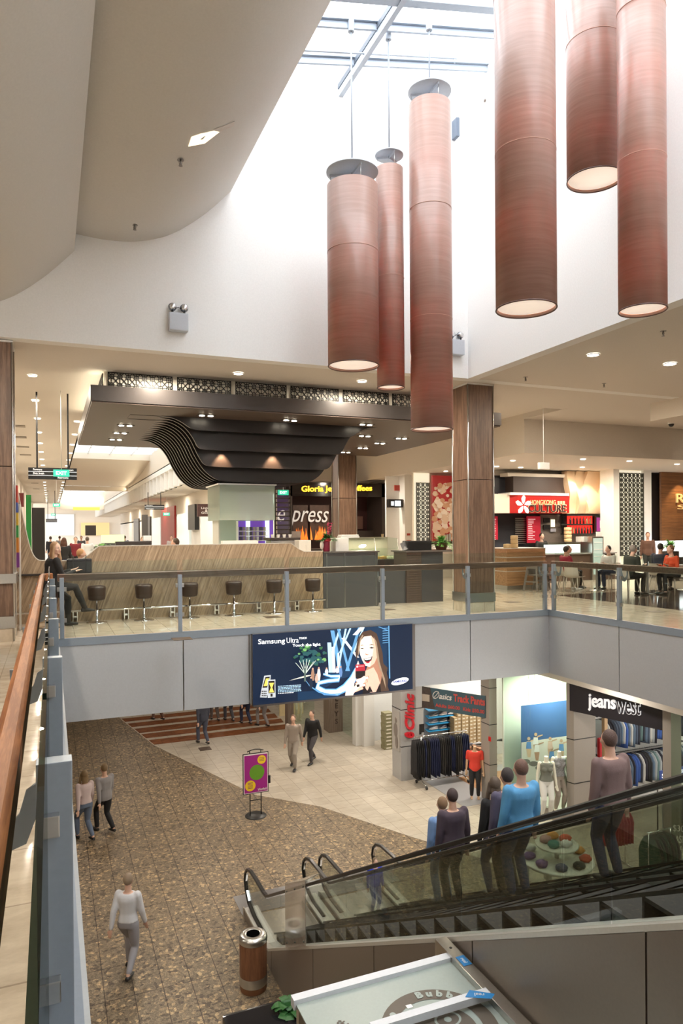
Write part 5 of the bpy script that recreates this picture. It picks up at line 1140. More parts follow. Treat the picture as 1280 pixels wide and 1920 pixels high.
# recessed slot light in the vault
t = thing('slot_light', 'recessed wedge shaped slot light glowing warm in the big plaster vault', 'ceiling light', (2.0, 9.4, 7.1))
def on_vault(u, v):
    r = ray(u, v); best = None
    for i in range(400, 1400):
        q = EYEP+r*(i*.01)
        if not .5 < q.x < 3.15: continue
        for a, c in zip(vr, vr[1:]):
            if a.x <= q.x <= c.x: zz = a.z+(c.z-a.z)*(q.x-a.x)/(c.x-a.x)
        if q.z >= zz-.012: return q
p = [on_vault(353, 275), on_vault(359, 257), on_vault(376, 251.5), on_vault(401, 246), on_vault(411, 248), on_vault(384, 269)]
MB().prism(p, (0, 0, .004)).build('lit_slot', em('warm_slot', (1, .84, .62), 1.0), t)
q = [on_vault(401, 243), on_vault(420, 236), on_vault(440, 228), on_vault(438, 236), on_vault(412, 248)]
MB().prism(q, (0, 0, .004)).build('slot_end', mat('slot_shade', (.62, .56, .5), .6), t)
EXG = em('exit_green', (.03, .45, .28), .8); EXW = em('exit_white', (.9, 1, .95), 1.0)
def exit_sign(u, v, Y, w, label, zt):
    c = py(u, v, Y); h = w*.46; t = thing('exit_sign', label, 'exit sign', tuple(c))
    MB().box(c.x-w/2, c.x+w/2, Y, Y+.02, c.z-h/2, c.z+h/2).build('green_panel', EXG, t); fit_text('EXIT', EXW, c+Vector((-w*.33, -.002, 0)), c+Vector((w*.33, -.002, 0)), h*.5, parent=t, ext=.002, bold=.02, out=.004)
    MB().tube([(c.x, Y+.01, c.z+h/2), (c.x, Y+.01, zt)], .008, 6).build('hanging_rod', WHITE, t)
exit_sign(115, 887, 18.2, .36, 'green exit sign hanging before the black direction sign at far left', 5.25)
exit_sign(106, 947, 40, .36, 'small green exit sign down the corridor, below the black direction sign', 5.25)
exit_sign(100, 965, 62, .36, 'tiny green exit sign far down the corridor', 5.25)
exit_sign(531, 923.5, 24, .40, 'green exit sign right of the frosted glass column', 4.1)
exit_sign(312, 964, 45, .42, 'green exit sign beside the corridor shops on the right', 4.1)
def dir_sign(u0, u1, v0, v1, Y, label, rows, zt):
    a, c = py(u0, v1, Y), py(u1, v0, Y); t = thing('direction_sign', label, 'direction sign', (a.x, Y, a.z)); W = mat('sign_white', (.9, .9, .9), .5, emit=.5)
    MB().box(a.x, c.x, Y, Y+.08, a.z, c.z).build('board', BLACK, t)
    for f in (.18, .82): MB().box(a.x+(c.x-a.x)*f-.02, a.x+(c.x-a.x)*f+.02, Y+.02, Y+.06, c.z, zt).build('hanging_arm', BLACK, t)
    H = c.z-a.z
    for k in (1, 2): MB().box(a.x, c.x, Y-.003, Y, a.z+H*k/3-.005, a.z+H*k/3+.005).build('divider', W, t)
    for s_, f0, f1, r in rows: fit_text(s_, W, (a.x+(c.x-a.x)*f0, Y-.004, a.z+H*(2.5-r)/3), (a.x+(c.x-a.x)*f1, Y-.004, a.z+H*(2.5-r)/3), H*.16, parent=t, ext=.002, bold=.01, out=.003)
dir_sign(53, 144, 878.5, 898, 18.5, 'wide black hanging direction sign at the far left of the corridor', [('Farmers', .10, .28, 0), ('Dick Smith', .10, .32, 1), ('carpark', .82, .93, 0), ('Restrooms', .6, .82, 2)], 5.25)
dir_sign(271, 308, 946.5, 955.5, 40, 'black hanging direction sign on the right of the corridor, above the plants', [('Farmers', .1, .4, 0), ('Restrooms', .1, .45, 2)], 4.1)
dir_sign(86, 107, 973, 979, 60, 'tiny black direction sign at the far end of the corridor', [], 5.25)
# left corridor wall: shop panels
for Y, u0, u1, v0, v1, m, l in ((14.35, 28.5, 33, 910, 942, (.55, .05, .03), 'red'), (14.35, 28.5, 33, 942, 961, (.05, .10, .4), 'blue'), (14.35, 29, 34, 961, 985, (.75, .5, .05), 'yellow'), (14.35, 30, 34.5, 985, 1008, (.05, .35, .08), 'green'), (14.35, 30.5, 35, 1008, 1036, (.7, .25, .03), 'orange'), (14.35, 31.5, 36, 1036, 1064, (.22, .05, .25), 'purple')):
    bx('painted_panel', u0-4, u1, v0, v1, Y, mat('panel_'+l, m, .4), l+' painted panel of the stacked sign right behind the left walnut column', 'sign panel', .35)
bx('sign_edge', 35, 38, 945, 1090, 14.5, mat('pale_sign_edge', (.6, .58, .52), .5), 'pale narrow sign edge beside the painted panels', 'sign panel', .3, floor=True)
bx('maroon_sign', 0, 44.5, 924, 950, 20, mat('maroon', (.13, .02, .02), .4), 'maroon projecting shop sign on the left corridor wall', 'sign', .15)
bx('green_banner', 49, 59, 928, 1052, 22, mat('signal_green', (.02, .30, .06), .5), 'tall green banner on the left of the corridor', 'banner', .12, floor=True)
bx('black_pylon', 60, 84, 952, 1040, 24, mat('pylon_black', (.025, .022, .022), .4), 'dark free standing pylon on the left of the corridor', 'pylon', .5, floor=True)
for k, (u, v) in enumerate(((33, 799), (37, 820), (43, 838), (48, 853), (65, 906), (68, 917))):
    p = pz(u, v, 5.24); simple('air_grille', MB().box(p.x-.22, p.x+.22, p.y-.22, p.y+.22, 5.235, 5.245), mat('grille_brown', (.2, .16, .12), .5), '%s square brown air grille from this end of the corridor ceiling' % ORD[k], 'air grille', 'air grilles of the corridor ceiling')
# corridor right side: shops
def rs(name, y0, y1, z0, z1, m, label, cat, d=.12): simple(name, MB().box(7.5-d, 7.5, y0, y1, z0, z1), m, label, cat)
rs('red_shop_panel', 46, 52, 0, 3.6, mat('shop_red', (.35, .02, .015), .4), 'tall dark red shop panel down the corridor', 'shop panel'); rs('black_screen', 38.4, 40.4, 2.0, 3.4, BLACK, 'black hanging banner beside the corridor shops', 'banner', .25)
rs('dark_shop_panel', 58, 63, 0, 3.2, DARK, 'dark shop doorway far down the corridor', 'shop panel'); rs('dark_shop_panel', 66, 70, 0, 3.2, DARK, 'second dark shop doorway, furthest down the corridor', 'shop panel')
for k, (y0, y1) in enumerate(((33, 37.5), (40.8, 45), (52.5, 57))): rs('shop_window', y0, y1, .1, 3.0, mat('bright_shop_window', (.6, .66, .62), .15, emit=.35), 'bright glazed shop window on the right of the corridor, %s from this end' % ORD[k], 'shop window')
struct('wall_corridor_right', MB().box(7.5, 7.6, 30.2, 85, 0, 3.0), PLASTER)
t = bx('projecting_sign', 370, 404, 945, 968.5, 31.0, mat('maroon_brown', (.11, .05, .045), .4), 'maroon square projecting sign with pale lettering left of the glass column', 'sign', .12)
for s_, u0, u1, v in (('Living', 377, 396, 953), ('&', 384, 389, 957.5), ('Giving', 377, 396, 962)):
    fit_text(s_, mat('cream_letters', (.8, .75, .68), .5, emit=.3), py(u0, v, 30.98), py(u1, v, 30.98), .12, parent=t, ext=.004, bold=.01).matrix_parent_inverse = Matrix.Identity(4)
bx('tower_sign', 266, 277, 965, 1015, 40, mat('tower_grey', (.10, .09, .085), .4), 'grey vertical sign with a tower symbol down the corridor', 'sign', .1)
bx('planter_case', 191, 233, 1003, 1018, 30, mat('lit_green_case', (.6, .72, .35), .5, emit=.8), 'lit glass case of green plants beyond the bar', 'display case', .5)
bx('case_base', 191, 246, 1018, 1040, 30, GREYP, 'dark base below the lit case of green plants', 'display base', .6, floor=True)
# far end of corridor
bx('department_store_wall', 86, 139, 964, 1004, 99.8, em('store_glow', (.6, .64, .68), .25), 'pale lit department store front at the very end of the corridor', 'shop front', .05)
bx('gold_pendants', 137, 187, 951, 956.5, 63, em('amber_glow', (1, .5, .08), .9), 'row of amber pendant lights far down the corridor', 'pendant lights', .2)
bx('dark_booth', 160, 180, 985, 1004, 70, DARK, 'dark booth far down the corridor', 'kiosk', .5); bx('warm_shop', 152, 205, 980, 1004, 99.6, em('warm_shop_glow', (.6, .42, .2), .5), 'warm lit shop at the far end of the corridor', 'shop front', .05)
t = thing('far_balustrade', 'pale railing with glass running away down the corridor', 'railing', (2.2, 33, 0))
b = MB().beam((2.35, 25, 1.06), (2.35, 60, 1.06), .07); b.build('rail', STEEL, t)
for k in range(18): MB().box(2.33, 2.37, 25+k*2, 25.04+k*2, 0, 1.05).build('post', STEEL, t)
MB().box(2.345, 2.355, 25, 60, .1, 1.0).build('glass', CLEAR, t)
p = pz(1018, 765, 5.1); t = thing('hanging_sensor', 'white box sensor hanging on a long thin rod before the grey bulkhead', 'sensor', tuple(p)); c = py(1020, 873, p.y)
MB().tube([p, (p.x, p.y, c.z+.08)], .008, 6).build('rod', WHITE, t); MB().rbox(p.x-.16, p.x+.16, p.y-.05, p.y+.05, c.z-.1, c.z+.08, .01).build('box', WHITE, t)
# people in the corridor and at the kiosk
C = cloth
walker('person in a white shirt walking away down the corridor', 1.5, 33, 0, 0, shirt=C('white', (.7, .7, .7)), trousers=C('pale_grey', (.4, .42, .45)), hair=(.1, .07, .05))
walker('person in black with red sleeves walking down the corridor, behind the seated woman', .45, 27, 0, .2, shirt=C('black', (.02, .02, .02)), trousers=C('navy', (.03, .04, .08)), hair=(.12, .05, .03), hs='long', female=True)
walker('person in maroon among the corridor crowd', 1.05, 34, 0, 3.1, shirt=C('maroon', (.2, .02, .03)), trousers=C('black', (.02, .02, .02)))
for k, (x, y, c, a) in enumerate(((.0, 46, (.03, .03, .04), 0), (1.9, 50, (.1, .1, .12), 3), (.6, 54, (.3, .3, .33), 0), (3.2, 40, (.25, .12, .06), 3), (3.6, 44, (.03, .05, .03), 1), (4.4, 47, (.08, .1, .15), 0), (5.6, 46, (.3, .28, .26), 3), (6.4, 41, (.5, .45, .45), 3))):
    walker('distant shopper in %s clothing in the far corridor, number %s from the left' % (('black', 'charcoal', 'grey', 'brown', 'dark green', 'slate blue', 'taupe', 'pale')[k], ORD[k]), x, y, 0, a, shirt=C('c%d' % k, c), trousers=C('navy', (.03, .04, .08)), vox=.03, group='distant corridor shoppers')
sitter('person with copper hair seated behind the dip of the bar, the left head', .15, 17.0, PI*.5, shirt=C('black', (.02, .02, .02)), trousers=C('black', (.02, .02, .02)), hair=(.35, .13, .05), seat=.62, hs='short')
sitter('person with fair hair seated behind the dip of the bar, the right head', .55, 16.9, -PI*.5, shirt=C('black', (.02, .02, .02)), trousers=C('black', (.02, .02, .02)), hair=(.45, .25, .11), seat=.60, hs='short')
human('barista in orange reaching across behind the bar top', (3.05, 17.6, 0), 1.3, shirt=C('orange', (.75, .12, .03)), trousers=C('black', (.02, .02, .02)), hands=((-.2, .45, 1.32), (.2, .50, 1.30)), lean=(0, .35, 1), hair=(.08, .05, .03))
human('kiosk customer in white behind the yellow strip', (2.5, 21.2, 0), 3.1, shirt=C('white', (.7, .7, .7)), trousers=C('navy', (.03, .04, .08)), hair=(.3, .15, .06), skin=SKIN2)
human('cook with dark hair behind the noodle bar', (16.9, 21.4, 0), PI, shirt=C('black', (.02, .02, .02)), trousers=C('black', (.02, .02, .02)), hands=((-.2, .3, 1.05), (.2, .3, 1.05)), hair=(.02, .015, .01))
human('club waiter in black at the glowing white counter', (23.0, 20.3, 0), PI, shirt=C('black', (.02, .02, .02)), trousers=C('black', (.02, .02, .02)), hair=(.02, .015, .01))
human('club customer with auburn hair beside the fern', (20.9, 20.2, 0), PI*.8, shirt=C('brown', (.12, .06, .04)), trousers=C('black', (.02, .02, .02)), hair=(.18, .06, .03))
# dining chairs, tables and diners
def dchair(x, y, rz, label, col=(.46, .43, .38)):
    t = thing('dining_chair', label, 'chair', (x, y, 0), rz, 'pale shell dining chairs'); m = mat('pale_shell', col, .4); l = mat('pale_chair_leg', (.42, .38, .33), .4)
    b = MB(); n = 9; prof = [(.22, .455), (.18, .45), (0, .44), (-.16, .445), (-.215, .48), (-.235, .56), (-.25, .68), (-.27, .80)]
    for th in (0,):
        vs = []; 
        for i in range(n):
            a = (i/(n-1)-.5)*2; w_ = .225
            for j, (yy, zz) in enumerate(prof):
                c = abs(a)**2.5; vs.append((a*w_*(1-.06*(j > 5)*(j-5)), yy+(c*.05 if j > 3 else 0), zz+(c*.03 if j <= 3 else 0)))
        k = len(prof); fs = [(i*k+j, i*k+j+1, (i+1)*k+j+1, (i+1)*k+j) for i in range(n-1) for j in range(k-1)]
        m_ = len(vs); vs += [(x_, y_-.012 if y_ < -.2 else y_, z_-(.012 if y_ >= -.2 else 0)) for x_, y_, z_ in vs]; b.add(vs, fs+[tuple(q+m_ for q in f[::-1]) for f in fs], True)
    b.build('seat_shell', m, t)
    for sx in (-1, 1):
        for sy in (-1, 1): MB().tube([(sx*.16, sy*.14, .44), (sx*.23, sy*.22, 0)], [.016, .011], 8).build('leg', l, t)
    return t
def dtable(x, y, label, r=.0, w=.72):
    t = thing('dining_table', label, 'table', (x, y, 0))
    MB().rbox(x-w/2, x+w/2, y-w/2, y+w/2, .715, .745, .008).build('tabletop', mat('walnut_top', (.16, .10, .07), .3), t)
    MB().lathe([(.035, .02), (.03, .715)], (x, y, 0), 12).build('pedestal', STEEL, t); MB().lathe([(.22, 0), (.2, .015), (.035, .03)], (x, y, 0), 20).build('base', STEEL, t)
dtable(15.15, 16.6, 'square walnut table between the two people in red and the man in white'); dtable(15.45, 14.95, 'square walnut table between the grey haired man and the woman in orange'); dtable(17.6, 15.6, 'square walnut table at the right edge of the photo')
seats = [(14.35, 17.1, -1.6, 'left of the person in crimson'), (15.0, 17.8, -2.4, 'under the person in maroon'), (14.05, 16.3, -1.2, 'empty between the balustrade and the person in crimson'), (15.95, 16.9, 1.7, 'under the man in the white shirt'), (14.75, 14.95, -1.55, 'under the grey haired man'), (16.2, 14.7, 1.5, 'under the woman in orange'), (16.75, 13.8, 2.2, 'empty, right of the woman in orange'), (17.9, 14.6, 3.0, 'empty at the right edge of the photo'), (16.9, 15.9, -1.3, 'under the man in navy')]
for x, y, a, l in seats: dchair(x, y, a, 'pale shell dining chair '+l)
RD = C('crimson', (.34, .02, .05)); 
sitter('person in a crimson top seated with their back to the balustrade', 14.35, 17.1, -1.6, shirt=RD, trousers=C('khaki', (.2, .17, .12)), hair=(.02, .015, .012), shoe=mat('white_trainer', (.7, .7, .7), .5))
sitter('person in a maroon top with dark brown hair, right of the one in crimson', 15.0, 17.8, -2.4, shirt=C('maroon2', (.22, .02, .04)), trousers=C('black', (.02, .02, .02)), hair=(.07, .03, .02))
sitter('man in a white t-shirt turning back over his chair', 15.95, 16.9, 1.7, shirt=C('white', (.7, .7, .7)), trousers=C('navy', (.03, .04, .08)), hair=(.02, .015, .012), sleeve='short', skin=SKIN2)
sitter('grey haired man in a dark jumper leaning on the table', 14.75, 14.95, -1.55, shirt=C('dark_olive', (.03, .035, .03)), trousers=C('black', (.02, .02, .02)), hair=(.28, .26, .24), lean=(0, .3, 1), skin=SKIN2, s=1.06)
sitter('woman in a bright orange jacket seated at the table', 16.2, 14.7, 1.5, female=True, shirt=C('orange2', (.72, .09, .03)), trousers=C('black', (.02, .02, .02)), hair=(.22, .10, .05), skin=SKIN2, lean=(0, .22, 1), s=1.04)
sitter('man in a navy jacket smiling beside the glowing counter', 16.9, 15.9, -1.3, shirt=C('navy2', (.02, .025, .05)), trousers=C('black', (.02, .02, .02)), hair=(.02, .015, .012), s=1.05)
for u, v in ((341, 1198), (510, 1157), (725, 1143), (960, 1129), (1228, 1147)):
    p = pz(u, v, .0); simple('floor_box', MB().box(p.x-.16, p.x+.16, p.y-.16, p.y+.16, 0.001, .006), mat('bronze_floor_box', (.14, .10, .075), .4, .4), 'square bronze floor box let into the tiles, %s from the left' % ORD[[341, 510, 725, 960, 1228].index(u)], 'floor box')
# the seated woman
human('young fair haired woman in black with boots, seated at the end of the left handrail', (-.02, 14.62, 0), -1.25, pelvis=(0, 0, .80), feet=((-.10, .36, .09), (.10, .60, .34)), knee_pole=(0, 1, .5), hands=((-.06, .40, 1.04), (.16, .40, 1.03)), lean=(0, .16, 1), s=1.05, look=(1.5, 1, -.10), female=True, elbow=(0, -.4, -1),
      shirt=C('jumper_black', (.012, .012, .014)), trousers=C('legging_black', (.010, .010, .011)), hair=(.36, .22, .12), hs='long', skin=SKIN2, boots=.45, face=True, vox=.011, shoe=mat('boot_leather', (.018, .016, .015), .45))
simple('skirt', MB().lathe([(.2, .70), (.21, .80), (.19, .90), (.15, .95)], (.14, 14.6, 0), 24, sx=1.1), mat('patterned_skirt', (.10, .09, .09), .8, var=.6, bs=30), 'dark patterned skirt of the seated young woman', 'skirt') if 0 else None
t = copy_tree(st, (-.05, 14.66, 0), label='brown drum seated bar stool under the seated young woman')
t = thing('handbag', 'large black handbag with two upright straps standing on the bar beside the woman', 'handbag', (.72, 15.05, 1.0))
MB().rbox(.30, .78, 15.30, 15.48, 1.01, 1.30, .03).build('body', mat('black_bag_leather', (.010, .010, .011), .4), t)
for x in (.42, .66): MB().tube([(x, 15.29, 1.05), (x, 15.28, 1.30), (x+.01, 15.3, 1.36), (x, 15.36, 1.36)], .008, 6).build('strap', mat('strap_leather', (.02, .018, .017), .3), t)
simple('bar_ledge', MB().box(.1, 5.3, BY-.20, BY, .97, 1.0), DARK, 'narrow dark ledge along the front of the zebrano bar', 'ledge')
# ------------------------------------------------------------ escalators
def rail_z(y): return -4.65 if y > 12.04 else -4.65+.556*(12.04-y)
def deck_z(y): return -5.42 if y > 11.75 else -5.42+.563*(11.75-y)
def step_z(y): return LOW+.03 if y > 12.04 else LOW+.03+.556*(12.04-y)
ALU = mat('pale_aluminium_deck', (.62, .61, .58), .35, .3)
TOPY = 2.0
def escalator(x0, x1, label, left_open):
    t = thing('escalator', label, 'escalator', ((x0+x1)/2, 12.5, LOW), group='pair of escalators')
    for x, s_ in ((x0, 1), (x1, -1)):                 # side cladding with joints
        js = [13.25, 11.4, 9.35, 7.3, 5.25, 3.3, TOPY]
        for a, c in zip(js, js[1:]):
            a_, c_ = a-.008, c+.008
            bot = lambda y: LOW if y > 6.5 else deck_z(y)-2.2
            pts = [(x, a_, bot(a_)), (x, c_, bot(c_)), (x, c_, deck_z(c_)-.02), (x, 11.75, deck_z(11.75)-.02) if a_ > 11.75 > c_ else None, (x, a_, deck_z(a_)-.02)]
            if a_ > 6.5 > c_: pts.insert(1, (x, 6.5, LOW))
            MB().prism([p for p in pts if p], (s_*.03, 0, 0)).build('cladding_panel', TAUPE, t)
        if True:
            MB().box(x-.004*s_ if s_ > 0 else x-.02, x+.02 if s_ > 0 else x+.004, 13.2, 13.28, LOW, deck_z(13)).build('end_cap', STEEL, t)
        # deck
        pth = [(x+s_*.10, 13.2, deck_z(13)), (x+s_*.10, 11.9, deck_z(13)), (x+s_*.10, 11.6, deck_z(11.6)), (x+s_*.10, TOPY, deck_z(TOPY))]
        MB().sweep(pth, [(-.10, -.02), (.16, -.02), (.16, .02), (-.10, .02)], (1, 0, 0)).build('deck_strip', ALU, t)
        MB().prism([(x+s_*.26, 13.1, LOW), (x+s_*.26, 12.0, LOW), (x+s_*.26, TOPY, step_z(TOPY)-.1), (x+s_*.26, TOPY, deck_z(TOPY)), (x+s_*.26, 11.75, deck_z(11.75)), (x+s_*.26, 13.1, deck_z(13))], (s_*.01, 0, 0)).build('skirt_panel', STEEL, t)
        # glass balustrade
        gx = x+s_*.10; js = [13.1, 11.2, 9.4, 7.5, 5.6, 3.7, TOPY]
        for a, c in zip(js, js[1:]):
            pts = [(gx, a-.01, deck_z(a)+.01), (gx, c+.01, deck_z(c)+.01), (gx, c+.01, rail_z(c)-.05)]
            if a > 12.04 > c: pts.append((gx, 12.04, rail_z(12.04)-.05)); pts.insert(1, (gx, 11.75, deck_z(11.75)+.01))
            if a == 13.1: pts += [(gx, 13.0, -4.70), (gx, 13.25, -4.80), (gx, 13.38, -5.0), (gx, 13.30, -5.22)]
            else: pts.append((gx, a-.01, rail_z(a)-.05))
            MB().prism(pts, (s_*.010, 0, 0)).build('glass_panel', ESCG, t)
        # handrail
        pr = [(-.038, -.012), (-.030, -.024), (.030, -.024), (.038, -.012), (.038, .012), (.028, .022), (-.028, .022), (-.038, .012)]
        hp_ = [(12.3, -5.40), (12.8, -5.40), (13.2, -5.33), (13.40, -5.17), (13.47, -5.0), (13.42, -4.83), (13.28, -4.71), (13.05, -4.65), (12.6, -4.64), (12.2, -4.645), (12.0, -4.62), (11.8, -4.52), (11.5, rail_z(11.5))]+[(y, rail_z(y)) for y in (10, 8, 6, 4, TOPY)]
        MB().sweep([(gx, y, z) for y, z in hp_], pr, (-1, 0, 0)).build('handrail', RUBBER, t)
        MB().sweep([(gx, y, z) for y, z in [(13.2, -5.29), (13.36, -5.16), (13.42, -5.0), (13.37, -4.85), (13.25, -4.75), (13.05, -4.69), (12.6, -4.68)]], [(-.018, -.01), (.018, -.01), (.018, .01), (-.018, .01)], (-1, 0, 0)).build('handrail_guide', CHROME, t)
        MB().sweep([(x+s_*.235, y, step_z(y)+.23) for y in (12.0, TOPY)], [(-.008, -.014), (.008, -.014), (.008, .014), (-.008, .014)], (1, 0, 0)).build('skirt_brush', BLACK, t)
    y = 12.0; xs0, xs1 = x0+.275, x1-.275; m = mat('ribbed_step_metal', (.02, .02, .021), .65, .2)
    while y > TOPY+.2:
        z = step_z(y-.4); MB().box(xs0, xs1, y-.4, y, z-.03, z).box(xs0, xs1, y-.02, y, z-.24, z).build('step', m, t); y -= .4
    MB().box(xs0-.01, xs1+.01, 12.0, 13.2, LOW+.004, LOW+.03).build('comb_plate', STEEL, t)
    return t
escalator(3.38, 4.78, 'nearest escalator rising towards the camera, its glass side and brown cladding in full view', True)
escalator(4.93, 6.33, 'second escalator, running beside and behind the nearest one', False)
simple('landing_plate', MB().box(3.37, 6.8, 13.3, 14.06, LOW, LOW+.008), mat('scuffed_steel_plate', (.26, .26, .27), .3, .8), 'dull steel landing plate on the terrazzo at the foot of both escalators', 'floor plate')
t = thing('acrylic_guard', 'scratched clear acrylic guard box bolted over the near escalator handrail', 'guard panel', (3.34, 9.5, -4.3))
gy0, gy1 = 9.55, 10.5
MB().prism([(3.35, gy1, deck_z(gy1)+.03), (3.35, gy0, deck_z(gy0)+.03), (3.35, gy0, rail_z(gy0)+.06), (3.35, gy1, rail_z(gy1)+.10)], (-.008, 0, 0)).build('side_sheet', glass('scratched_acrylic', (.72, .66, .63), 1.6, .12, .16), t)
MB().prism([(3.342, gy1, rail_z(gy1)+.10), (3.342, gy0, rail_z(gy0)+.06), (3.6, gy0+.06, rail_z(gy0)+.09), (3.6, gy1-.2, rail_z(gy1)+.14)], (0, 0, .008)).build('top_sheet', _M['scratched_acrylic'], t)
for yy in (gy0+.08, (gy0+gy1)/2, gy1-.08):
    for k in (0, 1): MB().ball((3.338, yy, (deck_z(yy)+.1, rail_z(yy)-.02)[k]), .012, 6, 4).build('bolt', BLACK, t)
# litter bin
t = thing('litter_bin', 'round timber and steel litter bin on the terrazzo at the foot of the escalator', 'litter bin', (2.99, 11.12, LOW)); c = (2.99, 11.12, LOW)
MB().lathe([(.21, 0), (.215, .02), (.215, .07), (.21, .075)], c, 32).build('plinth', mat('bin_timber', (.20, .085, .04), .4), t)
MB().lathe([(.222, .10), (.225, .24), (.222, .245)], c, 32).build('steel_band', STEEL, t); MB().lathe([(.218, .05), (.218, .10)], c, 32).build('lower_band', mat('bin_timber', (.2, .085, .04), .4), t)
MB().lathe([(.222, .245), (.222, .78), (.22, .785)], c, 32).build('timber_body', wood('bin_wood', (.26, .115, .055), (.15, .06, .03), axis=2, scale=24, rough=.35), t)
b = MB(); vs_prof = [(.228, .78), (.232, .83), (.225, .865), (.19, .89), (.13, .895), (.10, .885), (.095, .80)]
b.lathe(vs_prof, c, 36); b.f = b.f[:-2]; b.m = b.m[:-2]; b.sm = b.sm[:-2]; b.build('steel_lid', STEEL, t)
MB().lathe([(.103, .875), (.103, .897), (.02, .898)], c, 28).build('hole_shade_disc', mat('hole_shade_black', (.002, .002, .002), 1, spec=0), t)  # black disc stands in for the shade inside the opening
# poster stand
t = thing('poster_stand', 'freestanding magenta poster in a black frame on a round foot, alone on the terrazzo', 'poster stand', (4.9, 17.86, LOW)); PX, PY = 4.9, 17.86
MB().lathe([(.28, 0), (.28, .015), (.26, .03), (.02, .035)], (PX, PY, LOW), 32).build('round_foot', BLACK, t)
for s_ in (-.15, .15): MB().tube([(PX+s_, PY, LOW+.03), (PX+s_, PY, LOW+1.7)], .014, 8).build('upright', BLACK, t)
MB().tube([(PX-.15, PY, LOW+.42), (PX+.15, PY, LOW+.42)], .012, 8).build('crossbar', BLACK, t)
MB().tube([(PX-.22, PY, LOW+1.70), (PX-.1, PY, LOW+1.735), (PX, PY, LOW+1.745), (PX+.1, PY, LOW+1.735), (PX+.22, PY, LOW+1.70)], .014, 8).build('top_arch', BLACK, t)
q0, q1 = py(450, 1490, PY-.03), py(501.5, 1410, PY-.03); zb, zt = LOW+.60, LOW+1.66; w2 = .345
MB().rbox(PX-w2, PX+w2, PY-.035, PY-.012, zb, zt, .005).build('frame', BLACK, t)
MB().box(PX-w2+.02, PX+w2-.02, PY-.038, PY-.035, zb+.02, zt-.02).build('white_border', mat('poster_white', (.75, .72, .72), .4), t)
b = MB(); b.mat(mat('poster_magenta', (.32, .015, .22), .4)).box(PX-w2+.04, PX+w2-.035, PY-.040, PY-.038, zb+.035, zt-.05)
def disc(b, m, cx, cz, r, k, y=PY, n=28, sz=1): b.mat(m).poly([(cx+r*math.cos(-i*2*PI/n), y-.0405-k*.0008, cz+r*sz*math.sin(-i*2*PI/n)) for i in range(n)][::-1])
disc(b, mat('poster_green', (.12, .30, .02), .4), PX+.03, zb+.55, .20, 1); disc(b, mat('poster_yellow', (.80, .55, .02), .4), PX+.16, zb+.87, .115, 2); disc(b, mat('poster_yellow', (.8, .55, .02), .4), PX-.15, zb+.22, .14, 2)
for cx, cz, n in ((PX+.16, zb+.91, 3), (PX-.15, zb+.29, 5)):
    for k in range(n): b.mat(mat('poster_ink', (.15, .03, .1), .4)).box(cx-.065, cx+.065, PY-.0445, PY-.043, cz-k*.035, cz-k*.035+.012)
b.build('poster', None, t)
fit_text('Westfield', mat('poster_white', (.75, .72, .72), .4), (PX+.05, PY-.045, zb+.10), (PX+.29, PY-.045, zb+.105), .065, parent=t, ext=.001, shear=.2, bold=.01)
MB().rbox(PX+w2, PX+w2+.05, PY-.05, PY, zb+.22, zb+.42, .008).build('leaflet_holder', BLACK, t)
p = pz(384, 1404, LOW); simple('floor_box', MB().box(p.x-.2, p.x+.2, p.y-.2, p.y+.2, LOW+.003, LOW+.008), mat('bronze_floor_box', (.14, .10, .075), .4, .4), 'square bronze floor box in the cream tiles before the striped marble', 'floor box')
# drinks kiosk roof in the foreground
t = thing('kiosk_roof', 'frosted glass kiosk roof with a round brown bubble logo, white bars and a steel channel, in the foreground', 'kiosk', (2.6, 5, LOW)); RZ = -2.0
MB().box(1.80, 3.27, 3.6, 5.40, RZ-.02, RZ-.006).build('frosted_roof', mat('pale_green_glass', (.33, .38, .355), .35), t)
WB = mat('white_powder_coat', (.62, .64, .68), .4)
MB().box(1.78, 3.27, 5.38, 5.46, RZ-.05, RZ+.03).build('edge_bar', WB, t); MB().box(2.2, 3.24, 4.77, 4.84, RZ+.03, RZ+.09).build('cross_bar', WB, t)
MB().rbox(3.24, 3.355, 3.4, 5.66, RZ-.16, RZ+.05, .006).build('steel_channel', STEEL, t)
MB().lathe([(.014, 0), (.014, .002)], (3.30, 5.48, RZ+.05), 14).build('bolt_hole', BLACK, t)
for x, y in ((1.84, 5.38), (3.2, 5.38), (1.84, 3.7), (3.2, 3.7)): MB().box(x-.03, x+.03, y-.03, y+.03, LOW, RZ-.02).build('post', STEEL, t)
MB().box(1.9, 3.15, 3.8, 5.3, LOW, LOW+1.1).build('servery', DARK, t)
LB = mat('logo_brown', (.115, .095, .075), .5); LP = mat('logo_pale', (.33, .38, .355), .35); cx, cy = 2.73, 4.69
def hd(b, m, x, y, r0, r1, k, n=48, a0=0, a1=2*PI, sx=1):
    zz = RZ-.004+k*.0012; b.mat(m); vs = []
    for i in range(n+1):
        a = a0+(a1-a0)*i/n; vs += [(x+r0*sx*math.cos(a), y+r0*math.sin(a), zz), (x+r1*sx*math.cos(a), y+r1*math.sin(a), zz)]
    b.add(vs, [(2*i, 2*i+1, 2*i+3, 2*i+2) for i in range(n)])
b = MB(); hd(b, LB, cx, cy, .335, .455, 1); hd(b, LB, cx+.03, cy-.02, 0, .25, 1); hd(b, LP, cx-.02, cy-.06, .0, .15, 2, a0=2, a1=4.6); hd(b, LP, cx+.10, cy+.06, .07, .085, 2, sx=1.3); hd(b, LP, cx+.1, cy+.06, 0, .03, 2)
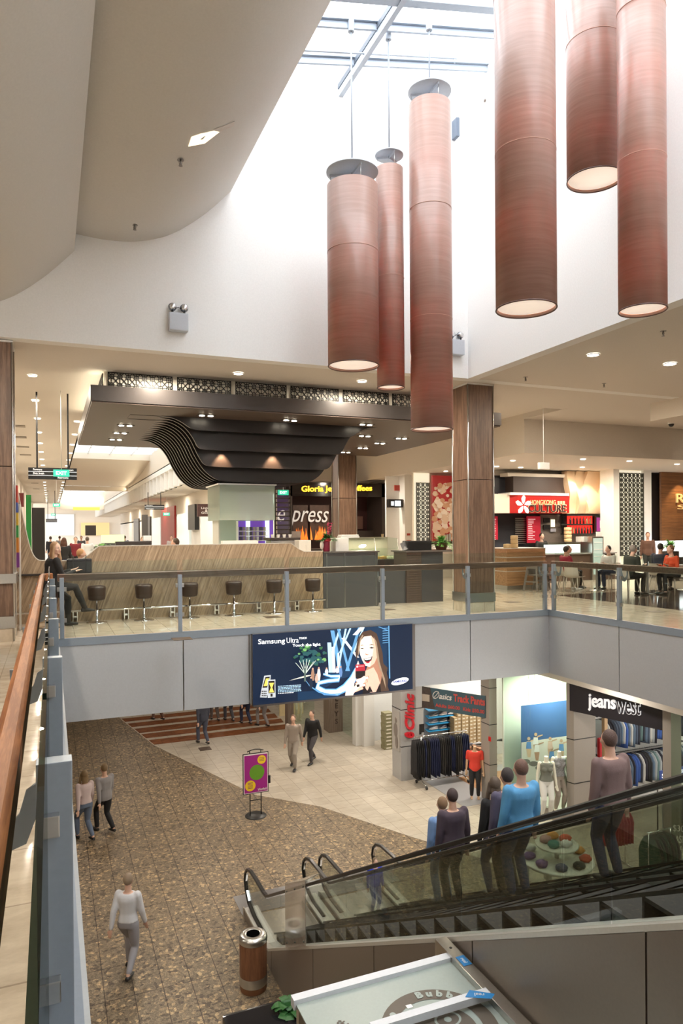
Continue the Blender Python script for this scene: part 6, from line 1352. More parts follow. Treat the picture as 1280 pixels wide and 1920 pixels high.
for a, r in ((2.35, .385), (2.62, .40), (2.70, .365), (2.95, .40), (3.1, .37), (3.3, .41)): hd(b, LP, cx+r*math.cos(a), cy+r*math.sin(a), 0, .026, 3, 20)
b.build('bubble_logo', None, t)
for k, ch in enumerate('Bubble'):
    a = 1.50-k*.215; p = (cx+.395*math.cos(a), cy+.395*math.sin(a), RZ+.002); r_ = (math.sin(a), -math.cos(a), 0)
    put_text(ch, .10, LP, face_mat(p, r_, (math.cos(a), math.sin(a), 0)), parent=t, ext=.0005, bold=.006)
put_text('tHe BuBBLe', .085, LB, face_mat((2.13, 4.88, RZ-.002), (.50, -1, 0), (1, .50, 0)), parent=t, ext=.0005, bold=.002)
MB().box(2.60, 2.65, 4.98, 5.02, RZ-.004, RZ).build('price_sticker', CUP, t)
BS = mat('sticker_blue', (.02, .20, .50), .35)
o = MB().prism([(3.262, 5.20, RZ+.052), (3.345, 5.20, RZ+.052), (3.345, 5.34, RZ+.052), (3.262, 5.34, RZ+.052)], (0, 0, .001)).build('blue_sticker', BS, t); put_text('real', .05, CUP, face_mat((3.305, 5.27, RZ+.054), (0, -1, 0), (1, 0, 0)), parent=t, ext=.0004)
MB().prism([(3.02, 4.80, RZ+.092), (3.20, 4.70, RZ+.092), (3.26, 4.74, RZ+.092), (3.10, 4.86, RZ+.092)], (0, 0, .001)).build('blue_sticker', BS, t); put_text('real', .055, CUP, face_mat((3.14, 4.78, RZ+.095), (-1, .5, 0), (-.5, -1, 0)), parent=t, ext=.0004)
t = thing('black_planter', 'glossy black planter edge with dark green leaves, low in the foreground beside the kiosk roof', 'planter', (2.5, 8.8, LOW))
MB().rbox(2.05, 3.05, 8.3, 9.25, LOW, LOW+1.0, .05).build('trough', mat('gloss_black', (.012, .012, .014), .12), t); b = MB(); frond_bunch(b, (2.9, 9.0, LOW+.98), 26, .42, (.3, 1.3), 3, .06, .7); b.build('foliage', LEAFD, t)

# ------------------------------------------------------------ shops of the lower floor
LC = -2.02
PIER = mat('taupe_pier_cladding', (.30, .27, .24), .5); PIERG = mat('grey_pier_cladding', (.40, .40, .40), .4)
struct('wall_lower_shops', MB().box(10.4, 16, 22.6, 22.7, LOW, LC).box(13.4, 18.5, 19.6, 19.7, LOW, LC).box(10.9, 13.4, 19.6, 19.7, LOW, LC).box(12.9, 18.5, 16.9, 17.0, LOW, LC).box(13.35, 13.45, 14.95, 16.9, LOW, LC).box(13.35, 20, 14.9, 15.0, LOW, LC), mat('shop_white_wall', (.66, .66, .64), .7))
struct('wall_lower_pier', MB().box(9.43, 9.98, 24.15, 24.7, LOW, -1.41), wood('taupe_timber', (.24, .18, .14), (.16, .12, .09), axis=2, scale=18, rough=.5))
for k, (ch, v) in enumerate(zip('LEYS', (1310.5, 1324, 1338.5, 1353))):
    p = py(630.5, v, 24.14); t = put_text(ch, .26, mat('dark_letters', (.05, .03, .025), .4), face_mat(p, (1, 0, 0)), ext=.01, bold=.002); t.name = 'pier_letter'; tag(t, 'dark capital %s on the taupe timber pier' % ch, 'letter', 'letters down the timber pier')
simple('timber_portal', MB().box(8.3, 8.55, 25.6, 25.9, LOW, -2.2).box(8.3, 9.43, 25.6, 25.9, -2.35, -2.1), _M['taupe_timber'], 'timber portal post of the far shop window, left of the lettered pier', 'post')
simple('shop_window', MB().box(8.55, 9.43, 25.7, 25.72, LOW, -2.2), SHOPG, 'clear shop window left of the lettered pier', 'shop window')
human('pale headless mannequin in the window left of the lettered pier', (8.95, 26.3, LOW), PI, mannequin=mat('mannequin_cream', (.75, .66, .5), .5), head=False, name='mannequin', cat='mannequin', vox=.02)
simple('warm_window_back', MB().box(8.5, 9.5, 27.2, 27.3, LOW, -1.5), mat('warm_window_back', (.5, .38, .2), .6, emit=.15), 'warm backdrop of the far shop window', 'backdrop')
simple('shop_window', MB().box(9.98, 9.99, 22.7, 24.15, LOW, -1.45), SHOPG, 'glass shop window between the lettered pier and the white pier', 'shop window')
struct('wall_lower_pier', MB().box(9.93, 10.33, 22.12, 22.6, LOW, -1.41).box(9.7, 9.93, 22.3, 22.6, LOW, -1.41), mat('pale_pier', (.62, .61, .58), .5))
struct('wall_lower_pier', MB().box(9.56, 10.32, 18.62, 19.2, LOW, -1.41), PIERG)
struct('wall_lower_pier', MB().box(11.02, 11.26, 16.2, 16.6, LOW, -1.41).box(10.3, 11.3, 16.25, 18.7, -2.05, -1.41), PIER)
b = MB()
for z in (-4.6, -3.5, -2.5): b.box(11.015, 11.265, 16.195, 16.6, z, z+.02); b.box(9.555, 10.325, 18.615, 19.2, z, z+.02)
struct('trim_9', b, BLACK)
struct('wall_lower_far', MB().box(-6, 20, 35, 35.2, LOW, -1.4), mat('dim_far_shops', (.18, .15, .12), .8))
# athlete poster and red lettering on the grey pier
t = thing('athlete_poster', 'tall pale poster of an athlete on the left face of the grey pier', 'poster', (9.55, 18.9, -4.5)); MB().box(9.54, 9.555, 18.68, 19.15, -4.75, -3.55).build('board', mat('poster_grey', (.42, .40, .38), .4), t)
MB().ball((9.535, 18.9, -3.85), (.01, .07, .09)).ball((9.535, 18.92, -4.15), (.01, .13, .22)).ball((9.535, 18.86, -4.5), (.01, .1, .2)).build('figure', mat('poster_figure', (.22, .19, .17), .5), t)
RL = mat('clinic_red', (.50, .02, .03), .35, emit=.12)
for s_, v0, v1 in (('Clinic', 1368, 1300), ('e', 1383, 1372)):
    o = fit_text(s_, RL, py(767, v0, 18.60), py(766, v1, 18.60), .31, up=(-1, 0, 0), out=.03, ext=.03, bold=.03, shear=.25); o.name = 'red_lettering'; tag(o, 'large red lettering running up the grey pier, '+('the word Clinic' if len(s_) > 1 else 'a lone e below the word Clinic'), 'lettering')
simple('small_lit_tag', MB().box(*bp(786, 789.5, 1364, 1377, 18.61, .02)), BLACK, 'small black tag holder at the right edge of the grey pier', 'tag')
# shoe boxes
BOX = [mat('shoebox_tan', (.42, .31, .17), .6), mat('shoebox_olive', (.24, .22, .12), .6), mat('shoebox_brown', (.28, .14, .07), .6)]; LBL = mat('box_label', (.7, .66, .55), .5)
def shoebox(x, y, z, w, d, h, m, label, grp, rz=0):
    t = thing('shoe_box', label, 'shoe box', (x, y, z), group=grp); MB().box(x, x+w, y, y+d, z, z+h*.94).build('box', m, t); MB().box(x-.004, x+w+.004, y-.004, y+d+.004, z+h*.68, z+h*.96).build('lid', m, t)
    MB().box(x+w*.2, x+w*.8, y-.008, y-.004, z+h*.25, z+h*.62).build('label_patch', LBL, t); return t
for (x, n, w) in ((10.42, 10, .30), (10.75, 8, .28)):
    for k in range(n): shoebox(x+(k % 2)*.012, 21.5, LOW+k*.125, w, .3, .122, BOX[1], 'olive shoe box in the %s stack left of the grey pier, %s from the floor' % ('taller' if n == 10 else 'lower', ORD[k]), 'shoe boxes stacked left of the grey pier')
# shoe: sole, upper
def shoe_mb(b, x, y, z, L=.28, a=0, m1=None, m2=None):
    T = Matrix.Translation((x, y, z)) @ Matrix.Rotation(a, 4, 'Z') @ Matrix.Scale(L/.28, 4); b.T = T
    X_, Z_ = Vector((0, 1, 0)), Vector((0, 0, 1)); b.mat(m2)
    loft(b, [(Vector((-.14, 0, .012)), X_, Z_, .03, .012), (Vector((-.05, 0, .012)), X_, Z_, .035, .012), (Vector((.06, 0, .012)), X_, Z_, .045, .012), (Vector((.15, 0, .014)), X_, Z_, .025, .010)], 8)
    b.mat(m1); loft(b, [(Vector((-.135, 0, .055)), X_, Z_, .025, .040), (Vector((-.08, 0, .06)), X_, Z_, .032, .045), (Vector((0, 0, .045)), X_, Z_, .036, .032), (Vector((.08, 0, .032)), X_, Z_, .040, .018), (Vector((.14, 0, .024)), X_, Z_, .022, .008)], 8); b.T = None
sm = [mat('shoe_%d' % k, c, .5) for k, c in enumerate(((.03, .03, .03), (.65, .65, .62), (.10, .10, .13), (.25, .2, .18), (.4, .4, .42)))]; SOLE = mat('shoe_sole', (.6, .6, .58), .5)
t = thing('shoe_wall', 'grey slat wall with bright blue sloping shoe shelves inside the shoe shop', 'shelving', (12, 19.4, LOW)); q = bp(794, 850, 1322, 1420, 19.45)
MB().box(q[0], q[1], 19.45, 19.5, LOW, q[5]).build('slat_wall', mat('slatwall_grey', (.36, .38, .42), .4), t)
BSH = mat('acrylic_blue', (.03, .25, .50), .3); rz = []
for v in (1331, 1344.5, 1357, 1369.5):
    z = py(820, v, 19.3).z; rz.append(z); MB().prism([(q[0]+.05, 19.45, z+.05), (q[1]-.02, 19.45, z+.05), (q[1]-.02, 19.22, z+.02), (q[0]+.05, 19.22, z+.02)], (0, 0, -.02)).build('blue_shelf', BSH, t)
r_ = random.Random(4)
for j, z in enumerate(rz[1:]):
    for k in range(3):
        b = MB(); shoe_mb(b, q[0]+.27+k*.34, 19.30, z+.05, .30, PI+.1, sm[(j*2+k*3) % 5], SOLE); o = b.build('shoe'); tag(o, '%s trainer, %s along the %s blue shelf' % (('black', 'white', 'navy', 'brown', 'grey')[(j*2+k*3) % 5], ORD[k], ('second', 'third', 'lowest')[j]), 'shoe', 'trainers on the blue shelves')
qx = bp(851, 915, 1335, 1395, 19.0); nc = 9; w = (qx[1]-qx[0])/nc; h = (qx[5]-qx[4])/9
simple('box_rack', MB().box(qx[0]-.02, qx[1]+.02, 19.3, 19.34, LOW, qx[5]), DARK, 'dark rack back behind the wall of shoe boxes', 'rack')
for c_ in range(nc):
    for r in range(9):
        if r == 8 and c_ % 3 == 0: continue
        shoebox(qx[0]+c_*w+.004, 19.0+(c_ % 2)*.03, qx[4]+r*h, w-.01, .27, h*.97, BOX[0], 'tan shoe box, %s from the left in the %s row of the box wall' % (ORD[c_], ORD[r]), 'wall of shoe boxes in the shoe shop')
simple('low_shelf', MB().box(qx[0]-.05, qx[1], 18.7, 19.0, LOW, qx[4]), BOX[2], 'low brown shelf unit under the wall of shoe boxes', 'shelf')
for k in range(6):
    b = MB(); shoe_mb(b, qx[0]+.15+k*.28, 18.85, qx[4]+.004, .28, PI*.8, sm[(k*2) % 5], SOLE); tag(b.build('shoe'), '%s trainer standing on the low brown shelf, %s from the left' % (('black', 'navy', 'grey', 'white', 'brown')[k % 5], ORD[k]), 'shoe', 'trainers on the low brown shelf')
for k in range(5):
    shoebox(11.72, 17.75-.0, LOW+k*.19, .62, .42, .185, BOX[2], 'large brown carton in the knee high stack beside the trouser rack, %s from the floor' % ORD[k], 'brown cartons beside the trouser rack')
for k in range(3):
    b = MB(); shoe_mb(b, 11.87+k*.17, 17.95, LOW+.955, .26, PI*.7+k*.5, sm[(k*2) % 5], SOLE); tag(b.build('shoe'), '%s trainer on top of the brown cartons' % ('black', 'navy', 'grey')[k], 'shoe', 'trainers on the brown cartons')
# trouser rack
t = thing('clothes_rail', 'chrome rolling clothes rail before the grey pier', 'clothes rail', (10.6, 18.0, LOW)); ZR = py(820, 1377, 18.0).z
MB().tube([(9.72, 18.0, ZR), (11.45, 18.0, ZR)], .016, 10).build('top_rail', CHROME, t); MB().tube([(9.85, 18.0, LOW+.15), (11.3, 18.0, LOW+.15)], .014, 10).build('lower_rail', CHROME, t)
for x in (9.9, 11.3):
    MB().tube([(x, 18.0, LOW+.15), (x, 18.0, ZR)], .014, 8).build('upright', CHROME, t); MB().tube([(x, 17.7, LOW+.10), (x, 18.0, LOW+.15), (x, 18.3, LOW+.10)], .014, 8).build('foot', CHROME, t)
    for y in (17.7, 18.3): MB().tube([(x-.02, y, LOW+.05), (x+.02, y, LOW+.05)], .05, 14).build('castor', BLACK, t)
def hanging(x, y, z, L, w, th, m, name, label, cat, grp, seed, rz=0.0, shirt=False):
    t = thing(name, label, cat, (x, y, z), rz, grp); r_ = random.Random(seed); b = MB(); n = 7; X_, Y_ = Vector((1, 0, 0)), Vector((0, 1, 0)); R = []
    for i in range(n):
        f = i/(n-1); ww = w*(.42+.16*min(f*3, 1) if not shirt else (.30+.35*min(f*4, 1)-.05*f)); R.append((Vector((r_.uniform(-.006, .006), 0, -.10-L*f)), Y_, X_, ww, th*(.4+.6*min(1, f*3))*r_.uniform(.85, 1.15)))
    loft(b, R, 12); b.build('garment', m, t)
    MB().tube([(0, -w*.4, -.12), (0, 0, -.07), (0, w*.4, -.12)], .006, 6).build('hanger', BLACK, t); MB().tube([(0, 0, -.07), (0, 0, 0), (0, .02, .025), (0, .035, 0)], .003, 5).build('hook', CHROME, t); return t
NV = C('navy_pants', (.012, .018, .06)); BK = C('black_pants', (.012, .012, .014)); CH = C('charcoal_pants', (.035, .033, .03)); r_ = random.Random(1); xx = 9.66; k = 0
cols = [BK]*5+[NV]+[BK]*2+[NV]*5+[BK]+[CH]*2+[BK]*3+[NV]*2+[BK]+[CH]*3+[NV]*4
while xx < 11.5 and k < len(cols):
    cc = cols[k]; nm = 'navy' if cc is NV else 'black' if cc is BK else 'charcoal'
    hanging(xx, 18.0, ZR, r_.uniform(.98, 1.12), .34, .030, cc, 'track_pants', '%s track pants hanging on the chrome rolling rail, %s along' % (nm, ['%dth' % (k+1), '1st', '2nd', '3rd', '21st', '22nd', '23rd'][[0, 1, 2, 3, 21, 22, 23].index(k+1) if k+1 in (1, 2, 3, 21, 22, 23) else 0]), 'trousers', 'track pants on the rolling rail', k); xx += .063; k += 1
simple('rail_sign_holder', MB().tube([(9.92, 18.0, ZR), (9.92, 18.0, ZR+.25)], .006, 6).box(9.84, 10.0, 17.99, 18.01, ZR+.12, ZR+.36), BLACK, 'small black sign holder standing up from the left end of the rolling rail', 'sign holder')
# banner
A0, A1 = Vector((10.31, 18.62, 0)), Vector((11.06, 16.52, 0)); nrm = Vector((-(A1-A0).y, (A1-A0).x, 0)).normalized()
if nrm.dot(A0) > 0: nrm = -nrm
def bpt(u, v, o=0): return pl(u, v, A0+nrm*(.12+o), nrm)
t = thing('hanging_banner', 'teal sale banner with grey logo and red lettering hung across the shoe shop entrance', 'banner', tuple(A0))
pb = [bpt(791, 1287), bpt(909.5, 1305), bpt(909.5, 1346), bpt(791, 1327)]
MB().prism(pb, nrm*-.01).build('cloth', mat('banner_teal', (.045, .095, .125), .5), t)
MB().prism([bpt(791, 1287, .004), bpt(806, 1289, .004), bpt(815, 1330.5, .004), bpt(791, 1327, .004)], nrm*.002).build('photo_strip', mat('banner_photo', (.06, .05, .045), .5, var=.6, bs=14), t)
MB().prism([bpt(791, 1301, .008), bpt(805, 1303, .008), bpt(805, 1316, .008), bpt(791, 1314, .008)], nrm*.002).build('small_photo', mat('banner_small_photo', (.42, .38, .32), .5), t)
GL = mat('banner_grey', (.62, .62, .62), .5); RD2 = mat('banner_red', (.48, .07, .06), .5)
def bt(s_, u0, v0, u1, v1, h, m, **k): fit_text(s_, m, bpt(u0, v0, .006), bpt(u1, v1, .006), h, parent=t, ext=.002, out=.004, **k)
bt('asics', 823, 1305, 847, 1308.5, .16, GL, shear=.25, bold=.02); bt('Track Pants', 850, 1308, 909, 1316.5, .22, RD2, bold=.035)
bt('Adults $60.00', 816, 1322, 862, 1328.5, .12, RD2, bold=.03); bt('Kids $50.00', 868, 1329.5, 908, 1335.5, .12, RD2, bold=.03)
b = MB(); cc = [bpt(817+5.5*math.cos(a)+1.5*math.sin(a), 1303-6.5*math.sin(a), .008) for a in [i*2*PI/20 for i in range(20)]]; b.tube(cc, .014, 6, closed=True); b.tube([bpt(812, 1309, .01), bpt(818, 1303, .01), bpt(822, 1297, .01)], .012, 6); b.build('swirl_logo', GL, t)
for k, u in enumerate((853, 860, 868, 874, 884, 893, 902)):
    p = py(u, 1284, 18.4); hanging(p.x, 18.4, -1.98, .55, .4, .05, (BK, CUP, BK, GL, CUP, BK, CUP)[k], 'hanging_shirt', '%s garment hung high inside the shoe shop above the banner, %s from the left' % (('black', 'white', 'black', 'grey', 'white', 'black', 'white')[k], ORD[k]), 'garment', 'garments above the banner', k, .5)
area('shop_lamp', (12.4, 18.6, -2.1), 1.2, 60, (1, .93, .82)); area('shop_lamp', (11.2, 20.8, -1.6), 1.0, 60, (1, .95, .88))
human('headless mannequin in a red sports top and black shorts at the shoe shop entrance', (10.82, 16.62, LOW), 2.6, s=.93, mannequin=mat('mannequin_tan', (.50, .33, .2), .5), head=False, name='mannequin', cat='mannequin', shirt=C('sport_red', (.65, .05, .03)), trousers=BK, sleeve='short', vox=.014)
simple('red_sticker', MB().box(11.0, 11.02, 16.12, 16.22, -3.92, -3.80), RED, 'small red square notice on the taupe pier beside the mannequin', 'notice')
# corner window with beach poster
P1, P2, P3 = (11.26, 16.2), (11.56, 15.12), (12.02, 14.22)
PL = mat('plinth_tile', (.28, .25, .22), .35)
for a, c, l in ((P1, P2, 'left'), (P2, P3, 'right')):
    tag(MB().prism([(a[0], a[1], LOW+.26), (c[0], c[1], LOW+.26), (c[0], c[1], LC), (a[0], a[1], LC)], (.01, .004, 0)).build('window_pane', SHOPG), 'tall %s glass pane of the corner display window' % l, 'window pane')
    struct('trim_10', MB().prism([(a[0], a[1], LOW), (c[0], c[1], LOW), (c[0]+.12, c[1]+.04, LOW), (a[0]+.12, a[1]+.04, LOW)], (0, 0, .26)), PL)
struct('floor_display', MB().prism([(P1[0], P1[1], LOW+.2), (P2[0], P2[1], LOW+.2), (P3[0], P3[1], LOW+.2), (12.75, 14.3, LOW+.2), (13.3, 14.9, LOW+.2), (13.3, 15.95, LOW+.2), (11.3, 15.95, LOW+.2)], (0, 0, .04)), mat('display_floor', (.5, .47, .42), .3))
struct('wall_display', MB().box(11.3, 13.35, 15.95, 16.0, LOW+.24, LC).box(13.3, 13.35, 14.95, 15.95, LOW+.24, LC).prism([(12.75, 14.3, LOW+.24), (13.35, 14.9, LOW+.24), (13.35, 14.95, LOW+.24), (12.7, 14.32, LOW+.24)], (0, 0, LC-LOW-.24)), mat('display_green_white', (.62, .68, .58), .6))
t = thing('beach_poster', 'large hanging picture of friends jumping on white sand under a deep blue sky', 'poster', (12.5, 16.3, -4.5)); YP = 15.4
q = bp(977, 1068, 1318, 1462, YP); MB().box(q[0], q[1], YP, YP+.01, q[4], q[5]).build('sky', mat('poster_sky', (.03, .09, .25), .6), t)
zs = py(1020, 1386, YP).z; MB().box(q[0], q[1], YP-.004, YP, q[4], zs).build('sand', mat('poster_sand', (.50, .48, .46), .6), t)
for u in (991, 1002): MB().tube([py(u, 1262, YP), py(u-1, 1318, YP)], .006, 6).build('hanging_wire', STEEL, t)
b = MB(); fs_ = [(991, 1386, (.5, .35, .25)), (1004, 1378, (.45, .3, .2)), (1006, 1392, (.35, .2, .14)), (1031, 1386, (.4, .25, .18)), (1034, 1404, (.3, .18, .12)), (1052, 1390, (.45, .3, .22))]
for u, v, c in fs_:
    b.mat(mat('pic_skin_%d' % u, c, .6)); s_ = .012; pp = lambda du, dv, k: Vector(py(u+du, v+dv, YP-.006-k*.001))
    b.poly([pp(3*math.cos(-i*PI/4), -1+3.5*math.sin(-i*PI/4), 0) for i in range(8)]); b.poly([pp(-4, 4, 0), pp(-4.5, 20, 0), pp(-2, 34, 0), pp(3, 34, 0), pp(5, 20, 0), pp(4, 4, 0)])
    b.poly([pp(3, 5, 1), pp(13, 1, 1), pp(13, -1, 1), pp(3, 2, 1)]); b.mat(mat('pic_cloth_%d' % u, random.Random(u).choice([(.08, .2, .45), (.6, .6, .62), (.5, .35, .3)]), .6)); b.poly([pp(-4, 5, 2), pp(-5, 18, 2), pp(5, 18, 2), pp(4, 5, 2)])
b.mat(mat('pic_shadow', (.12, .11, .11), .6))
for u, v in ((985, 1428), (1000, 1432), (1012, 1440)): b.poly([Vector(py(u+9*math.cos(-i*PI/5), v+5*math.sin(-i*PI/5), YP-.0065)) for i in range(10)])
b.build('beach_figures', None, t)
MAN = mat('mannequin_cream2', (.72, .70, .58), .45)
p = pz(1024, 1531, LOW+.24)
human('headless white mannequin in a grey tank top and white trousers in the corner window', (p.x, p.y, LOW+.24), 2.75, mannequin=MAN, head=False, female=True, name='mannequin', cat='mannequin', shirt=C('tank_grey', (.16, .17, .14)), trousers=C('white_jeans', (.66, .66, .62)), sleeve='none', s=.98, vox=.012)
human('headless mannequin in a black and white floral top behind the grey tank top one', (p.x+.50, p.y+.12, LOW+.24), 2.9, mannequin=MAN, head=False, female=True, name='mannequin', cat='mannequin', shirt=mat('floral_cloth', (.25, .25, .26), .7, var=.95, bs=60), trousers=C('beige', (.3, .26, .22)), sleeve='none', vox=.014)
area('window_lamp', (12.2, 15.0, -2.1), .7, 45, (.95, 1, .85))
# jeans shop
J0, J1 = Vector((12.04, 14.2, 0)), Vector((12.52, 11.5, 0)); jn = Vector((-(J1-J0).y, (J1-J0).x, 0)).normalized()
if jn.dot(J0) > 0: jn = -jn
def jp(u, v, o=0): return pl(u, v, J0+jn*(.02+o), jn)
struct('wall_lower_pier', MB().prism([(12.0, 14.25, LOW), (12.06, 14.05, LOW), (12.75, 14.05, LOW), (12.75, 14.3, LOW)], (0, 0, LC-LOW)), PIER)
struct('wall_lower_pier', MB().prism([(12.42, 11.62, LOW), (12.45, 11.42, LOW), (12.75, 11.42, LOW), (12.75, 11.62, LOW)], (0, 0, LC-LOW)), PIER)
b = MB()
for z in (-4.55, -3.45): b.prism([(11.995, 14.255, z), (12.055, 14.045, z), (12.755, 14.045, z), (12.755, 14.3, z)], (0, 0, .02))
struct('trim_9', b, BLACK)
t = thing('jeans_shop_sign', 'long black shop fascia with white and outlined lower case lettering', 'sign', tuple(J0))
a, c = jp(1066, 1277), jp(1247, 1324); d, e_ = jp(1066, 1332), jp(1247, 1371)
MB().prism([a, c, e_, d], jn*-.15).build('fascia_board', mat('sign_black', (.018, .016, .022), .4), t)
JW = mat('sign_white_letters', (.75, .75, .77), .4, emit=.35)
fit_text('jeans', JW, jp(1103, 1316.5, .0), jp(1155, 1322, .0), .42, parent=t, ext=.012, bold=.022, out=.02)
fit_text('west', JW, jp(1156, 1323, .0), jp(1202, 1327, .0), .36, parent=t, ext=.010, bold=.035, out=.02); fit_text('west', mat('sign_black', (.018, .016, .022), .4), jp(1157, 1323, .0), jp(1201, 1327, .0), .33, parent=t, ext=.012, bold=.004, out=.026)
rc = random.Random(21); seen = {}; gar = [(.10, .15, .22), (.03, .035, .05), (.35, .38, .4), (.04, .10, .35), (.02, .02, .02), (.12, .2, .2), (.5, .5, .48), (.02, .02, .03), (.06, .08, .12)]; gn = ['slate blue', 'dark navy', 'pale grey', 'bright blue', 'black', 'teal grey', 'off white', 'jet black', 'denim']
for row, (zr, L) in enumerate(((-3.12, .75), (-4.15, .78))):
    rl = thing('wall_rail', 'dark wall rail of clothes inside the jeans shop, the %s one' % ('upper', 'lower')[row], 'clothes rail', (14.6, 14.6, zr)); MB().tube([(13.3, 14.6, zr), (16.4, 14.6, zr)], .012, 8).build('rail', BLACK, rl); MB().box(13.3, 13.33, 14.6, 14.9, zr-.02, zr+.02).box(16.37, 16.4, 14.6, 14.9, zr-.02, zr+.02).build('bracket', BLACK, rl)
    for k in range(36):
        i = rc.randrange(9); seen[row, i] = seen.get((row, i), -1)+1; hanging(13.36+k*.085, 14.6, zr, L*rc.uniform(.85, 1.05), .42, .036, C('g%d' % i, gar[i]), 'hanging_garment', '%s %s garment from the left on the %s wall rail of the jeans shop' % (ORD[seen[row, i]], gn[i], ('upper', 'lower')[row]), 'garment', '%s garments on the %s wall rail' % (gn[i], ('upper', 'lower')[row]), k+row*50, .35, shirt=True)
simple('timber_upright', MB().box(12.95, 13.05, 13.95, 14.05, LOW, LC), mat('pale_timber', (.45, .30, .16), .5), 'pale timber upright between red bags inside the jeans shop', 'post')
for k, (x, z) in enumerate(((12.85, -3.9), (13.25, -3.9), (12.85, -4.9), (13.25, -4.9))):
    t = thing('red_bag', 'bright red hanging bag beside the timber upright, %s' % ('upper left', 'upper right', 'lower left', 'lower right')[k], 'bag', (x, 14.35, z)); MB().rbox(x-.14, x+.14, 14.3, 14.4, z-.4, z+.3, .04).build('bag', C('bag_red', (.45, .02, .03)), t); MB().tube([(x-.06, 14.35, z+.3), (x, 14.35, z+.42), (x+.06, 14.35, z+.3)], .008, 6).build('handle', BLACK, t)
t = thing('display_gondola', 'low denim rack with a dark metal frame and blue offer card inside the jeans shop', 'rack', (14.0, 12.6, LOW)); gx0, gx1, gy0, gy1 = 13.4, 14.7, 12.0, 12.7
MB().tube([(gx0, gy0, LOW+1.25), (gx1, gy0, LOW+1.25), (gx1, gy1, LOW+1.25), (gx0, gy1, LOW+1.25)], .018, 8, closed=True).build('top_frame', DARK, t)
for x in (gx0, gx1):
    for y in (gy0, gy1): MB().tube([(x, y, LOW), (x, y, LOW+1.25)], .016, 8).build('leg', DARK, t)
MB().box(13.5, 14.4, 12.72, 12.74, LOW+1.35, LOW+1.6).build('offer_card', mat('offer_blue', (.02, .05, .22), .4), t)
fit_text('$30 OFF', JW, (13.55, 12.715, LOW+1.47), (14.35, 12.715, LOW+1.47), .14, parent=t, ext=.002, bold=.02)
for k in range(16): hanging(13.45+k*.08, 12.35, LOW+1.22, .95, .44, .034, C('g%d' % ((k*5) % 9), gar[(k*5) % 9]), 'hanging_jeans', '%s jeans on the low denim rack, %s from the left' % (gn[(k*5) % 9], (ORD*2)[k]), 'jeans', 'jeans on the low denim rack', k)
area('shop_lamp', (14.6, 13.4, -2.1), 1.4, 20, (1, .95, .88)); area('shop_lamp', (13.6, 10.4, -2.1), 1.2, 45, (1, .95, .88))
tag(MB().prism([(12.45, 11.42, LOW+.1), (12.6, 9.0, LOW+.1), (12.6, 9.0, LC), (12.45, 11.42, LC)], (.01, 0, 0)).build('window_pane', SHOPG), 'tall glass window pane right of the jeans shop entrance', 'window pane')
simple('window_backdrop', MB().box(13.2, 13.25, 9.0, 11.4, LOW, LC), mat('display_green_white', (.62, .68, .58), .6, ), 'pale greenish backdrop of the window right of the jeans shop', 'backdrop')
for s_, u0, u1, v in (('$30', 1262, 1283, 1553), ('FASHION', 1262, 1306, 1573), ('JEANS', 1262, 1298, 1592)):
    o = fit_text(s_, CUP, pl(u0, v, (12.43, 11.4, 0), (-1, -.06, 0)), pl(u1, v+2, (12.43, 11.4, 0), (-1, -.06, 0)), .16, ext=.001, out=.01); o.name = 'window_lettering'; tag(o, 'white window lettering %s on the right hand pane' % s_.replace('$', 'dollar '), 'lettering')
# table and racks on the lower floor seen through the escalator
t = thing('round_display_table', 'two tier round white display table piled with clothes behind the escalators', 'table', (9.5, 11.6, LOW)); c = (9.5, 11.6, LOW)
MT_ = mat('table_white', (.62, .62, .56), .4); MB().lathe([(.72, .66), (.74, .70), (.72, .72), (.02, .72)], c, 36).build('lower_tabletop', MT_, t); MB().lathe([(.42, .98), (.44, 1.0), (.42, 1.02), (.02, 1.02)], c, 32).build('upper_tabletop', MT_, t); MB().lathe([(.05, .72), (.05, .98)], c, 12).build('stem', STEEL, t)
for k in range(5):
    a = k*2*PI/5; MB().box(c[0]+.6*math.cos(a)-.04, c[0]+.6*math.cos(a)+.04, c[1]+.6*math.sin(a)-.04, c[1]+.6*math.sin(a)+.04, LOW, LOW+.66).build('leg', MT_, t)
pc = [('coral', (.5, .08, .04)), ('teal', (.05, .2, .17)), ('navy', (.03, .05, .12)), ('amber', (.5, .22, .04)), ('white', (.6, .6, .58)), ('black', (.02, .02, .02)), ('pink', (.45, .25, .25)), ('violet', (.12, .06, .2))]
for k in range(14):
    up = k < 5; a = k*(2*PI/(5 if up else 9)); r = .22 if up else .56; x, y, z = c[0]+r*math.cos(a), c[1]+r*math.sin(a), LOW+(1.02 if up else .72); n_, cc = pc[(k*3) % 8]; r_ = random.Random(k); b = MB()
    b.ball((x, y, z+.06), (.13, .11, .07), 14, 8); b.v = [tuple(Vector(v)+Vector((r_.uniform(-.015, .015), r_.uniform(-.015, .015), r_.uniform(-.012, .012)))) for v in b.v]
    tag(b.build('folded_garment', C('fold_'+n_, cc)), '%s folded garment on the %s tier of the round table, %s going round' % (n_, 'upper' if up else 'lower', ORD[k if up else k-5]), 'garment', 'folded garments on the round table')
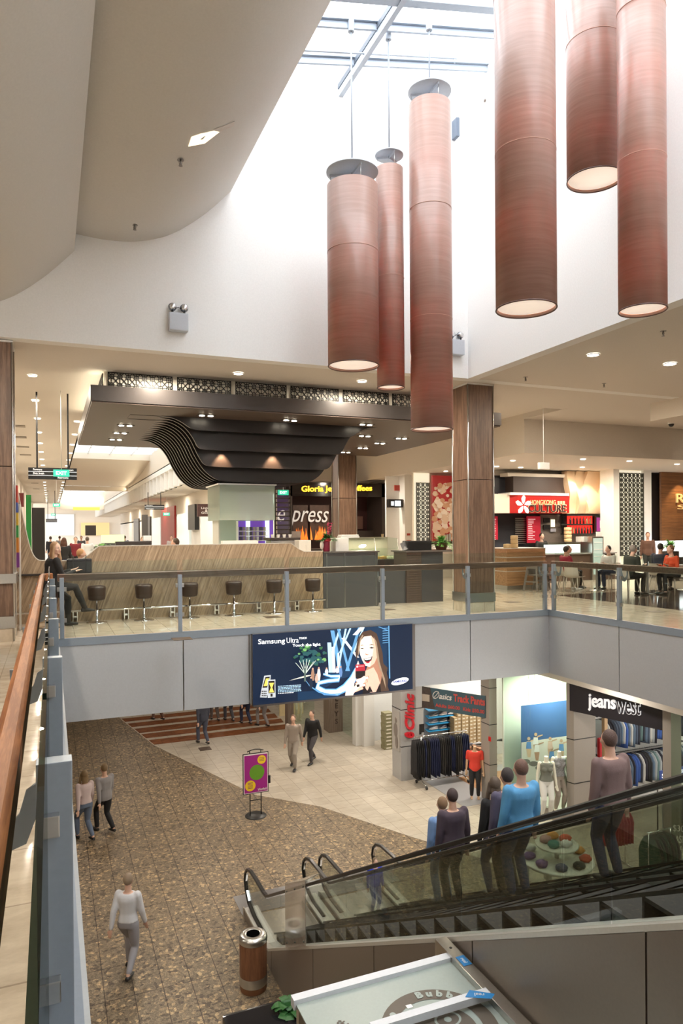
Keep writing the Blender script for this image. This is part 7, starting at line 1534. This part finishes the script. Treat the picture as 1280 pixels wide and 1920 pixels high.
def floor_rail(x0, x1, y, zt, n, cl, label, L, gname):
    t = thing('clothes_rail', label, 'clothes rail', ((x0+x1)/2, y, LOW)); MB().tube([(x0, y, LOW+zt), (x1, y, LOW+zt)], .014, 8).build('top_rail', CHROME, t)
    for x in (x0+.05, x1-.05): MB().tube([(x, y, LOW+.02), (x, y, LOW+zt)], .014, 8).build('upright', CHROME, t); MB().tube([(x, y-.25, LOW+.02), (x, y+.25, LOW+.02)], .016, 8).build('foot', CHROME, t)
    for k in range(n): hanging(x0+.08+k*(x1-x0-.16)/(n-1), y, LOW+zt, L, .40, .036, cl[k % len(cl)], 'hanging_garment', '%s on the rail, %s along' % (gname, ORD[k % 16]), 'garment', gname, k, .2, shirt=True)
floor_rail(11.0, 11.75, 12.0, 1.35, 8, [C('fold_red', (.4, .02, .04))], 'short clothes rail of red tops right of the round table', .7, 'red top')
floor_rail(11.2, 11.9, 10.9, 1.2, 8, [C('dark_green_cloth', (.02, .06, .04)), BK], 'short clothes rail of dark green garments behind the escalator glass', .95, 'dark green or black garment')
floor_rail(9.4, 10.2, 13.6, 1.0, 8, [C('fold_black', (.02, .02, .02)), mat('print_cloth', (.2, .2, .22), .8, var=.9, bs=50)], 'low clothes rail of patterned scarves beside the escalator', .55, 'patterned scarf')
# shoppers of the lower level
Z = LOW
walker('shopper in a pale pink top at far left on the terrazzo', .72, 18.1, Z, .4, shirt=C('pale_pink', (.55, .45, .45)), trousers=C('blue_denim', (.12, .16, .24)), hair=(.2, .13, .06), hs='long', female=True)
walker('shopper in grey on the terrazzo, right of the one in pale pink', 1.2, 18.4, Z, .5, shirt=C('mid_grey', (.25, .24, .25)), trousers=BK, hair=(.2, .12, .06))
walker('shopper in white in the lower left foreground, left of the litter bin', 1.15, 12.3, Z, -.5, shirt=C('off_white', (.62, .62, .64)), trousers=C('soft_grey', (.30, .29, .31)), hair=(.3, .22, .15), female=True)
walker('shopper in dark blue on the striped marble, standing alone under the grey slab edge', 4.9, 24.7, Z, .2, shirt=C('ink', (.05, .055, .08)), trousers=C('ink_jeans', (.07, .08, .12)))
for k, (x, y, c, n_) in enumerate(((5.95, 27.6, (.1, .08, .07), 'brown'), (6.45, 27.3, (.05, .05, .06), 'charcoal'), (6.95, 26.6, (.02, .025, .06), 'navy'), (7.45, 26.0, (.22, .2, .2), 'grey'), (3.9, 28.6, (.12, .06, .04), 'rust'))):
    walker('shopper with %s trousers on the striped marble, cut off by the slab edge' % n_, x, y, Z, .1*k, shirt=C('t%d' % k, c), trousers=C('u%d' % k, c))
walker('shopper in black with a bag crossing the cream tiles before the lettered pier', 7.75, 21.3, Z, 2.2, shirt=BK, trousers=C('dim', (.06, .055, .06)), hair=(.08, .04, .03))
walker('shopper in beige walking just left of the one in black on the cream tiles', 7.0, 21.0, Z, 2.6, shirt=C('beige2', (.32, .27, .23)), trousers=C('beige3', (.3, .26, .22)), hair=(.15, .08, .05))
def rider(x, y, label, **k):
    z = step_z(y-.25)
    k.setdefault('vox', .017); return human(label, (x, y, z), 0.0, pelvis=(0, 0, .93), **k)
rider(5.75, 9.75, 'rider in a light blue shirt on the second escalator, the lowest adult', shirt=C('light_blue', (.18, .30, .55)), trousers=C('pale_denim', (.15, .2, .3)), hair=(.22, .13, .07), skin=SKIN2)
rider(5.45, 8.95, 'rider in dark plum on the second escalator, behind the light blue shirt', shirt=C('plum', (.07, .05, .07)), trousers=BK, hair=(.05, .03, .03))
rider(5.85, 8.45, 'rider in black on the second escalator, second above the light blue shirt', shirt=BK, trousers=C('slate_t', (.08, .08, .12)), hair=(.1, .06, .05), hs='long', female=True)
rider(5.6, 7.8, 'rider in a dusky purple jacket in the middle of the second escalator', shirt=C('dusky', (.09, .08, .13)), trousers=BK, hair=(.04, .03, .03))
rider(5.25, 7.1, 'rider in a sky blue top high on the second escalator', shirt=C('sky', (.10, .32, .58)), trousers=C('navy_t', (.03, .05, .12)), hair=(.15, .08, .06), lean=(0, -.1, 1))
rider(5.85, 6.2, 'rider in dusty pink highest on the second escalator', shirt=C('dusty', (.19, .125, .12)), trousers=C('navy_u', (.03, .04, .09)), hair=(.09, .05, .04))
t = human('child in a bright blue coat stepping on at the foot of the second escalator', (5.75, 12.35, LOW+.03), PI, s=.62, shirt=C('royal', (.01, .04, .50)), trousers=C('royal2', (.02, .05, .3)), hair=(.2, .14, .08))
simple('blue_tub', MB().lathe([(.10, 0), (.13, .22), (.12, .23)], (8.75, 12.4, LOW), 16), mat('tub_blue', (.03, .03, .5), .3), 'small bright blue tub on the floor left of the round table', 'tub')
for o in bpy.data.objects:
    if '_rz' in o: del o['_rz']
